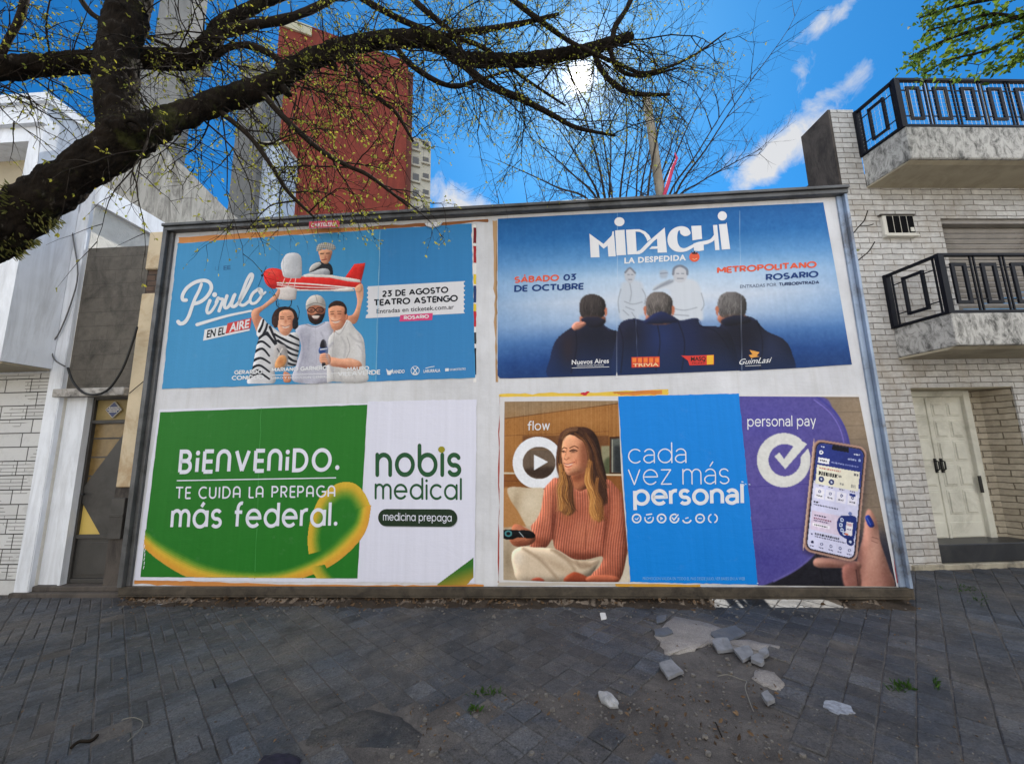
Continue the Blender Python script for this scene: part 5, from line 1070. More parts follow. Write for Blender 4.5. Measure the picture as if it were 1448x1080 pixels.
    p.fill([(546, 830), (552, 790), (600, 785), (606, 830), (590, 840)], (56, 84, 140), 1.5); p.fill([(553, 792), (560, 750), (575, 735), (592, 750), (596, 790)], (44, 42, 48), 1.5); p.line([(556, 806), (600, 800)], 8, (210, 214, 224))
    m_ = p.fill([(550, 850), (570, 832), (612, 836), (628, 870), (620, 905), (580, 915), (552, 890)], SK, 1.5); 
    for q in range(4): p.line([(552, 850+q*15), (585, 846+q*15), (604, 852+q*14)], 3, SKd, 1.5, .8, clip=m_)
    p.fill([(566, 900), (590, 900), (588, 935), (572, 935)], (44, 42, 48), 1.5)
    for pts in ([(420, 700), (440, 820), (400, 960)], [(560, 690), (590, 760), (600, 860)], [(480, 700), (470, 800)], [(640, 760), (600, 830), (640, 960)]): p.line(pts, 12, (150, 150, 166), 14, .5)
    for pts in ([(700, 720), (730, 780), (720, 860)], [(820, 700), (850, 780), (852, 900)], [(760, 700), (800, 740), (850, 760)], [(680, 950), (700, 1020)], [(780, 960), (800, 1025)]): p.line(pts, 12, (172, 170, 174), 14, .6)
    p.c = (p.c-128)*1.10+124; p.grain(6)
    p.build('printed_men', o, .0022, .5)
poster_plane()

# ================================================================== poster: farewell show, three men from behind
def poster_farewell():
    p = Paint(2.586, 680, 260, 60, 66, 1360, 712, 2.6, (200, 216, 234))
    # printed sky: deep blue at the head, pale in the middle, deep blue at the foot
    t = (p.Y-(122-(p.X-62)*.05))/580.0
    stops = [(0, (26, 92, 158)), (.16, (34, 104, 170)), (.30, (96, 150, 202)), (.42, (178, 202, 228)), (.56, (206, 214, 228)), (.68, (168, 188, 216)), (.80, (72, 112, 170)), (.92, (22, 62, 126)), (1.0, (18, 54, 112))]
    for ch in range(3): p.c[..., ch] = np.interp(t, [q[0] for q in stops], [q[1][ch] for q in stops])
    side = np.clip(np.abs((p.X-700)/640)**2.2, 0, 1); p.c = p.c*(1-.42*(side*np.clip(1.2-abs(t-.55)*2, 0, 1))[..., None])+np.array((70, 128, 194))*(.42*(side*np.clip(1.2-abs(t-.55)*2, 0, 1)))[..., None]
    p.grain(4)
    quad = p.mask([(62, 128), (1252, 68), (1357, 660), (1180, 672), (950, 684), (945, 682), (700, 692), (500, 700), (250, 707), (70, 712), (61, 700)], .6, False); p.a = quad
    # the two faded figures
    g1, g2 = (150, 156, 168), (112, 116, 128)
    m_ = p.fill([(505, 470), (512, 380), (525, 358), (580, 356), (598, 390), (600, 470), (580, 480), (575, 500), (520, 500)], (192, 200, 212), 4, alpha=False); p.fill([(700, 470), (690, 390), (640, 390), (635, 375), (700, 350), (780, 352), (808, 400), (812, 480), (800, 500), (700, 500)], (202, 208, 218), 4, alpha=False)
    p.fill([(526, 325), (545, 308), (564, 325), (560, 352), (545, 364), (530, 352)], (186, 190, 200), 2, alpha=False); p.fill([(703, 320), (728, 302), (754, 320), (752, 346), (728, 362), (706, 348)], (192, 194, 202), 2, alpha=False)
    p.line([(528, 324), (545, 308), (564, 326)], 7, g2, 3, .8); p.line([(703, 330), (708, 308), (730, 300), (752, 312), (755, 330)], 9, g2, 3, .8)
    for a_, b_ in (((537, 332), (543, 332)), ((550, 332), (556, 332)), ((540, 350), (552, 350)), ((716, 328), (724, 328)), ((734, 328), (742, 328)), ((718, 346), (740, 346))): p.line([a_, b_], 3, g2, 2, .9)
    for pts in ([(512, 385), (502, 430), (506, 470)], [(590, 385), (602, 410), (598, 440)], [(525, 430), (555, 440), (590, 432)], [(530, 450), (560, 462)], [(545, 365), (550, 400), (545, 430)], [(520, 462), (540, 480)], [(690, 352), (655, 375), (630, 388)], [(635, 388), (665, 372), (702, 356)], [(806, 400), (816, 440), (806, 462)], [(700, 455), (745, 462), (790, 452)], [(706, 478), (760, 482)], [(552, 470), (566, 492)]): p.line(pts, 4, g1, 3, .8)
    p.fill([(655, 318), (682, 318), (680, 342), (658, 344)], (168, 176, 190), 3, alpha=False, al=.8); p.line([(656, 328), (682, 326)], 3, g2, 2, .7); p.fill([(630, 388), (660, 364), (702, 350), (700, 362), (660, 378)], (140, 146, 158), 3, alpha=False, al=.8)
    # three backs: one dark coat shape after another
    coat, coatb = (24, 26, 44), (22, 40, 84); p.form = .5
    def coatfill(pts):
        m = p.fill(pts, coat, 1.2, True, 1, False, quad); fade = np.clip((p.Y-560)/150, 0, 1)*m; p.put(fade, (20, 52, 108), .75); return m
    a1 = coatfill([(248, 705), (252, 640), (275, 570), (330, 525), (370, 500), (420, 495), (470, 530), (505, 545), (520, 620), (515, 712), (380, 720)])
    a3 = coatfill([(800, 700), (830, 600), (870, 525), (900, 490), (950, 482), (1000, 492), (1040, 535), (1110, 570), (1138, 620), (1142, 690), (1000, 700)])
    a2 = coatfill([(490, 710), (498, 550), (515, 505), (560, 492), (600, 500), (630, 480), (665, 470), (700, 482), (730, 500), (790, 490), (808, 518), (890, 528), (930, 600), (920, 700), (700, 712)])
    p.put(p.glow(660, 560, 70, 90)*a2, (30, 50, 104), .8); p.put(p.glow(760, 560, 60, 70)*a2, (26, 40, 88), .6); p.put(p.glow(960, 560, 60, 90)*a3, (16, 18, 34), .6); p.put(p.glow(1060, 600, 40, 60)*a3, (34, 44, 74), .7); p.put(p.glow(320, 600, 30, 70)*a1, (44, 34, 44), .8); p.put(p.glow(430, 560, 40, 60)*a1, (18, 22, 40), .6)
    for pts in ([(505, 520), (520, 580), (512, 690)], [(800, 520), (860, 540), (905, 600)], [(640, 490), (655, 580), (640, 680)], [(720, 500), (745, 580), (735, 680)], [(1010, 500), (1030, 580), (1020, 680)], [(945, 490), (950, 600)], [(345, 520), (350, 600), (330, 690)], [(560, 495), (575, 560)]): p.line(pts, 4, (12, 14, 30), 4, .7, clip=quad)
    for pts in ([(370, 505), (420, 500), (470, 535)], [(610, 500), (665, 474), (725, 500)], [(880, 510), (950, 486), (1010, 500)], [(520, 503), (560, 494), (600, 502)], [(735, 500), (790, 492), (806, 515)]): p.line(pts, 3, (60, 72, 112), 3, .7, clip=quad)
    def head(cx, cy, w, h, hair, grey, earL, earR):
        p.fill([(cx-w*.42, cy+h*.30), (cx+w*.42, cy+h*.30), (cx+w*.40, cy+h*.62), (cx-w*.38, cy+h*.62)], (150, 96, 76), 2, alpha=False)
        m = p.fill([(cx-w*.5, cy), (cx-w*.44, cy-h*.30), (cx-w*.2, cy-h*.48), (cx+w*.15, cy-h*.48), (cx+w*.44, cy-h*.28), (cx+w*.5, cy+h*.02), (cx+w*.44, cy+h*.30), (cx+w*.2, cy+h*.42), (cx-w*.25, cy+h*.42), (cx-w*.45, cy+h*.28)], hair, 1.5, alpha=False)
        rr = random.Random(int(cx))
        for k in range(70):
            x0, y0 = cx+rr.uniform(-.45, .45)*w, cy+rr.uniform(-.45, .35)*h; p.line([(x0, y0), (x0+rr.gauss(0, 3), y0+rr.uniform(8, 18))], 2.6, grey if rr.random() < .55 else tuple(c*.55 for c in hair), 2, .5, clip=m, smooth=False)
        p.put(p.glow(cx-w*.05, cy-h*.2, w*.28, h*.2)*m, grey, .5); p.put(p.glow(cx+w*.45, cy, w*.14, h*.5)*m, tuple(c*.6 for c in hair), .6); p.put(p.glow(cx, cy+h*.42, w*.45, h*.1)*m, (120, 84, 70), .7)
        for e, sx in ((earL, -1), (earR, 1)):
            if e: p.fill([(cx+sx*w*.47, cy+h*.02), (cx+sx*w*.56, cy+h*.04), (cx+sx*w*.55, cy+h*.26), (cx+sx*w*.48, cy+h*.34)], (186, 112, 84), 1.5, alpha=False)
    head(408, 452, 96, 98, (52, 46, 46), (84, 76, 74), 0, 1); head(652, 446, 100, 104, (84, 78, 76), (142, 134, 130), 1, 1); head(918, 446, 106, 104, (88, 84, 84), (134, 130, 128), 1, 0)
    p.fill([(370, 505), (372, 490), (420, 485), (455, 500), (440, 520), (400, 525)], (30, 30, 46), 2, alpha=False); p.fill([(612, 488), (660, 466), (702, 486), (720, 505), (600, 512)], (26, 34, 68), 2, alpha=False); p.fill([(878, 500), (920, 482), (968, 484), (985, 505), (900, 520)], (24, 26, 42), 2, alpha=False)
    m_ = p.fill([(332, 522), (345, 506), (375, 504), (384, 514), (360, 530), (340, 534)], (206, 140, 118), 1.5, alpha=False); p.line([(350, 522), (378, 512)], 2, (150, 90, 76), 1.5, .8); p.line([(345, 514), (372, 506)], 2, (150, 90, 76), 1.5, .6)
    # scuffs on the paper's seams
    for x0, x1 in ((500, 497), (946, 955)): p.line([(x0, 100), (x1, 700)], 1.6, (200, 210, 226), 1.5, .6, clip=quad)
    p.line([(566, 480), (572, 640)], 1.5, (130, 146, 180), 1.5, .5, clip=quad)
    o = p.build('poster', None, 0, .5, [(62, 128), (300, 115), (700, 96), (1000, 80), (1252, 68), (1300, 330), (1357, 660), (1290, 664), (1180, 672), (950, 684), (945, 682), (700, 692), (500, 700), (250, 707), (70, 712), (61, 700)])
    tag(o, 'dark blue farewell show poster with three men seen from behind', 'poster', 'posters pasted on the billboard')
    W = ink(226, 226, 230); O = ink(222, 92, 62); B = ink(22, 58, 120)
    z = lambda pts: [(820+x/6.296, 280+y/6.3) for x, y in pts]
    circ = lambda cx, cy, r, ry: [(cx+r*math.cos(a), cy+ry*math.sin(a)) for a in np.linspace(0, 2*math.pi, 25)[:-1]]
    polys = [z([(85, 318), (210, 410), (283, 335), (290, 298), (302, 297), (320, 520), (255, 522), (247, 425), (212, 452), (168, 412), (175, 528), (97, 530)]),
             z([(313, 290), (397, 283), (411, 508), (327, 512)]), z(circ(352, 212, 45, 40)), z([(410, 284), (494, 279), (507, 500), (425, 505)]),
             z([(480, 280), (530, 279), (580, 298), (615, 330), (633, 364), (600, 387), (592, 360), (570, 325), (535, 303), (480, 297)]),
             z([(500, 478), (535, 465), (605, 392), (755, 264), (775, 485), (693, 488), (687, 362), (655, 388), (560, 485), (530, 500), (500, 502)]), z([(640, 432), (694, 430), (694, 452), (618, 455)]),
             z(smooth_closed([(982, 300), (960, 268), (910, 252), (850, 264), (802, 302), (780, 360), (790, 420), (830, 465), (890, 482), (955, 472), (1010, 442), (1062, 420), (1130, 412), (1190, 382), (1212, 340), (1195, 330), (1160, 368), (1100, 384), (1040, 396), (985, 425), (935, 447), (897, 440), (873, 405), (866, 350), (874, 300), (890, 290), (896, 318), (930, 340), (965, 335), (984, 318)], 4)),
             z([(992, 250), (1080, 246), (1088, 365), (1003, 378)]), z([(1012, 404), (1100, 396), (1104, 466), (1060, 474), (1016, 470)]), z([(1185, 242), (1222, 240), (1243, 463), (1205, 465), (1195, 350)]),
             z([(1237, 235), (1302, 231), (1306, 216), (1338, 455), (1264, 460)]), z(circ(1268, 160, 41, 41))]
    put_poly('title_lettering', o, polys, W, .002)
    put_font('subtitle_lettering', o, 'LA DESPEDIDA', z([(396, 585)])[0], z([(944, 556)])[0], (0, -8.2), W, .038, .0025, space=1.12)
    put_poly('tomato_emblem', o, [z(circ(1020, 525, 46, 44))], O, .003); put_poly('tomato_leaf', o, [z([(990, 470), (1005, 490), (1020, 470), (1030, 490), (1050, 478), (1044, 500), (1000, 500)])], ink(36, 40, 44), .0036)
    m = MB(); v, f = ribbon([(979.4, 366), (982, 367.2), (985.5, 365.5)], .8); m.add([Sheet.at(q[0], q[1], .0038) for q in v], f); m.build('tomato_mouth', ink(240, 190, 150), o)
    put_caps('date_lettering', o, 'SÁBADO', (727, 400.5), (790.5, 397.3), (.3, -9.3), O, .0025); put_caps('date_lettering', o, '03', (796.5, 397.2), (814.5, 396.2), (.2, -9.3), B, .0025)
    put_caps('date_lettering', o, 'DE OCTUBRE', (727, 413), (825, 409.6), (.3, -9.6), B, .0025)
    put_caps('venue_lettering', o, 'METROPOLITANO', (1014, 387), (1155, 378.5), (-.2, -9.4), O, .0025); put_caps('venue_lettering', o, 'ROSARIO', (1083, 397), (1157.5, 392), (-.2, -9.4), B, .0025)
    put_font('ticket_lettering', o, 'ENTRADAS POR', (1046.5, 407.6), (1098, 404.6), (0, -4.6), ink(96, 108, 132), .004, .0025); put_caps('ticket_lettering', o, 'TURBOENTRADA', (1101.5, 404.4), (1158.5, 401.2), (0, -4.7), ink(50, 66, 104), .0025)
    put_font('partner_lettering', o, 'Nuevos Aires', (808.5, 515.5), (861, 513.2), (.1, -6.6), W, .014, .0025); m = MB(); v, f = ribbon([(808.5, 520.2), (861.5, 518.6)], .7, False); m.add([Sheet.at(q[0], q[1], .0025) for q in v], f); m.build('rule', W, o)
    put_font('small_print', o, 'PRODUCCIONES TEATRALES', (816, 518.4), (854, 517), (0, -1.9), W, .0, .0025)
    cells = []
    for k in range(5):
        x0 = 893+k*8; cells.append([(x0, 505.0-.2*k), (x0+7.6, 504.8-.2*k), (x0+7.7, 519.4-.2*k), (x0+.2, 519.8-.2*k)])
    put_poly('partner_emblem', o, cells, ink(214, 72, 46), .0022)
    put_poly('partner_emblem', o, [[(x0+1.2, 506.2), (x0+6.6, 506), (x0+6.7, 512), (x0+1.2, 512.2)] for x0 in (893, 901, 909, 917, 925)], ink(238, 128, 60), .0030)
    put_font('partner_lettering', o, 'TRIVIA', (895, 518.6), (931.5, 517.6), (0, -4.6), ink(240, 196, 150), .03, .0036)
    put_poly('partner_emblem', o, [[(963, 502.5), (972, 503), (1009.5, 501.6), (1009.5, 515.4), (975, 516.6), (973, 510)]], ink(212, 58, 52), .0022); put_poly('partner_emblem', o, [[(999.5, 502.4), (1009, 502), (1009, 515), (999.5, 515.4)]], ink(236, 180, 50), .0030)
    put_font('partner_lettering', o, 'MASQ', (977, 510.6), (998, 510), (0, -6), ink(40, 30, 30), .026, .0034); put_font('partner_lettering', o, 'TICKET', (978, 514.6), (997, 514.2), (0, -2.4), ink(40, 30, 30), .01, .0034)
    put_font('partner_lettering', o, 'GuimLasi', (1044, 515.5), (1088.5, 512.5), (1.0, -7.8), W, .004, .0025, shear=.08); put_poly('partner_emblem', o, [[(1060, 495), (1066, 496), (1074, 498), (1070, 503), (1074, 504), (1062, 506), (1059, 502), (1064, 501)]], ink(222, 156, 74), .0025)
    m = MB(); v, f = ribbon([(1054, 517.5), (1076, 516.5)], .6, False); m.add([Sheet.at(q[0], q[1], .0025) for q in v], f); m.build('rule', W, o)
    put_poly('torn_notch', o, [[(870.5, 534.5), (872.2, 525.5), (874, 534.5)]], ink(216, 216, 222), .0026)
poster_farewell()

# ================================================================== poster: health plan, green and white
def poster_health():
    o = paper('poster', [(224.5, 579), (521, 570), (506, 823), (189, 820)], ink(222, 223, 238), None, 0, .8, 7)
    tag(o, 'green and white health plan poster with a golden ribbon loop', 'poster', 'posters pasted on the billboard')
    W = ink(224, 226, 240)
    paper('green_sheet', [(226.5, 582.5), (519.5, 572), (505.5, 817.5), (198.5, 815.5)], ink(34, 116, 34), o, .0012, .4, 9, .001)
    paper('white_sheet', [(520.6, 567.5), (674, 564.5), (671, 824), (505.5, 822.5)], ink(222, 223, 240), o, .0018, .7, 12, .0015)
    # the ribbon: a band shaded across its width from green through gold
    z = lambda pts: [(170+x/2.732, 540+y/2.732) for x, y in pts]
    p = Paint(2.732, 170, 540, 76, 380, 972, 762, 2.0, (34, 116, 34))
    p.a[:] = 0
    def band(outer, inner, cols):
        O, I = np.array(smooth_open(outer, 10)), np.array(smooth_open(inner, 10)); n = min(len(O), len(I))
        for k in range(n-1):
            for q in range(10):
                a, b = q/10, (q+1)/10
                P = [O[k]+(I[k]-O[k])*a, O[k+1]+(I[k+1]-O[k+1])*a, O[k+1]+(I[k+1]-O[k+1])*b, O[k]+(I[k]-O[k])*b]
                t = (a+b)/2; c = [np.interp(t, [s[0] for s in cols], [s[1][h] for s in cols]) for h in range(3)]
                c_ = np.mean(P, 0); P = [c_+(w-c_)*1.25 for w in P]
                p.fill(P, c, .3, False)
    G0 = (34, 116, 34); Au, Or, Gr = (214, 178, 58), (206, 158, 64), (112, 152, 46)
    band([(728, 665), (724, 600), (738, 520), (775, 440), (830, 396), (870, 386), (910, 394), (945, 430), (968, 480)], [(782, 652), (776, 600), (790, 540), (818, 490), (848, 462), (872, 456), (888, 466), (902, 490), (912, 510)], [(0, Au), (.3, (204, 168, 50)), (.65, (118, 148, 46)), (1, G0)])
    band([(90, 640), (150, 690), (240, 745), (330, 775), (450, 785), (600, 782), (720, 752), (830, 700), (915, 625), (955, 560), (970, 476)], [(92, 560), (150, 610), (240, 660), (330, 700), (450, 726), (600, 728), (720, 690), (800, 640), (860, 585), (900, 540), (914, 490)], [(0, Or), (.18, (220, 158, 54)), (.5, Au), (.75, Gr), (1, G0)])
    band([(760, 762), (745, 735), (738, 712)], [(835, 762), (805, 730), (790, 705)], [(0, Au), (.5, (170, 160, 50)), (1, G0)])
    p.a *= (p.X < 972-(p.Y-490).clip(0)*.0); body = p.mask([(150, 115), (958, 88), (972, 480), (915, 760), (75, 752)], .5, False); loop = p.mask([(900, 380), (985, 380), (985, 640), (905, 640)], .5, False); p.a = np.where((body > .5) | (loop > .5), p.a, 0)
    # ragged jog where the sheets overlap
    p.a = np.where((p.Y > 625-.0*p.X) & (p.X > 926), 0, p.a)
    p.grain(3); p.build('ribbon_print', o, .0030, .5)
    q = Paint(4.0, 510, 560, 380, 780, 660, 1070, 3.0)
    m = q.mask([(432, 1062), (640, 908), (640, 1024), (600, 1070), (432, 1070)], .5, False)
    t = np.clip(((q.Y-985)+(q.X-540)*.35)/120, 0, 1)
    for ch in range(3): q.c[..., ch] = np.interp(t, [0, .45, 1], [(52, 110, 40)[ch], (130, 130, 44)[ch], (206, 150, 60)[ch]])
    q.a = m; q.build('corner_print', o, .0026, .5)
    # lettering
    A = lambda x, y: (230+x/4.5, 600+y/4.5)
    lean = (2.2, -29.2)
    put_pen('headline_lettering', o, 'BiENVENiDO.', A(98, 303), A(1128, 287), (2.4, -29), .195, W, .0042, .20, False, up1=(1.0, -28))
    m = MB(); v, f = ribbon([A(90, 357), A(1103, 339)], 1.5, False); m.add([Sheet.at(*w, .0042) for w in v], f); m.build('rule', W, o)
    put_pen('middle_lettering', o, 'TE CUIDA LA PREPAGA', A(82, 470), A(1098, 458), (.8, -15.4), .15, W, .0042, .24, False, up1=(.2, -14.8))
    put_pen('closing_lettering', o, 'más federal.', A(48, 652), A(1116, 642), (2.6, -33), .150, W, .0042, .12, False, up1=(1.2, -32), wide=.93)
    Bq = lambda x, y: (510+x/3.856, 560+y/3.857)
    GD = ink(34, 84, 50)
    put_pen('brand_lettering', o, 'nobıs'.replace('ı', 'l'), Bq(80, 428), Bq(549, 428), (0, -40), .165, GD, .0032, .12, True, {'l': 'ı'})
    put_poly('brand_dot', o, [[(Bq(441, 291)[0]+4.9*math.cos(a), Bq(441, 291)[1]+4.6*math.sin(a)) for a in np.linspace(0, 2*math.pi, 21)[:-1]]], ink(150, 142, 36), .0036)
    put_pen('brand_lettering', o, 'medical', Bq(76, 556), Bq(552, 560), (0, -27.5), .125, GD, .0032, .13, True)
    pill = [Bq(95+45+(-45)*math.cos(a), 662-47*math.sin(a)) for a in np.linspace(-math.pi/2, math.pi/2, 12)]+[Bq(482+45*math.sin(a), 664-48*math.cos(a)) for a in np.linspace(0, math.pi, 12)]
    put_poly('pill_shadow', o, [[(x+.7, y+1.2) for x, y in pill]], ink(178, 180, 190), .0028); put_poly('pill', o, [pill], ink(30, 50, 32), .0032)
    put_pen('pill_lettering', o, 'medicina prepaga', Bq(122, 675), Bq(496, 681), (0, -10.2), .125, W, .0042, .12, True)
    seam(o, z([(545, 100)])[0], z([(520, 760)])[0], print_mat('green_seam', alb(62, 142, 66)), 1.0, .0022); seam(o, z([(742, 95)])[0], z([(705, 760)])[0], print_mat('green_seam_dark', alb(38, 112, 44)), .8, .0022)
    r = random.Random(5)
    m = MB()
    for k in range(6):
        y = 600+r.random()*210; x = 203+r.random()*2; v, f = ribbon([(x+.4*(k % 2), 770+k*6), (x-.6, 774+k*6)], .9); m.add([Sheet.at(w[0], w[1], .0032) for w in v], f)
    m.build('scratch', W, o)
G['ı'] = (.0, [[(0, .70), (0, 0)]])
poster_health()
# ================================================================== poster: television and payment service, three sheets
def poster_service():
    o = paper('poster', [(706.5, 561), (1215, 557.5), (1268, 829), (706, 823)], ink(214, 212, 214), None, 0, .8, 21)
    tag(o, 'wide phone service poster with seated woman, blue sheet and hand holding a phone', 'poster', 'posters pasted on the billboard')
    W = ink(226, 228, 234)
    # ---- left sheet: woman on a sofa
    p = Paint(3.724, 700, 550, 44, 62, 716, 1022, 2.0, (158, 112, 66))
    p.fill([(40, 60), (660, 60), (655, 76), (40, 158)], (150, 128, 102), 2, False); p.line([(40, 157), (655, 75)], 4, (92, 62, 40), 2, smooth=False)
    for x in (150, 262, 376, 480, 596): p.line([(x, 150-x*.12), (x+4, 440)], 2.2, (118, 78, 44), 1.5, .7, smooth=False)
    p.blob(450, 150, 220, 60, (178, 128, 78), .7); p.blob(90, 260, 60, 130, (176, 126, 74), .6); p.line([(44, 246), (600, 222)], 3, (112, 72, 42), 2, .7, smooth=False)
    rr = np.random.default_rng(2); p.c += (p.blur(rr.normal(0, 1, (1, p.nx))+np.zeros((p.ny, 1)), 1.0)*5)[..., None]
    p.fill([(146, 246), (600, 246), (600, 442), (146, 442)], (120, 82, 52), 3, False); p.fill([(560, 300), (606, 300), (606, 440), (560, 440)], (146, 142, 116), 3, False); p.fill([(575, 380), (606, 360), (606, 440), (575, 440)], (92, 98, 74), 5)
    p.fill([(604, 252), (665, 248), (665, 446), (604, 446)], (74, 46, 30), 1.5, False); p.fill([(612, 262), (665, 258), (665, 440), (612, 440)], (96, 100, 96), 2, False); p.fill([(628, 300), (665, 300), (665, 440), (628, 440)], (52, 56, 60), 6, False); p.line([(618, 268), (618, 436)], 5, (176, 172, 158), 2, .8, smooth=False)
    p.line([(44, 442), (668, 452)], 9, (206, 194, 172), 2, smooth=False); p.fill([(40, 448), (700, 458), (700, 560), (40, 560)], (140, 92, 52), 2, False); p.line([(44, 482), (260, 486)], 3, (104, 66, 38), 2, .8); p.fill([(180, 452), (300, 452), (300, 500), (180, 500)], (110, 72, 46), 4)
    # ring with play mark behind her
    ring = p.ell(226, 388, 133, 137, 0, 1.2); hole = p.ell(232, 388, 86, 84, 0, 1.5)
    p.put(p.ell(232, 396, 136, 140, 0, 8)*.5, (70, 46, 30), .6); p.put(ring*(1-hole), (228, 230, 236)); p.put(hole, (112, 100, 90), .85); p.fill([(160, 420), (310, 410), (310, 440), (270, 470), (190, 460)], (70, 56, 48), 8, clip=hole); p.line([(185, 330), (185, 430)], 4, (90, 74, 62), 3, .6); p.line([(190, 318), (310, 318)], 4, (150, 118, 84), 3, .6, clip=hole)
    p.fill([(206, 345), (279, 383), (206, 427)], (228, 230, 236), 1.2, False)
    # sofa
    p.fill([(40, 545), (70, 520), (110, 600), (180, 720), (40, 735)], (178, 132, 86), 3); m_ = p.fill([(64, 530), (90, 514), (180, 520), (262, 530), (255, 650), (210, 725), (175, 735), (120, 640), (80, 580)], (206, 190, 166), 2.5); p.blob(110, 600, 30, 90, (170, 150, 124), .7, .3, m_); p.blob(190, 600, 50, 50, (222, 208, 186), .7, 0, m_)
    p.fill([(40, 730), (200, 720), (420, 860), (720, 860), (720, 1030), (40, 1030)], (190, 174, 152), 4, False); p.blob(70, 900, 30, 90, (150, 134, 112), .8); p.fill([(650, 900), (716, 880), (716, 1030), (640, 1030)], (206, 196, 180), 3)
    for q in range(30): p.line([(44+q*5, 940+(q % 3)*8), (50+q*5, 1010)], 2, (166, 148, 124), 2, .5, smooth=False)
    # hair behind
    hair = (66, 44, 36); p.form = .45
    p.fill([(330, 290), (346, 232), (385, 206), (440, 198), (492, 206), (530, 240), (552, 300), (566, 380), (584, 450), (590, 540), (578, 600), (552, 612), (500, 560), (470, 480), (360, 480), (322, 400)], hair, 2)
    # jumper
    body = p.fill([(322, 466), (286, 492), (262, 520), (252, 570), (240, 640), (215, 690), (188, 724), (206, 770), (200, 800), (186, 830), (262, 836), (300, 790), (306, 800), (322, 845), (400, 890), (480, 896), (566, 880), (545, 940), (486, 985), (490, 1012), (642, 1018), (690, 890), (697, 780), (690, 640), (672, 562), (632, 508), (588, 474), (500, 500), (410, 502)], (194, 118, 96), 2)
    ph = p.X+.06*(p.Y-500)+6*np.sin(p.Y/60); rib = .5+.5*np.sin(ph*2*np.pi/13); row = .5+.5*np.sin((p.Y+3*np.sin(p.X/17))*2*np.pi/6); p.shade(body*.95, ((.74+.34*rib)*(.94+.10*row))[..., None])
    p.blob(280, 620, 26, 120, (202, 128, 100), .5, .2, body); p.blob(310, 700, 14, 110, (104, 56, 44), .75, .1, body); p.blob(470, 760, 60, 70, (206, 134, 104), .5, 0, body); p.blob(590, 690, 14, 150, (112, 60, 46), .65, .12, body); p.blob(640, 640, 30, 130, (196, 120, 92), .5, .1, body); p.blob(440, 880, 120, 22, (120, 66, 50), .7, .05, body); p.blob(230, 800, 50, 26, (134, 74, 56), .7, .2, body); p.blob(690, 700, 12, 160, (120, 66, 50), .7, 0, body); p.blob(400, 640, 60, 60, (150, 84, 64), .5, 0, body); p.blob(600, 960, 60, 50, (150, 86, 66), .5, 0, body)
    for pts in ([(306, 560), (300, 680), (306, 790)], [(585, 600), (580, 720), (566, 880)], [(345, 640), (340, 720)], [(480, 720), (475, 840)]): p.line(pts, 5, (108, 58, 46), 5, .6, clip=body)
    p.line([(410, 508), (448, 534), (492, 508)], 8, (150, 84, 64), 3, .9, clip=body); p.line([(414, 516), (450, 542), (494, 516)], 3, (206, 140, 112), 2, .8, clip=body)
    # legs, hand with the remote
    m_ = p.fill([(90, 860), (140, 828), (200, 832), (318, 842), (420, 898), (500, 905), (552, 898), (520, 960), (486, 990), (380, 1012), (140, 1012), (96, 940)], (212, 194, 172), 2); p.blob(120, 890, 30, 40, (228, 216, 200), .8, 0, m_); p.blob(330, 930, 120, 24, (186, 164, 140), .7, .5, m_); p.blob(470, 920, 50, 24, (164, 142, 120), .8, 0, m_)
    for pts in ([(300, 845), (380, 900), (420, 950)], [(320, 850), (430, 920), (500, 930)], [(150, 840), (240, 900), (330, 1000)], [(430, 905), (460, 940), (540, 910)]): p.line(pts, 14, (160, 138, 116), 16, .7, clip=m_)
    p.fill([(362, 1010), (412, 962), (480, 985), (500, 1015)], (150, 78, 56), 3); p.fill([(486, 988), (550, 976), (640, 985), (640, 1016), (492, 1012)], (176, 104, 80), 3); p.fill([(190, 1004), (230, 990), (260, 1010)], (170, 84, 66), 3)
    m_ = p.fill([(78, 770), (95, 716), (125, 712), (160, 730), (200, 752), (214, 790), (190, 816), (150, 826), (105, 826), (78, 800)], (172, 108, 82), 2); p.blob(120, 735, 24, 14, (196, 132, 104), .7, 0, m_); p.blob(150, 812, 40, 12, (130, 76, 58), .7, 0, m_)
    p.fill([(44, 742), (120, 742), (178, 744), (208, 762), (204, 782), (150, 786), (90, 792), (44, 784)], (26, 26, 30), 1.5); p.put(p.ell(70, 760, 20, 17), (84, 140, 144)); p.put(p.ell(70, 760, 11, 9), (26, 32, 36)); p.line([(128, 752), (150, 778)], 5, (150, 160, 166), 1.5)
    for q in range(3): p.line([(88+q*16, 800-q*2), (120+q*16, 786), (134+q*14, 792)], 11, (176, 112, 86), 2); p.line([(88+q*16, 808-q*2), (122+q*16, 794)], 3, (128, 76, 58), 3, .6)
    # neck, face
    m_ = p.fill([(402, 448), (486, 390), (492, 505), (470, 528), (432, 528), (406, 508)], (176, 114, 84), 2); p.blob(440, 462, 44, 22, (124, 74, 54), .8, -.3, m_); p.blob(430, 515, 20, 16, (196, 132, 100), .6, 0, m_)
    face = p.fill([(344, 300), (356, 262), (388, 238), (430, 244), (468, 280), (490, 330), (490, 392), (470, 432), (425, 452), (392, 456), (374, 444), (364, 422), (358, 404), (352, 386), (341, 374), (346, 352), (343, 326)], (224, 162, 128), 1.5)
    p.blob(385, 275, 36, 30, (230, 172, 136), .8, 0, face); p.blob(375, 350, 16, 40, (226, 164, 128), .6, 0, face); p.blob(470, 380, 36, 70, (178, 112, 84), .7, 0, face); p.blob(428, 380, 24, 20, (222, 146, 114), .6, 0, face); p.blob(420, 446, 50, 12, (150, 92, 68), .7, -.2, face); p.blob(470, 290, 24, 40, (160, 100, 74), .6, 0, face)
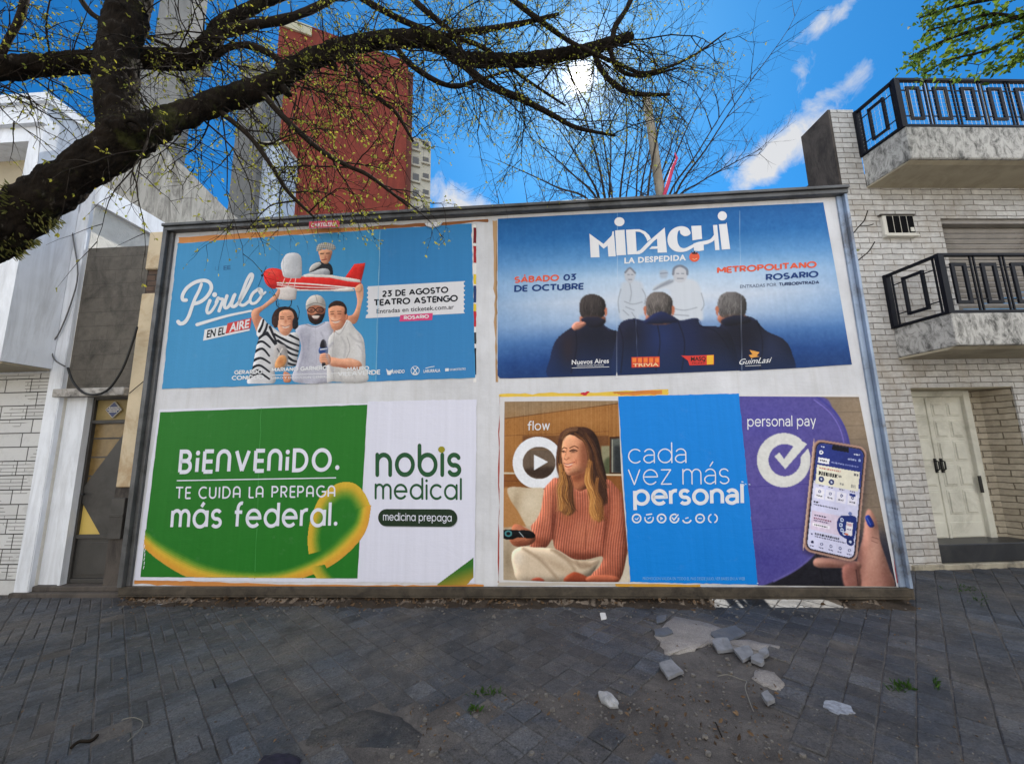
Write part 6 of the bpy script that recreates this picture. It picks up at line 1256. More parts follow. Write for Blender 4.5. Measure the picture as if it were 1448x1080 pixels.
    p.line([(352, 318), (362, 308), (378, 312)], 5, (96, 60, 44), 1.5, .9); p.line([(394, 310), (418, 300), (438, 310)], 5, (96, 60, 44), 1.5, .9)
    p.line([(348, 328), (358, 325), (370, 330)], 5, (72, 46, 38), 1.5, .95); p.line([(394, 326), (412, 319), (432, 325)], 6, (72, 46, 38), 1.5, .95); p.blob(412, 328, 12, 5, (60, 44, 38), .8); p.blob(359, 331, 6, 4, (60, 44, 38), .8); p.line([(398, 334), (414, 336), (430, 331)], 2.5, (176, 116, 90), 1.5, .8)
    p.line([(378, 318), (372, 345), (366, 362)], 4, (186, 120, 90), 3, .7); p.line([(364, 366), (376, 372), (388, 364)], 4, (158, 92, 70), 2, .9); p.blob(368, 356, 7, 7, (238, 184, 150), .8); p.blob(388, 362, 8, 6, (176, 108, 82), .6)
    p.fill([(369, 393), (386, 397), (411, 390), (400, 399), (384, 402), (373, 399)], (230, 208, 196), 1.6); p.line([(362, 390), (384, 394), (420, 384)], 4, (160, 74, 66), 1.5, .95); p.line([(370, 405), (386, 410), (404, 402)], 5, (196, 104, 92), 1.8, .9); p.line([(426, 372), (428, 390)], 3, (160, 98, 74), 3, .7); p.blob(390, 424, 12, 6, (186, 118, 90), .6)
    # hair in front, in waves from dark roots to fair ends
    R2 = random.Random(8)
    def lock(pts, n, spread, cols, w=(3.6, 2), al=.5):
        for k in range(int(n*2.6)):
            off = R2.gauss(0, spread); wv = R2.uniform(-6, 6); P = [(x+off*(.4+.6*i/(len(pts)-1))+wv*math.sin(i*1.9+k), y+R2.gauss(0, 5)) for i, (x, y) in enumerate(pts)]
            i0 = R2.randrange(len(cols)); p.line(P, w, cols[i0], 1.8, al)
    dk = [(58, 38, 32), (74, 50, 40), (90, 62, 46)]; md = [(120, 82, 54), (150, 102, 62), (104, 70, 48)]; fr = [(186, 130, 72), (206, 152, 90), (166, 112, 60), (222, 174, 116)]
    p.fill([(430, 215), (500, 215), (540, 270), (556, 340), (578, 430), (588, 540), (576, 600), (550, 600), (520, 480), (494, 410), (492, 330), (470, 280), (420, 244)], hair, 2); p.fill([(346, 300), (340, 250), (372, 216), (440, 205), (430, 244), (390, 240), (360, 262), (350, 300), (346, 340), (352, 380), (345, 420), (326, 400), (328, 330)], (82, 56, 44), 2)
    for P_ in ([(340, 300), (352, 380), (356, 430), (372, 470), (400, 480), (412, 560), (418, 640), (390, 662), (352, 650), (330, 610), (334, 540), (342, 470), (326, 400)], [(500, 380), (520, 470), (560, 560), (572, 610), (560, 690), (535, 688), (508, 640), (500, 570), (484, 500), (480, 440)]):
        p.fill(P_, (112, 78, 54), 4, True, .9)
    p.blob(372, 590, 34, 70, (176, 124, 72), .7); p.blob(525, 610, 28, 74, (186, 132, 76), .75); p.blob(350, 440, 18, 60, (98, 68, 50), .6); p.blob(530, 420, 26, 90, (64, 44, 36), .6)
    lock([(440, 215), (500, 270), (520, 360), (556, 470), (570, 580)], 26, 15, dk); lock([(470, 235), (515, 320), (540, 430), (575, 520)], 18, 14, dk+md[:1])
    lock([(420, 235), (470, 275), (495, 350), (488, 430)], 12, 5, md+dk); lock([(500, 380), (492, 450), (505, 540), (530, 620), (555, 690)], 24, 14, md+fr); lock([(488, 420), (485, 490), (512, 560), (508, 640), (530, 685)], 20, 11, fr); lock([(540, 470), (530, 540), (556, 600), (552, 690)], 12, 10, md+fr[:2]); lock([(575, 540), (586, 590), (575, 606)], 8, 6, dk)
    lock([(400, 210), (356, 250), (340, 330), (336, 400), (350, 460)], 18, 6, dk+md); lock([(346, 400), (352, 470), (336, 530), (352, 600), (346, 640)], 22, 12, md+fr); lock([(360, 440), (375, 500), (366, 560), (392, 620), (380, 660)], 24, 12, md+fr+dk[:1]); lock([(385, 460), (400, 520), (396, 590), (414, 640)], 14, 8, dk+md)
    lock([(430, 206), (380, 222), (356, 262)], 10, 4, [(110, 78, 58), (132, 96, 70)], (4, 2), .6)
    p.put(p.glow(470, 360, 26, 90)*p.mask([(430, 300), (496, 300), (496, 430), (430, 450)], 6), (120, 74, 56), .55); p.c = (p.c-128)*1.12+122; p.grain(5)
    q_ = p.mask([(50, 66), (648, 60), (664, 430), (714, 1016), (300, 1016), (40, 1004), (46, 500)], .5, False); p.a = q_
    p.build('woman_print', o, .0012, .5, [(50, 66), (648, 60), (664, 430), (712, 1016), (300, 1014), (42, 1004), (46, 500)])
    f = lambda x, y: (700+x/3.724, 550+y/3.724)
    put_pen('flow_lettering', o, 'flow', f(172, 215), f(288, 213), (.2, -11.8), .135, W, .0030, .13, True)
    # ---- right sheet: dark table, purple disc, hand with phone
    p = Paint(2.374, 690, 540, 838, 46, 1374, 690, 1.9, (134, 118, 102))
    p.blob(1250, 120, 90, 90, (150, 132, 112), .8); p.blob(1300, 330, 80, 120, (120, 108, 98), .7)
    for y in range(60, 690, 46): p.line([(840, y+6), (1374, y-10)], 2, (96, 84, 74), 2, .6, smooth=False)
    p.fill([(838, 520), (1374, 500), (1374, 700), (838, 700)], (48, 48, 62), 30, False); p.fill([(960, 690), (1010, 640), (1150, 580), (1240, 600), (1240, 690)], (30, 30, 40), 8)
    p.line([(1100, 560), (1130, 690)], 5, (16, 16, 24), 4, .8); p.line([(1220, 560), (1250, 690)], 5, (16, 16, 24), 4, .8)
    disc = p.fill([(838, 40), (1105, 46), (1160, 92), (1200, 160), (1216, 250), (1205, 360), (1170, 460), (1110, 560), (1040, 625), (960, 668), (900, 690), (838, 700)], (88, 82, 152), 2)
    p.blob(1000, 330, 220, 110, (102, 90, 162), .5, 0, disc); p.blob(920, 600, 120, 60, (70, 66, 142), .7, 0, disc); p.blob(900, 130, 130, 70, (84, 80, 162), .6, 0, disc); p.line([(1105, 50), (1160, 96), (1200, 164), (1216, 252), (1204, 362)], 8, (72, 70, 150), 2, .9); p.line([(1095, 60), (1150, 105), (1186, 168), (1202, 250)], 4, (126, 116, 196), 2, .8)
    p.line([(1170, 460), (1110, 560), (1040, 625), (960, 668)], 7, (120, 112, 186), 3, .6)
    for y in (345, 490): p.line([(860, y+8), (1010, y), (1110, y-4)], 3, (70, 62, 140), 2, .6)
    # tick ring
    ring = p.ell(993, 262, 90, 91, 0, 1.0)*(1-p.ell(996, 262, 54, 54, 0, 1.0)); gap = p.mask([(1000, 262), (1075, 165), (1098, 196), (1040, 262)], .8, False)
    p.put(ring*(1-gap), (216, 216, 214)); p.fill([(962, 250), (978, 236), (994, 258), (1044, 192), (1072, 208), (998, 292)], (216, 216, 214), 1, False)
    # hand
    SK, SKd, SKl = (176, 128, 114), (118, 78, 72), (206, 160, 144); p.form = .5
    m_ = p.fill([(1255, 690), (1240, 600), (1258, 520), (1268, 440), (1284, 428), (1306, 470), (1318, 540), (1345, 620), (1362, 690)], SK, 2); p.blob(1250, 600, 20, 90, SKd, .7, 0, m_); p.blob(1300, 560, 24, 70, SKl, .7, .2, m_); p.blob(1340, 660, 30, 40, SKd, .5, 0, m_); p.line([(1290, 520), (1310, 526)], 3, SKd, 2, .7); p.line([(1288, 532), (1308, 540)], 3, SKd, 2, .6)
    m_ = p.fill([(1266, 456), (1278, 446), (1292, 466), (1296, 484), (1280, 486)], (28, 52, 140), 1.2); p.line([(1272, 456), (1284, 478)], 3, (100, 130, 200), 2, .7, clip=m_)
    m_ = p.fill([(1092, 604), (1110, 588), (1180, 592), (1250, 606), (1240, 640), (1206, 624), (1110, 622)], SK, 2); p.blob(1110, 600, 16, 8, SKl, .7, 0, m_); p.blob(1180, 620, 60, 8, SKd, .7, .1, m_); p.fill([(1190, 620), (1240, 610), (1250, 690), (1200, 690)], (140, 94, 86), 3); p.line([(1236, 630), (1244, 690)], 4, (70, 44, 44), 3, .8)
    # phone: case, bezel, lit screen contents
    p.form = 0
    def quad(a, b, c, d):
        a, b, c, d = (np.array(q, float) for q in (a, b, c, d)); return lambda u, v: (a+(b-a)*u)*(1-v)+(d+(c-d)*u)*v
    def rrect(fm, r=.09, asp=2.05, n=6):
        P = []
        for (cx, cy, a0) in ((1-r, r/asp, -90), (1-r, 1-r/asp, 0), (r, 1-r/asp, 90), (r, r/asp, 180)):
            for k in range(n+1): an = math.radians(a0+90*k/n); P.append(fm(cx+r*math.cos(an), cy+r/asp*math.sin(an)))
        return P
    p.fill(rrect(quad((1100, 196), (1278, 226), (1240, 614), (1052, 572)), .16), (44, 36, 48), 9, False, .7)
    p.fill(rrect(quad((1093, 190), (1274, 219), (1238, 607), (1056, 565)), .16), (176, 142, 128), 1.2, False); p.fill(rrect(quad((1099, 196), (1269, 224), (1234, 601), (1062, 561)), .14), (150, 116, 106), 1, False); p.fill(rrect(quad((1102, 199), (1266, 226), (1231, 597), (1066, 559)), .13), (20, 22, 46), 1, False)
    fm = quad((1106, 203), (1262, 229), (1227, 592), (1071, 556)); scr = p.fill(rrect(fm, .12), (206, 206, 232), 1, False)
    def R(u0, v0, u1, v1, col, soft=.7, al=1): p.fill([fm(u0, v0), fm(u1, v0), fm(u1, v1), fm(u0, v1)], col, soft, False, al, clip=scr)
    def Cc(u, v, r, col): P = [fm(u+r*math.cos(a), v+r*.44*math.sin(a)) for a in np.linspace(0, 2*math.pi, 17)[:-1]]; p.fill(P, col, .6, False, clip=scr)
    def words(u0, v, u1, h, col, al=.9, seed=0):
        rr_ = random.Random(seed+int(u0*97+v*131)); u = u0
        while u < u1: l = rr_.uniform(.018, .05); R(u, v, min(u+l, u1), v+h, col, .6, al); u += l+.012
    R(0, 0, 1, .36, (42, 56, 128)); R(.32, 0, .68, .045, (16, 18, 34)); Cc(.10, .085, .045, (226, 228, 236)); Cc(.10, .085, .02, (42, 56, 128)); R(.05, .135, .29, .185, (230, 230, 236)); words(.09, .152, .25, .016, (40, 40, 60)); words(.33, .155, .62, .012, (150, 160, 210)); words(.64, .155, .92, .012, (130, 140, 200)); words(.68, .095, .86, .016, (180, 190, 226)); Cc(.93, .10, .03, (150, 165, 215)); words(.08, .025, .16, .012, (220, 224, 240)); words(.8, .045, .93, .012, (220, 224, 240))
    R(.04, .205, .96, .385, (226, 222, 206)); words(.09, .225, .55, .014, (190, 120, 110)); words(.09, .262, .50, .036, (26, 28, 40), 1, 3); words(.52, .268, .58, .02, (60, 60, 70)); Cc(.16, .335, .062, (30, 48, 108)); Cc(.38, .345, .062, (30, 48, 108)); Cc(.16, .335, .022, (200, 206, 226)); Cc(.38, .345, .022, (200, 206, 226)); words(.56, .335, .66, .02, (120, 120, 120), .7); words(.80, .33, .90, .03, (130, 130, 130), .7); words(.84, .225, .93, .022, (90, 90, 100))
    for u in (.12, .33, .56, .79): words(u, .39, u+.11, .011, (70, 70, 84), .8)
    R(.0, .405, 1, 1, (208, 208, 236))
    for k, u in enumerate((.05, .28, .52, .76)):
        R(u, .42, u+.20, .52, (228, 226, 242)); Cc(u+.10, .452, .032, (52, 66, 130)); Cc(u+.10, .452, .016, (228, 226, 242)); words(u+.04, .487, u+.16, .012, (50, 52, 70))
    R(.78, .415, .92, .438, (40, 58, 130)); words(.05, .548, .16, .016, (30, 32, 50)); words(.05, .575, .58, .012, (70, 72, 100)); Cc(.84, .60, .04, (110, 124, 180)); R(.03, .64, .96, .82, (214, 200, 222)); words(.08, .672, .34, .014, (60, 50, 80)); words(.08, .70, .46, .014, (120, 60, 90)); words(.08, .722, .40, .012, (90, 70, 110)); R(.07, .752, .44, .782, (236, 232, 244)); words(.10, .762, .38, .012, (50, 50, 70))
    P = [fm(*q) for q in ((.58, .70), (.63, .645), (.72, .63), (.98, .625), (.98, .80), (.90, .84), (.70, .82), (.60, .77))]; p.fill(P, (34, 52, 120), .8, clip=scr)
    for (u, v) in ((.68, .672), (.665, .72), (.70, .765), (.76, .79)): Cc(u, v, .042, (196, 206, 232)); Cc(u, v, .02, (60, 80, 150))
    R(.78, .68, .92, .80, (226, 222, 232)); R(.80, .69, .90, .715, (196, 160, 170)); words(.80, .74, .9, .012, (120, 110, 150)); R(.76, .785, .84, .80, (210, 120, 90)); Cc(.90, .855, .085, (30, 44, 104)); Cc(.90, .855, .03, (190, 200, 226))
    words(.14, .842, .66, .02, (44, 46, 66), 1); words(.14, .87, .80, .012, (90, 90, 120)); Cc(.07, .86, .02, (60, 66, 120))
    for k, u in enumerate((.10, .30, .50, .70, .90)): Cc(u, .935, .034, (40, 44, 80) if k == 0 else (90, 94, 140)); Cc(u, .935, .018, (206, 206, 232) if k else (40, 44, 80)); words(u-.05, .966, u+.05, .010, (80, 84, 120))
    p.shade(p.mask([fm(0, 0), fm(.5, 0), fm(.2, 1), fm(0, 1)], 14, False)*scr, 1.05); p.fill(rrect(quad((1093, 190), (1097, 191), (1060, 565), (1056, 565)), .3), (206, 176, 160), 1, False)
    p.c = (p.c-128)*1.06+126; p.grain(5)
    p.a = p.mask([(842, 48), (1245, 50), (1372, 686), (906, 682)], .5, False); p.build('phone_print', o, .0012, .5, [(842, 48), (1245, 50), (1372, 686), (906, 682)])
    f = lambda x, y: (690+x/2.374, 540+y/2.374)
    put_pen('pay_lettering', o, 'personal pay', f(871, 148), f(1101, 146), (-.3, -13.6), .125, W, .0032, .12, True, {'a': 'A2'})
    # ---- middle sheet
    paper('blue_sheet', [(874.2, 560.5), (1044.8, 556.2), (1071.5, 826.3), (891.2, 822.5)], ink(0, 130, 222), o, .0036, .8, 33, .002)
    f = lambda x, y: (880+x/3.857, 560+y/3.857)
    put_pen('slogan_lettering', o, 'cada', f(32, 364), f(352, 361), (-.4, -27.4), .058, W, .0052, .13, True, {'a': 'A2'})
    put_pen('slogan_lettering', o, 'vez más', f(32, 482), f(584, 476), (-.5, -29.6), .056, W, .0052, .13, True, {'á': 'Á2', 'a': 'A2'})
    put_pen('brand_lettering', o, 'personal', f(60, 588), f(664, 582), (-.6, -26.5), .185, W, .0052, .06, False, {'a': 'A2'})
    m = MB()
    def rg(cx, cy, r, a0=0, a1=360, w=2.1):
        v, g_ = ribbon([f(cx, cy)+np.array([r*math.cos(math.radians(a)), r*math.sin(math.radians(a))]) for a in np.linspace(a0, a1, 21)], w, False); m.add([Sheet.at(q[0], q[1], .0052) for q in v], g_)
    def bit(pts, w=1.2): v, g_ = ribbon([f(*q) for q in pts], w); m.add([Sheet.at(q[0], q[1], .0056) for q in v], g_)
    cy = 666; rg(78, cy, 5.9); bit([(70, 668), (80, 672), (88, 662)]); rg(146, cy, 5.9, 20, 160); rg(146, cy, 5.9, 160, 200, 1.6); rg(146, cy, 5.9, -20, 20, 1.6); bit([(132, 646), (160, 642)], 1.8); bit([(140, 668), (154, 660)]); rg(214, cy, 5.9); bit([(210, 660), (210, 672), (219, 666), (210, 660)]); rg(284, cy, 5.9, -10, 300); bit([(272, 662), (282, 674), (304, 646)], 1.8); rg(352, cy, 6.2, 20, 160); bit([(346, 666), (358, 662)], 1.6); rg(424, cy, 5.9); bit([(416, 666), (432, 666)]); rg(494, cy, 6.2, 110, 250, 1.8); rg(494, cy, 6.2, -70, 70, 1.8)
    m.build('service_emblem', W, o)
    put_font('small_print', o, 'PROMOCION VALIDA EN TODO EL PAIS DESDE JULIO, VER BASES EN LA WEB', f(112, 1002), f(668, 1002), (0, -4.2), ink(120, 176, 230), .0, .0052)
    sm = print_mat('torn_fleck', alb(196, 214, 232)); m = MB()
    for (x, y, w) in ((655, 466, 1.6), (652, 480, 2.0), (662, 484, 1.2), (672, 478, 1.0), (694, 480, 1.0), (738, 1018, 1.0)):
        m = MB(); v, g_ = ribbon([f(x-3, y), f(x+3, y+2)], w); m.add([Sheet.at(q[0], q[1], .0054) for q in v], g_); m.build('torn_fleck', sm, o)
poster_service()
put_font('sticker_lettering', STICKER, 'CARTELERIA', (440, 321.2), (477, 319.3), (0, -5.2), ink(236, 224, 224), .02, 0, at=lambda x, y, l: BRD.hit(x, y, .151))
# ------------------------------------------------------------------ unseen row across the road, added pale to bounce sunlight: plain walls with openings
def build_opposite():
    W = Wall((0, -9.2), 180.0)
    m = MB(); r = random.Random(4); u = -34.0
    while u < 34:
        w = r.uniform(6, 9); z = r.uniform(6.5, 9.5); n = int(w//2.2); ww = w/n; fl = 3.1
        for k in range(n):
            for s in range(int(z//fl)):
                z0 = s*fl; a = u+k*ww; o0, o1, q0, q1 = a+ww*.3, a+ww*.7, z0+.9, z0+2.4
                m.wbox(W, a, o0, z0, z0+fl, -.4, 0); m.wbox(W, o1, a+ww, z0, z0+fl, -.4, 0); m.wbox(W, o0, o1, z0, q0, -.4, 0); m.wbox(W, o0, o1, q1, z0+fl, -.4, 0); m.wbox(W, o0, o1, q0, q1, -.4, -.2)
        zz = int(z//fl)*fl; m.wbox(W, u, u+w, zz, zz+.8, -.5, .1); u += w
    s = MB(); s.box(-60, 60, -9.2, -7.2, -.159, .0); tag(s.build('opposite_sidewalk', M_conc), kind='structure')
    tag(m.build('opposite_bounce_front', plain('cream_bounce_wall', (.76, .71, .62), .12, .5, .9, .2, 20)), kind='structure')
build_opposite()
# ------------------------------------------------------------------ trees
def bark_mat(name, a, b, moss=None):
    m = NT(name); v = m.mapping((1, 1, .35))
    vo = m.N.new('ShaderNodeTexVoronoi'); vo.feature = 'DISTANCE_TO_EDGE'; vo.inputs['Scale'].default_value = 26; m.L.new(v, vo.inputs['Vector'])
    col = m.ramp(m.noise(9, 8, .7, vec=v), [(.3, a), (.7, b)])
    if moss is not None: col = m.mix(m.ramp(m.noise(3.2, 8, .75), [(.54, 0.0), (.66, .85)]), col, moss)
    col = m.mix(m.ramp(m.noise(24, 6, .8, vec=v), [(.60, 0.0), (.68, .7)]), col, (.075, .066, .054, 1))
    n = m.bump(vo.outputs['Distance'], .9, .02); n = m.bump(m.noise(60, 7, .75), .7, .008, n)
    return m.done(col, 1.0, n, spec=.04)
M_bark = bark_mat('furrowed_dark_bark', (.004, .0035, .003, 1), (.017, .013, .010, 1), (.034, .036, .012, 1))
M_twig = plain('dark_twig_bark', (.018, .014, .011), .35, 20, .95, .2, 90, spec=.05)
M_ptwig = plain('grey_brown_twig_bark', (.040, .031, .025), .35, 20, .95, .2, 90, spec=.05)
def leaf_mat(name, a, b, trans=.5):
    m = NT(name); oi = m.N.new('ShaderNodeNewGeometry')
    col = m.ramp(oi.outputs['Random Per Island'], [(0, a), (1, b)])
    m.done(col, .75, None, spec=.10)
    tr = m.N.new('ShaderNodeBsdfTranslucent'); m.L.new(col, tr.inputs['Color'])
    mx = m.N.new('ShaderNodeMixShader'); mx.inputs[0].default_value = trans
    m.L.new(m.b.outputs[0], mx.inputs[1]); m.L.new(tr.outputs[0], mx.inputs[2]); m.L.new(mx.outputs[0], m.N['Material Output'].inputs['Surface']); return m.mat
M_bud = leaf_mat('yellow_green_spring_leaf', (.30, .27, .035, 1), (.17, .20, .04, 1), .5)
M_leaf = leaf_mat('mid_green_leaf', (.03, .07, .012, 1), (.11, .17, .025, 1), .45)
M_mossy = leaf_mat('dry_moss', (.06, .07, .02, 1), (.15, .14, .04, 1), .3)

class Leaves:
    def __init__(s): s.mb = MB()
    def add(s, p, size, r, slim=.42, dirn=None):
        d = unit([r.gauss(0, 1), r.gauss(0, 1), r.gauss(-.2, .8)] if dirn is None else np.array(dirn)+[r.gauss(0, .5), r.gauss(0, .5), r.gauss(0, .5)])
        a = unit(np.cross(d, [r.gauss(0, 1), r.gauss(0, 1), r.gauss(0, 1)])); n = np.cross(d, a); L = size*r.uniform(.6, 1.2); w = L*slim; f = w*.35
        p = np.array(p); s.mb.add([p, p+d*L*.4+a*w*.5+n*f, p+d*L*.75+a*w*.38+n*f, p+d*L, p+d*L*.75-a*w*.38+n*f, p+d*L*.4-a*w*.5+n*f], [(0, 1, 2, 3), (0, 3, 4, 5)])
def limb_path(spec, n=7):
    P = smooth_open([depth_at(x, y, Y) for x, y, Y, r in spec], n); Rr = smooth_open([(r/FPX*Y,) for x, y, Y, r in spec], n)
    return P, [float(q[0]) for q in Rr]
def tube_bark(mb, P, R, seg=12, amp=.10, seed=0, cap=True, ridge=0):
    """tapered tube with knotty, uneven section"""
    o = len(mb.v); mb.tube(P, R, seg, cap=cap); lens = [0.0]
    for i in range(1, len(P)): lens.append(lens[-1]+float(np.linalg.norm(np.array(P[i])-np.array(P[i-1]))))
    for i in range(o, len(mb.v)):
        v = np.array(mb.v[i]); k = (i-o)//seg
        if k >= len(P): continue
        c = np.array(P[k]); q = v-c; s = 1+amp*mnoise.fractal(Vector((v*7.0+seed).tolist()), 1.0, 2.0, 3)+amp*.6*mnoise.noise(Vector((v*23+seed).tolist()))
        if ridge:                      # furrowed plates running along the limb
            an = 2*math.pi*((i-o) % seg)/seg; le = lens[k]; rr_ = R[k]; w = mnoise.noise(Vector((math.cos(an)*2, math.sin(an)*2, le*2+seed)))
            f = abs(mnoise.noise(Vector((math.cos(an)*rr_*42+w, math.sin(an)*rr_*42, le*11+seed)))); g = abs(mnoise.noise(Vector((math.cos(an)*rr_*90+w, math.sin(an)*rr_*90, le*34+seed))))
            s += ridge*(min(f, .28)*2.2-.35)*min(1, .09/rr_)+ridge*.5*(min(g, .25)-.12)*min(1, .09/rr_)
        mb.v[i] = tuple(c+q*s)
def grow(mb, lv, p, d, L, r0, rnd_, grav, level, leafp, leafsize, nsub, seg=5, steps=7, wob=.16, subs=(.25, .6), twist=None):
    P = [np.array(p)]; d = unit(d); R = [r0]
    for k in range(steps):
        d = unit(d+np.array([rnd_.gauss(0, wob), rnd_.gauss(0, wob), rnd_.gauss(0, wob)+grav*(k/steps)])); P.append(P[-1]+d*L/steps); R.append(r0*(1-.8*(k+1)/steps))
    mb.tube(P, R, seg, cap=False)
    if lv is not None:
        for k in range(1, len(P)):
            if rnd_.random() < leafp*(1.5 if k == len(P)-1 else .38): 
                for _ in range(rnd_.choice((1, 2, 3))): lv.add(P[k], leafsize, rnd_, dirn=d)
    if level > 0:
        for k in range(nsub):
            t = .15+.8*(k+rnd_.random())/nsub; i = min(len(P)-2, int(t*(len(P)-1))); q = P[i]+(P[i+1]-P[i])*(t*(len(P)-1)-i); ax = unit(P[i+1]-P[i])
            side = unit(np.cross(ax, [rnd_.gauss(0, 1), rnd_.gauss(0, 1), rnd_.gauss(0, 1)])); an = rnd_.uniform(.5, 1.1)
            grow(mb, lv, q, ax*math.cos(an)+side*math.sin(an), L*rnd_.uniform(*subs), max(r0*.55, .0018), rnd_, grav, level-1, leafp, leafsize, max(1, nsub-2), max(3, seg-1), max(4, steps-2), wob, subs)
    return P

def build_street_tree():
    r = random.Random(21); base = (-3.62, 1.72, -.05)
    t = tag(empty('street_tree', base), 'dark mossy street tree leaning in from the left with budding drooping twigs', 'tree')
    P, R = limb_path([(-8, 332, 2.15, 31), (52, 288, 2.18, 29), (104, 249, 2.22, 27.5), (150, 220, 2.27, 28), (186, 192, 2.3, 30), (204, 178, 2.33, 20)])
    lead = smooth_open([np.array((-3.62, 1.72, -.08)), np.array((-3.58, 1.74, .6)), np.array((-3.50, 1.82, 1.5)), np.array((-3.33, 1.98, 2.35)), P[0]], 6)[:-1]
    lr = list(np.linspace(.25, R[0]*1.02, len(lead))); lr[0] = .36; lr[1] = .30
    Pn, Rn = [], []
    for a_, b_, ra, rb in zip((lead+P)[:-1], (lead+P)[1:], (lr+R)[:-1], (lr+R)[1:]):
        for q in range(5): Pn.append(np.array(a_)+(np.array(b_)-np.array(a_))*q/5); Rn.append(ra+(rb-ra)*q/5)
    lead, P, lr, R = Pn, [P[-1]], Rn, [R[-1]]
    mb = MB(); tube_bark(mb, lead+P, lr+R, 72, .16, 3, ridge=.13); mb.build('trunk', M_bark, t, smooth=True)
    limbs = {
     'B': [(176, 200, 2.3, 30), (166, 150, 2.33, 27), (164, 100, 2.36, 26), (172, 50, 2.42, 27), (186, 5, 2.5, 25), (206, -70, 2.65, 21), (240, -170, 2.9, 14)],
     'C': [(180, 196, 2.3, 27), (215, 180, 2.36, 22), (255, 164, 2.46, 18), (330, 138, 2.65, 16.5), (385, 120, 2.8, 16), (415, 98, 2.88, 14), (450, 80, 2.96, 14), (510, 62, 3.1, 13), (590, 54, 3.28, 13.5), (628, 66, 3.38, 12.5), (655, 83, 3.45, 11), (740, 85, 3.6, 10), (820, 73, 3.75, 9.5), (866, 60, 3.85, 8), (893, 52, 3.9, 6.5)],
     'D': [(-330, 80, 2.3, 30), (-160, 118, 2.45, 24), (-60, 110, 2.55, 19), (0, 97, 2.62, 17), (100, 90, 2.7, 15), (200, 84, 2.76, 14.5), (275, 82, 2.84, 16), (298, 60, 2.9, 13), (312, 38, 2.97, 12), (350, 15, 3.06, 9), (410, -12, 3.2, 8), (520, -60, 3.5, 5)],
     'D2': [(306, 46, 2.95, 8), (350, 37, 3.0, 7.5), (400, 28, 3.08, 6.5), (440, 14, 3.16, 6), (480, -8, 3.25, 5), (540, -50, 3.4, 3)],
     'E': [(300, 84, 2.9, 5), (318, 70, 2.9, 5), (345, 64, 2.92, 5), (378, 74, 2.95, 5.5), (402, 92, 3.0, 6)],
     'F': [(368, 128, 2.75, 5), (400, 165, 2.7, 4.5), (451, 211, 2.7, 4), (490, 234, 2.72, 3.4), (524, 250, 2.75, 3), (579, 293, 2.8, 1.6)],
     'G': [(300, 150, 2.6, 4.5), (350, 190, 2.58, 4), (382, 232, 2.58, 3.4), (408, 272, 2.6, 3), (445, 308, 2.62, 1.6)],
     'H': [(480, 72, 3.0, 4.5), (505, 104, 3.0, 4), (533, 137, 3.02, 3.5), (560, 160, 3.05, 3), (584, 200, 3.1, 2)],
     'I': [(556, 62, 3.2, 5), (585, 95, 3.2, 4.5), (637, 122, 3.25, 3.6), (680, 112, 3.3, 2.6), (720, 100, 3.35, 1.5)],
     'J': [(640, 76, 3.4, 7), (686, 117, 3.45, 6), (743, 143, 3.5, 5), (785, 165, 3.55, 4), (816, 181, 3.6, 3.2), (870, 192, 3.7, 1.8)],
     'K': [(480, -20, 3.3, 5), (515, 0, 3.3, 5), (564, 27, 3.32, 4.6), (613, 46, 3.36, 4.4), (680, 66, 3.45, 3.6), (740, 110, 3.55, 2.5), (800, 150, 3.65, 1.6)],
     'L': [(560, -30, 3.3, 5), (585, 0, 3.3, 5), (612, 24, 3.33, 4.6), (640, 48, 3.38, 4.2), (655, 78, 3.43, 4.4)],
     'M': [(634, 48, 3.4, 5), (692, 41, 3.45, 4.4), (744, 32, 3.5, 4), (790, 20, 3.6, 2.4)],
     'N': [(700, -20, 3.4, 4.6), (735, 8, 3.45, 4.2), (775, 38, 3.5, 4), (813, 63, 3.58, 3.4), (877, 92, 3.7, 3), (915, 103, 3.78, 2.6), (975, 82, 3.9, 2), (1026, 47, 4.0, 1.2)],
     'O': [(866, 60, 3.85, 5), (870, 38, 3.85, 4.5), (886, 13, 3.85, 4), (900, -15, 3.85, 3.4), (930, -60, 3.9, 2)],
     'P': [(838, 69, 3.76, 4.6), (850, 98, 3.76, 4.4), (872, 122, 3.77, 4.2), (899, 133, 3.8, 3.6), (947, 134, 3.9, 2)],
     'Q': [(40, -40, 2.6, 6), (30, 20, 2.6, 5.5), (10, 60, 2.62, 5), (-6, 95, 2.65, 5)],
     'S': [(862, 62, 3.85, 4), (872, 95, 3.85, 3.4), (905, 108, 3.85, 2.6), (960, 96, 3.9, 1.4)],
     'U': [(100, -30, 2.9, 5), (130, 20, 2.9, 4.5), (190, 45, 2.95, 3.5), (240, 66, 3.0, 2)]}
    lv = Leaves(); paths = {}
    for k, (nm, sp) in enumerate(limbs.items()):
        big = sp[0][3]*sp[0][2]/FPX > .05; P, R = limb_path(sp); paths[nm] = (P, R); mb = MB(); Pf, Rf = limb_path(sp, 22 if big else 7)
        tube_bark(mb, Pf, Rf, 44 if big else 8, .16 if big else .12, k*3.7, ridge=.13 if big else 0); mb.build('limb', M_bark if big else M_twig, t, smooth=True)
    # stubs and a healed cut on the fork
    mb = MB(); c = depth_at(188, 178, 2.16); nrm = unit(CAM-c); a = unit(np.cross(nrm, [0, 0, 1])); b = np.cross(nrm, a)
    ringp = [c+a*.034*math.cos(q)+b*.026*math.sin(q) for q in np.linspace(0, 2*math.pi, 17)]; mb.tube(ringp, .011, 6, cap=False); mb.build('knot', M_bark, t, smooth=True)
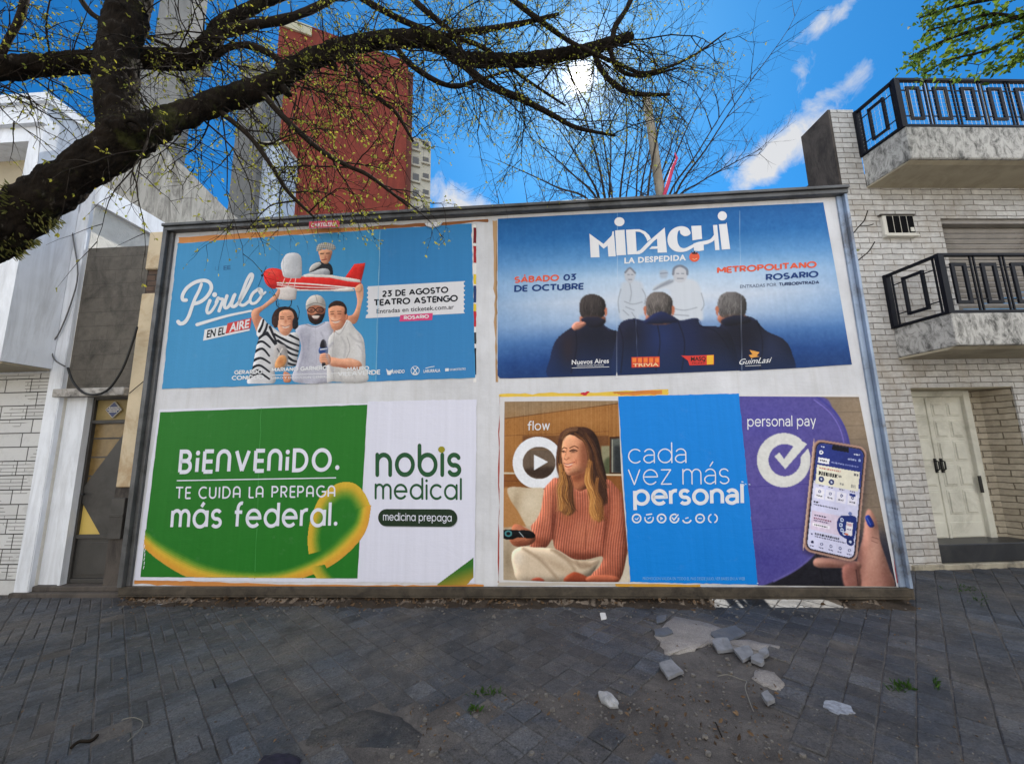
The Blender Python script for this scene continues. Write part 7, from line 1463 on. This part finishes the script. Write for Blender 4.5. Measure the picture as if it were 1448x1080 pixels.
    for (x, y, Y, dx, dz) in ((401, 126, 2.80, .045, -.05), (470, 92, 2.98, .03, -.04), (372, 128, 2.75, -.02, .06)):
        c = depth_at(x, y, Y); mb = MB(); mb.tube([c, c+np.array([dx, 0, dz]), c+np.array([dx*1.6, 0, dz*1.3])], [.04, .026, .006], 8); mb.build('stub', M_bark, t, smooth=True)
    # twigs: hanging below the long limbs, reaching up above them
    twigs = []
    def sprout(nm, n, t0, t1, Ls, grav, up, rad=(.0055, .009), leafp=.5, fwd=.35, xb=.45):
        P, R = paths[nm]
        for k in range(n):
            tt = t0+(t1-t0)*(k+r.random())/n; i = min(len(P)-2, int(tt*(len(P)-1))); q = P[i]; 
            d = np.array([xb+r.gauss(0, .55), r.gauss(0, fwd), up+r.gauss(0, .35)]); mb = MB()
            grow(mb, lv, q, d, r.uniform(*Ls), r.uniform(*rad), r, grav, 2, leafp, .025, r.choice((4, 5, 6)), 5, 9, .13); twigs.append(mb)
    sprout('C', 34, .14, .50, (.6, 1.2), -.20, -.40, leafp=.5); sprout('C', 52, .42, .98, (.6, 1.3), -.20, -.45, rad=(.0065, .0105), leafp=.26); sprout('C', 34, .30, .98, (.4, .9), .05, .6, leafp=.3)
    sprout('D', 40, .16, .8, (.5, 1.1), -.20, -.25, leafp=.3); sprout('D', 16, .25, .95, (.5, .9), .05, .7, leafp=.35, xb=.2); sprout('D', 12, .2, .6, (.5, .9), -.1, .3, xb=.5)
    for nm, n, L in (('F', 7, (.3, .6)), ('G', 6, (.3, .6)), ('H', 5, (.3, .7)), ('I', 8, (.4, .9)), ('J', 12, (.4, 1.0)), ('K', 10, (.4, .9)), ('N', 12, (.3, .8)), ('P', 6, (.3, .6)), ('M', 8, (.3, .8)), ('O', 6, (.3, .7)), ('L', 6, (.4, .9)), ('E', 2, (.3, .6)), ('D2', 4, (.4, .8)), ('Q', 3, (.4, .8)), ('S', 2, (.3, .5)), ('U', 4, (.4, .8))):
        sprout(nm, int(n*1.8), .2, 1, L, -.16, -.12, (.0045, .0075), .36)
    sprout('A' if 'A' in paths else 'B', 4, .05, .6, (.4, .9), -.15, -.1)
    twigs.sort(key=lambda m: -len(m.v)); rest = MB()
    for k, m in enumerate(twigs):
        if k < 98: m.build('twig', M_twig, t, smooth=True, uv=False)
        else: rest.add(m.v, m.f)
    if rest.v: tag(rest.build('fine_twigs', M_twig, t, smooth=True, uv=False), kind='stuff')
    tag(lv.mb.build('foliage', M_bud, t, uv=False), kind='stuff')
    # moss tufts along the trunk
    ms = Leaves(); rm = random.Random(9)
    P, R = limb_path([(-20, 340, 2.15, 31), (52, 288, 2.18, 29), (104, 249, 2.22, 27.5), (150, 220, 2.27, 28), (190, 190, 2.3, 30)])
    for k in range(2600):
        tt = rm.random()**.9; i = min(len(P)-2, int(tt*(len(P)-1))); ax = unit(P[i+1]-P[i]); q = P[i]+(P[i+1]-P[i])*rm.random()
        if mnoise.noise(Vector((q*6).tolist())) < .08: continue
        side = unit(np.cross(ax, [rm.gauss(0, 1), rm.gauss(0, 1), rm.gauss(0, 1)])); 
        if side[2] > .5 and rm.random() < .5: continue
        ms.add(q+side*R[i]*1.0, .042, rm, .22, side*1.3+np.array([0, 0, -.3]))
    P, R = paths['B']
    for k in range(260):
        i = rm.randrange(0, min(14, len(P)-1)); ax = unit(P[i+1]-P[i]); side = unit(np.cross(ax, [rm.gauss(0, 1), rm.gauss(0, 1), rm.gauss(0, 1)])+np.array([.4, 0, 0])); ms.add(P[i]+(P[i+1]-P[i])*rm.random()+side*R[i]*.97, .022, rm, .3, side)
    tag(ms.mb.build('moss', M_mossy, t, uv=False), kind='stuff')
build_street_tree()

def build_back_tree():
    r = random.Random(5); t = tag(empty('bare_tree', depth_at(880, 300, 6.6)*np.array([1, 1, 0])), 'bare many stemmed tree standing behind the billboard under the sun', 'tree')
    tops = [(700, 225, 842), (745, 190, 850), (800, 90, 858), (842, 60, 868), (880, 75, 876), (905, 95, 884), (925, 90, 900), (952, 110, 905), (985, 75, 925), (1000, 120, 930), (1040, 130, 940), (1068, 105, 948), (1078, 210, 952), (860, 120, 862), (775, 160, 852), (960, 60, 915)]
    for k, (tx, ty, bx) in enumerate(tops):
        Y = 6.6+r.uniform(-.5, .5); g = depth_at(bx, 300, Y); base = np.array([g[0]-(tx-bx)*.0008, Y, -.1])
        P = smooth_open([base, base*.4+g*.6, g, depth_at(bx+(tx-bx)*.42+r.gauss(0, 6), 300+(ty-300)*.5, Y), depth_at(tx, ty, Y+r.uniform(-.3, .3))], 6); n = len(P); r0 = r.uniform(.028, .042)
        mb = MB(); mb.tube(P, [r0*(1-.88*i/(n-1)) for i in range(n)], 6, cap=False)
        for q in range(10):
            i = int(n*(.50+.48*(q+r.random())/10)); i = min(i, n-2); ax = unit(P[i+1]-P[i]); sd = unit([r.gauss(0, 1), r.gauss(0, .6), r.gauss(.2, .4)]); grow(mb, None, P[i], ax*.8+sd*.7, r.uniform(.5, 1.2), r.uniform(.0055, .010), r, .10, 2, 0, 0, 4, 4, 6, .10, (.35, .65))
        mb.build('stem', M_ptwig, t, smooth=True, uv=False)
    t2 = tag(empty('bare_shrub', depth_at(725, 300, 6.0)*np.array([1, 1, 0])), 'low bare shrub with thin twigs just above the billboard\'s middle', 'shrub'); mb = MB()
    for k in range(11):
        bx = r.uniform(690, 850); g = depth_at(bx, 305, 6.0+r.uniform(-.3, .3)); P = smooth_open([np.array([g[0]*.9+.1, g[1], -.1]), g*.5+np.array([g[0]*.45+.05, g[1]*.5, -.05]), g], 5); mb.tube(P, .012, 4, cap=False); grow(mb, None, g, [r.gauss(0, .35), r.gauss(0, .3), 1], r.uniform(.5, 1.0), .009, r, .05, 2, 0, 0, 4, 4, 6, .10, (.35, .6))
    mb.build('stems', M_ptwig, t2, smooth=True, uv=False)
build_back_tree()

def build_leafy_tree():
    r = random.Random(12); base = (6.6, 2.9, -.05)
    t = tag(empty('leafy_tree', base), 'leafy green branch reaching in over the upper balcony at top right', 'tree')
    Y = 3.6; tip = [(1500, 10, 3.5, 5), (1440, 30, 3.6, 4), (1380, 50, 3.65, 3), (1320, 66, 3.7, 2), (1285, 78, 3.72, 1.2)]
    P0 = depth_at(1560, -10, 3.4); mb = MB(); lead = smooth_open([np.array(base), np.array((6.58, 2.92, 2.0)), np.array((6.4, 3.05, 4.2)), P0], 6); tube_bark(mb, lead, list(np.linspace(.16, .05, len(lead))), 12, .12, 1); mb.build('trunk', M_bark, t, smooth=True)
    lv = Leaves()
    brs = [[(1560, -10, 3.4, 8), (1500, 5, 3.5, 5), (1440, 25, 3.6, 4), (1380, 42, 3.65, 3), (1330, 60, 3.7, 2), (1286, 82, 3.72, 1.2)], [(1560, -10, 3.4, 7), (1500, -20, 3.5, 5), (1420, -5, 3.6, 3.5), (1350, 10, 3.7, 2.5), (1300, 26, 3.75, 1.2)],
           [(1500, 5, 3.5, 4), (1450, 45, 3.5, 3), (1400, 70, 3.55, 2), (1340, 86, 3.6, 1.4), (1308, 104, 3.6, 1)], [(1520, 20, 3.4, 4), (1470, 60, 3.45, 3), (1440, 85, 3.5, 2), (1408, 98, 3.5, 1)], [(1500, -20, 3.5, 4), (1440, -30, 3.6, 3), (1380, -20, 3.7, 2), (1330, 5, 3.8, 1)], [(1440, 25, 3.6, 3), (1400, 20, 3.6, 2.4), (1360, 30, 3.65, 1.8), (1312, 44, 3.7, 1)]]
    for sp in brs:
        P, R = limb_path(sp, 6); mb = MB(); mb.tube(P, R, 6, cap=False); n = len(P)
        for i in range(3, n):
            dens = 6 if i > n*.3 else 3
            for k in range(dens):
                lv.add(P[i]+np.array([r.gauss(0, .04), r.gauss(0, .07), r.gauss(0, .04)]), .068, r, .52)
            if i % 2 == 0:
                tw = grow(mb, None, P[i], [r.gauss(-.5, .5), r.gauss(0, .5), r.gauss(-.1, .5)], r.uniform(.15, .34), .003, r, -.1, 0, 0, 0, 0, 4, 5)
                for q in tw[1:]:
                    for k in range(r.choice((2, 3, 4, 4))): lv.add(q+np.array([r.gauss(0, .012), r.gauss(0, .02), r.gauss(0, .012)]), .060, r, .52)
        mb.build('limb', M_twig, t, smooth=True, uv=False)
    P = [depth_at(x, y, 3.4) for x, y in ((1410, 70), (1398, 84), (1384, 92), (1360, 88))]; mb = MB(); mb.tube(P, .004, 4); P2 = [depth_at(x, y, 3.4) for x, y in ((1384, 92), (1380, 108))]; mb.tube(P2, .003, 4); mb.build('twig', M_twig, t, uv=False)
    tag(lv.mb.build('foliage', M_leaf, t, uv=False), kind='stuff')
    # sprig growing out beside the right frame
    s = tag(empty('wall_sprig', BRD.at(4.2, 3.1, .1)), 'thin sprig with yellow leaves sprouting beside the billboard\'s right frame', 'plant'); lv = Leaves(); mb = MB()
    for pts in ([(1200, 338), (1214, 321), (1222, 312), (1227, 298)], [(1216, 319), (1228, 319), (1235, 317)], [(1207, 374), (1216, 366), (1228, 356), (1237, 342)]):
        mb.tube(smooth_open([BRD.hit(x, y, .02) for x, y in pts], 4), .006, 4)
    for q in range(9): lv.add(BRD.hit(1206+r.uniform(-3, 7), 354+r.uniform(-6, 6), .04), .06, r, .5)
    mb.build('stem', M_twig, s, uv=False); lv.mb.build('leaves', M_bud, s, uv=False)
build_leafy_tree()
# ------------------------------------------------------------------ soil bank, rubble, leaf litter, weeds
def build_litter():
    r = random.Random(31)
    # earth and rubbish heaped under the frame, raised unseen behind the panel to block sun; a stretch near the right end is open
    def bank(u0, u1):
        nx, ny = int((u1-u0)/.03), 16; vs = []
        for j in range(ny+1):
            for i in range(nx+1):
                u = u0+(u1-u0)*i/nx; d = -.34+.56*j/ny; e = min(1, i/4, (nx-i)/4); e2 = math.sin(math.pi*min(1, max(0, j/ny)))**.8
                pf = .075*min(1, max(0, (.22-d)/.2)) if d > 0.02 else (.075+.20*min(1, (.02-d)/.16) if d > -.2 else .275*max(0, (d+.34)/.14)); h = (pf*(1+.35*mnoise.noise(Vector((u*1.3, 3, 0))))+.022*mnoise.fractal(Vector((u*7, d*9, 1)), 1, 2, 4)*(1 if -.3 < d < .2 else 0))*e
                q = BRD.at(u, -.022+h+(.006*mnoise.noise(Vector((u*40, d*40, 2))) if 0 < j < ny else 0), d); vs.append(q)
        m = MB(); m.add(vs, [(j*(nx+1)+i, j*(nx+1)+i+1, (j+1)*(nx+1)+i+1, (j+1)*(nx+1)+i) for j in range(ny) for i in range(nx)])
        tag(m.build('soil_bank', M_soil, smooth=True), kind='structure')
    bank(-4.05, 2.32); bank(3.42, 4.2)
    lv = Leaves()
    for k in range(1500):
        u = r.uniform(-4.0, 4.1); 
        if 2.35 < u < 3.4 and r.random() < .9: continue
        if r.random() > (1.0 if u < .5 else .45): continue
        d = -.02+abs(r.gauss(0, .10)); z = .075-.32*max(0, d-.02)+r.uniform(-.004, .008); lv.add(BRD.at(u, max(.006, z), d), r.uniform(.02, .05), r, .6, (r.gauss(0, 1), r.gauss(0, 1), .1))
    for k in range(420):
        x, y = r.uniform(560, 1120), r.uniform(965, 1075)
        if not (in_poly(x, y, WEED) or in_poly(x, y, DIRT)): continue
        g = ground_at(x, y); lv.add(g+np.array([0, 0, .004]), r.uniform(.012, .035), r, .5, (r.gauss(0, 1), r.gauss(0, 1), .12))
    for k in range(420):
        g = ground_at(r.uniform(0, 1448), r.uniform(860, 1080)); lv.add(g+np.array([0, 0, .004]), r.uniform(.008, .02), r, .5, (r.gauss(0, 1), r.gauss(0, 1), .12))
    tag(lv.mb.build('leaf_litter', M_litter, uv=False), kind='stuff')
    # crumbs of mortar and grit
    m = MB()
    def chunk(mb, c, s, flat=.5, rr=r):
        n = rr.choice((5, 6, 7)); a0 = rr.random()*6; lo, hi = [], []
        for k in range(n):
            a = a0+2*math.pi*k/n; q = s*rr.uniform(.7, 1.15); lo.append((c[0]+q*math.cos(a), c[1]+q*math.sin(a), c[2])); q *= rr.uniform(.75, .95); hi.append((c[0]+q*math.cos(a), c[1]+q*math.sin(a), c[2]+s*flat*rr.uniform(.8, 1.2)))
        mb.prism(hi, lo)
    for k in range(700):
        x, y = r.uniform(500, 1180), r.uniform(865, 1080)
        if not (in_poly(x, y, WEED) or in_poly(x, y, DIRT)) and r.random() < .9: continue
        g = ground_at(x, y); chunk(m, g+np.array([0, 0, -.004]), r.uniform(.003, .010) if r.random() < .93 else .018, .7)
    for k in range(260):
        u = r.uniform(-4, 4.1); d = r.uniform(.06, .4); chunk(m, BRD.at(u, -.001, d), r.uniform(.004, .014), .7)
    for k in range(420):
        g = ground_at(r.uniform(0, 1448), r.uniform(856, 1080)); chunk(m, g+np.array([0, 0, .0]), r.uniform(.0025, .006), .7)
    tag(m.build('grit', M_grit, uv=False), kind='stuff')
    # broken pieces one can count
    def shard(px, th, tilt, mat, label, cat='rubble', name='tile_shard', z=.0, group='loose broken tile pieces'):
        P = [ground_at(x, y) for x, y in px]; c = sum(P)/len(P); n = np.array([tilt[0], tilt[1], 0]); rr = random.Random(len(label)); top, bot = [], []
        Q = []
        for k in range(len(P)):
            a, b = P[k], P[(k+1) % len(P)]
            for q in range(3): w = a+(b-a)*q/3; Q.append(w+(c-w)*(abs(rr.gauss(0, .10)) if q == 0 and k % 2 == 0 else abs(rr.gauss(0, .02)))+np.array([rr.gauss(0, .002), rr.gauss(0, .002), 0]))
        for w in Q:
            h = z+(w-c).dot(n)+abs(tilt[0])*.1+abs(tilt[1])*.1; bot.append((w[0], w[1], h)); i = c+(w-c)*.985; top.append((i[0], i[1], h+th))
        m = MB(); m.prism(top, bot); return tag(m.build(name, mat), label, cat, group)
    lt = plain('pale_broken_tile', alb(120, 121, 126), .35, 14, .85, .5, 80, dirt=alb(96, 92, 88), dirt_amt=.6, dscale=9); dk = plain('dark_broken_tile', alb(84, 88, 97), .3, 12, .85, .5, 80, dirt=alb(110, 104, 98), dirt_amt=.5, dscale=9)
    shard([(930, 943), (950, 941), (967, 955), (945, 962)], .018, (.05, .1), lt, 'lone pale tile lying at the left rim of the bare sand')
    shard([(1004, 909), (1030, 908), (1038, 922), (1015, 924)], .02, (0, .12), lt, 'largest pale shard of the row on the sand, its left end')
    shard([(1037, 924), (1060, 922), (1068, 933), (1050, 938)], .02, (.1, .1), lt, 'four sided pale shard in the middle of the row on the sand')
    shard([(1062, 935), (1074, 932), (1082, 941), (1078, 945), (1062, 939)], .024, (.05, .1), lt, 'thick small shard at the right front end of the row')
    shard([(1072, 928), (1084, 925), (1089, 932), (1078, 937)], .018, (.15, .1), lt, 'small shard at the right back end of the row')
    shard([(1076, 988), (1086, 985), (1097, 997), (1086, 1001)], .022, (.1, .05), lt, 'small pale shard lying alone nearest the camera on the dirt')
    shard([(1004, 896), (1040, 888), (1058, 898), (1030, 908), (1008, 904)], .014, (0, .05), dk, 'dark flat tile half sunk behind the pale shards')
    shard([(925, 893), (945, 890), (953, 897), (940, 901), (926, 900)], .012, (.02, .05), dk, 'dark tile corner at the upper left of the pale sand')
    shard([(928, 874), (944, 872), (940, 880), (929, 882)], .012, (.02, .05), dk, 'smallest dark tile corner behind the pale sand')
    shard([(848, 868), (856, 868), (858, 876), (850, 877)], .006, (.0, .03), plain('white_scrap', alb(206, 206, 206), .1, 9, .8, .2, 40), 'tiny square white scrap on the pavement near the billboard', 'scrap', 'white_scrap', .004, 'white scraps on the pavement')
    # white stone
    c = ground_at(862, 993); m = MB(); R3 = random.Random(3); vs = []; n = 12
    for j in range(7):
        ph = math.pi*j/6
        for k in range(n):
            a = 2*math.pi*k/n; q = 1+.30*mnoise.noise(Vector((math.cos(a)*2.1, math.sin(a)*2.1, ph*1.3)))+.12*mnoise.noise(Vector((math.cos(a)*6, math.sin(a)*6, ph*4))); x, y = .058*math.sin(ph)*math.cos(a)*q, .075*math.sin(ph)*math.sin(a)*q*(1.2 if math.sin(a) > 0 else .8); vs.append((c[0]+x*.9+y*-.3, c[1]+y, .012+.026*math.cos(ph)*q))
    m.add(vs, [(j*n+k, j*n+(k+1) % n, (j+1)*n+(k+1) % n, (j+1)*n+k) for j in range(6) for k in range(n)])
    tag(m.build('stone', plain('whitish_stone', alb(150, 150, 152), .3, 18, .8, .5, 60, dirt=alb(110, 106, 100), dirt_amt=.7, dscale=12)), 'lumpy whitish stone on the broken pavement', 'stone')
    # plaster splash on the tiles at right
    for k, (x, y, s) in enumerate(((1186, 1001, .065),)):
        c = ground_at(x, y); ring = [(c[0]+s*(1+.5*mnoise.noise(Vector((math.cos(a)*2, math.sin(a)*2, k))))*math.cos(a)*1.2, c[1]+s*(1+.5*mnoise.noise(Vector((math.cos(a)*2, math.sin(a)*2, k+5))))*math.sin(a), .006) for a in np.linspace(0, 2*math.pi, 37)[:-1]]
        m = MB(); m.prism(ring, [(a, b, -.001) for a, b, _ in ring]); tag(m.build('plaster_crumb', plain('dried_plaster', alb(140, 144, 154), .4, 30, .9, .6, 50, dirt=alb(84, 88, 98), dirt_amt=.9, dscale=24)), 'flat white plaster splash on the tiles at right', 'plaster')
    # wires and sticks
    wire = plain('pale_dry_stem', alb(116, 112, 104), .2, 9, .7, .2, 50)
    def strand(pts, rad, label, mat, name='dry_stalk'):
        m = MB(); m.tube([ground_at(x, y)+np.array([0, 0, .010+.006*math.sin(k*.35)]) for k, (x, y) in enumerate(smooth_open(pts, 6))], rad, 5); tag(m.build(name, mat, smooth=True), label, 'stalk')
    strand([(1015, 958), (1030, 957), (1045, 960), (1056, 965), (1054, 975), (1060, 992), (1066, 1008)], .0028, 'long pale bent stalk curving across the bare dirt', wire)
    strand([(172, 1020), (190, 1018), (202, 1022), (196, 1036), (180, 1052)], .0028, 'pale hooked stalk on the pavement at lower left', wire)
    strand([(100, 1060), (112, 1052), (128, 1048), (138, 1041)], .009, 'dark stick lying on the pavement at lower left', M_twig, 'stick')
    strand([(1012, 1024), (1016, 1034), (1021, 1043)], .004, 'short dark stick on the dirt nearest the camera', M_twig, 'stick')
    # dark cloth at the very bottom of the frame
    c = ground_at(392, 1082); m = MB(); nx, ny = 30, 18; vs = []
    for j in range(ny+1):
        for i in range(nx+1):
            a, b = i/nx-.5, j/ny-.5; e = max(0, 1-(a*a*4+b*b*4)); vs.append((c[0]+a*.22, c[1]+b*.14, .002+.03*e**.6*(1+.4*mnoise.noise(Vector((a*4, b*5, 2))))+.005*e*math.sin(a*18+b*14)))
    m.add(vs, [(j*(nx+1)+i, j*(nx+1)+i+1, (j+1)*(nx+1)+i+1, (j+1)*(nx+1)+i) for j in range(ny) for i in range(nx)])
    tag(m.build('cloth', plain('dark_purple_cloth', alb(24, 22, 40), .3, 20, .9, .4, 120), smooth=True), 'crumpled dark purple cloth at the bottom edge', 'cloth')
    # weeds
    def weed(x, y, w, h, n, label):
        t = tag(empty('weed', ground_at(x, y)), label, 'weed', 'weeds between the tiles'); lv_ = Leaves(); rr = random.Random(int(x))
        for k in range(n):
            g = ground_at(x+rr.gauss(0, w), y+rr.gauss(0, h)); lv_.add(g+np.array([0, 0, .002]), rr.uniform(.02, .05), rr, .25, (rr.gauss(0, .6), rr.gauss(0, .6), .9))
        lv_.mb.build('blades', M_weed, t, uv=False)
    weed(1275, 973, 9, 3.5, 70, 'dense low weed tuft between the tiles at right'); weed(1323, 969, 2, 4, 26, 'thin upright weed tuft right of the dense one'); weed(1365, 834, 12, 3, 40, 'weed tuft by the step of the brick house'); weed(1385, 848, 8, 4, 30, 'weed tuft on the tiles in front of the doorstep'); weed(690, 982, 12, 3, 40, 'weed tuft in the broken tiles at centre'); weed(672, 1006, 8, 3, 26, 'weed tuft nearest the camera in the broken tiles'); weed(1212, 846, 14, 2, 40, 'weed tuft at the foot of the billboard near its sunlit gap')
M_soil = dirt_mat('dark_rubbishy_soil', (.018, .014, .011, 1), (.04, .03, .023, 1), (.075, .058, .045, 1))
M_litter = leaf_mat('dead_brown_leaf', (.035, .022, .014, 1), (.17, .11, .065, 1), .15)
M_grit = plain('grit', alb(104, 100, 96), .6, 30, .9, .3, 90)
M_weed = leaf_mat('weed_green', (.02, .05, .008, 1), (.05, .10, .02, 1), .3)
build_litter()
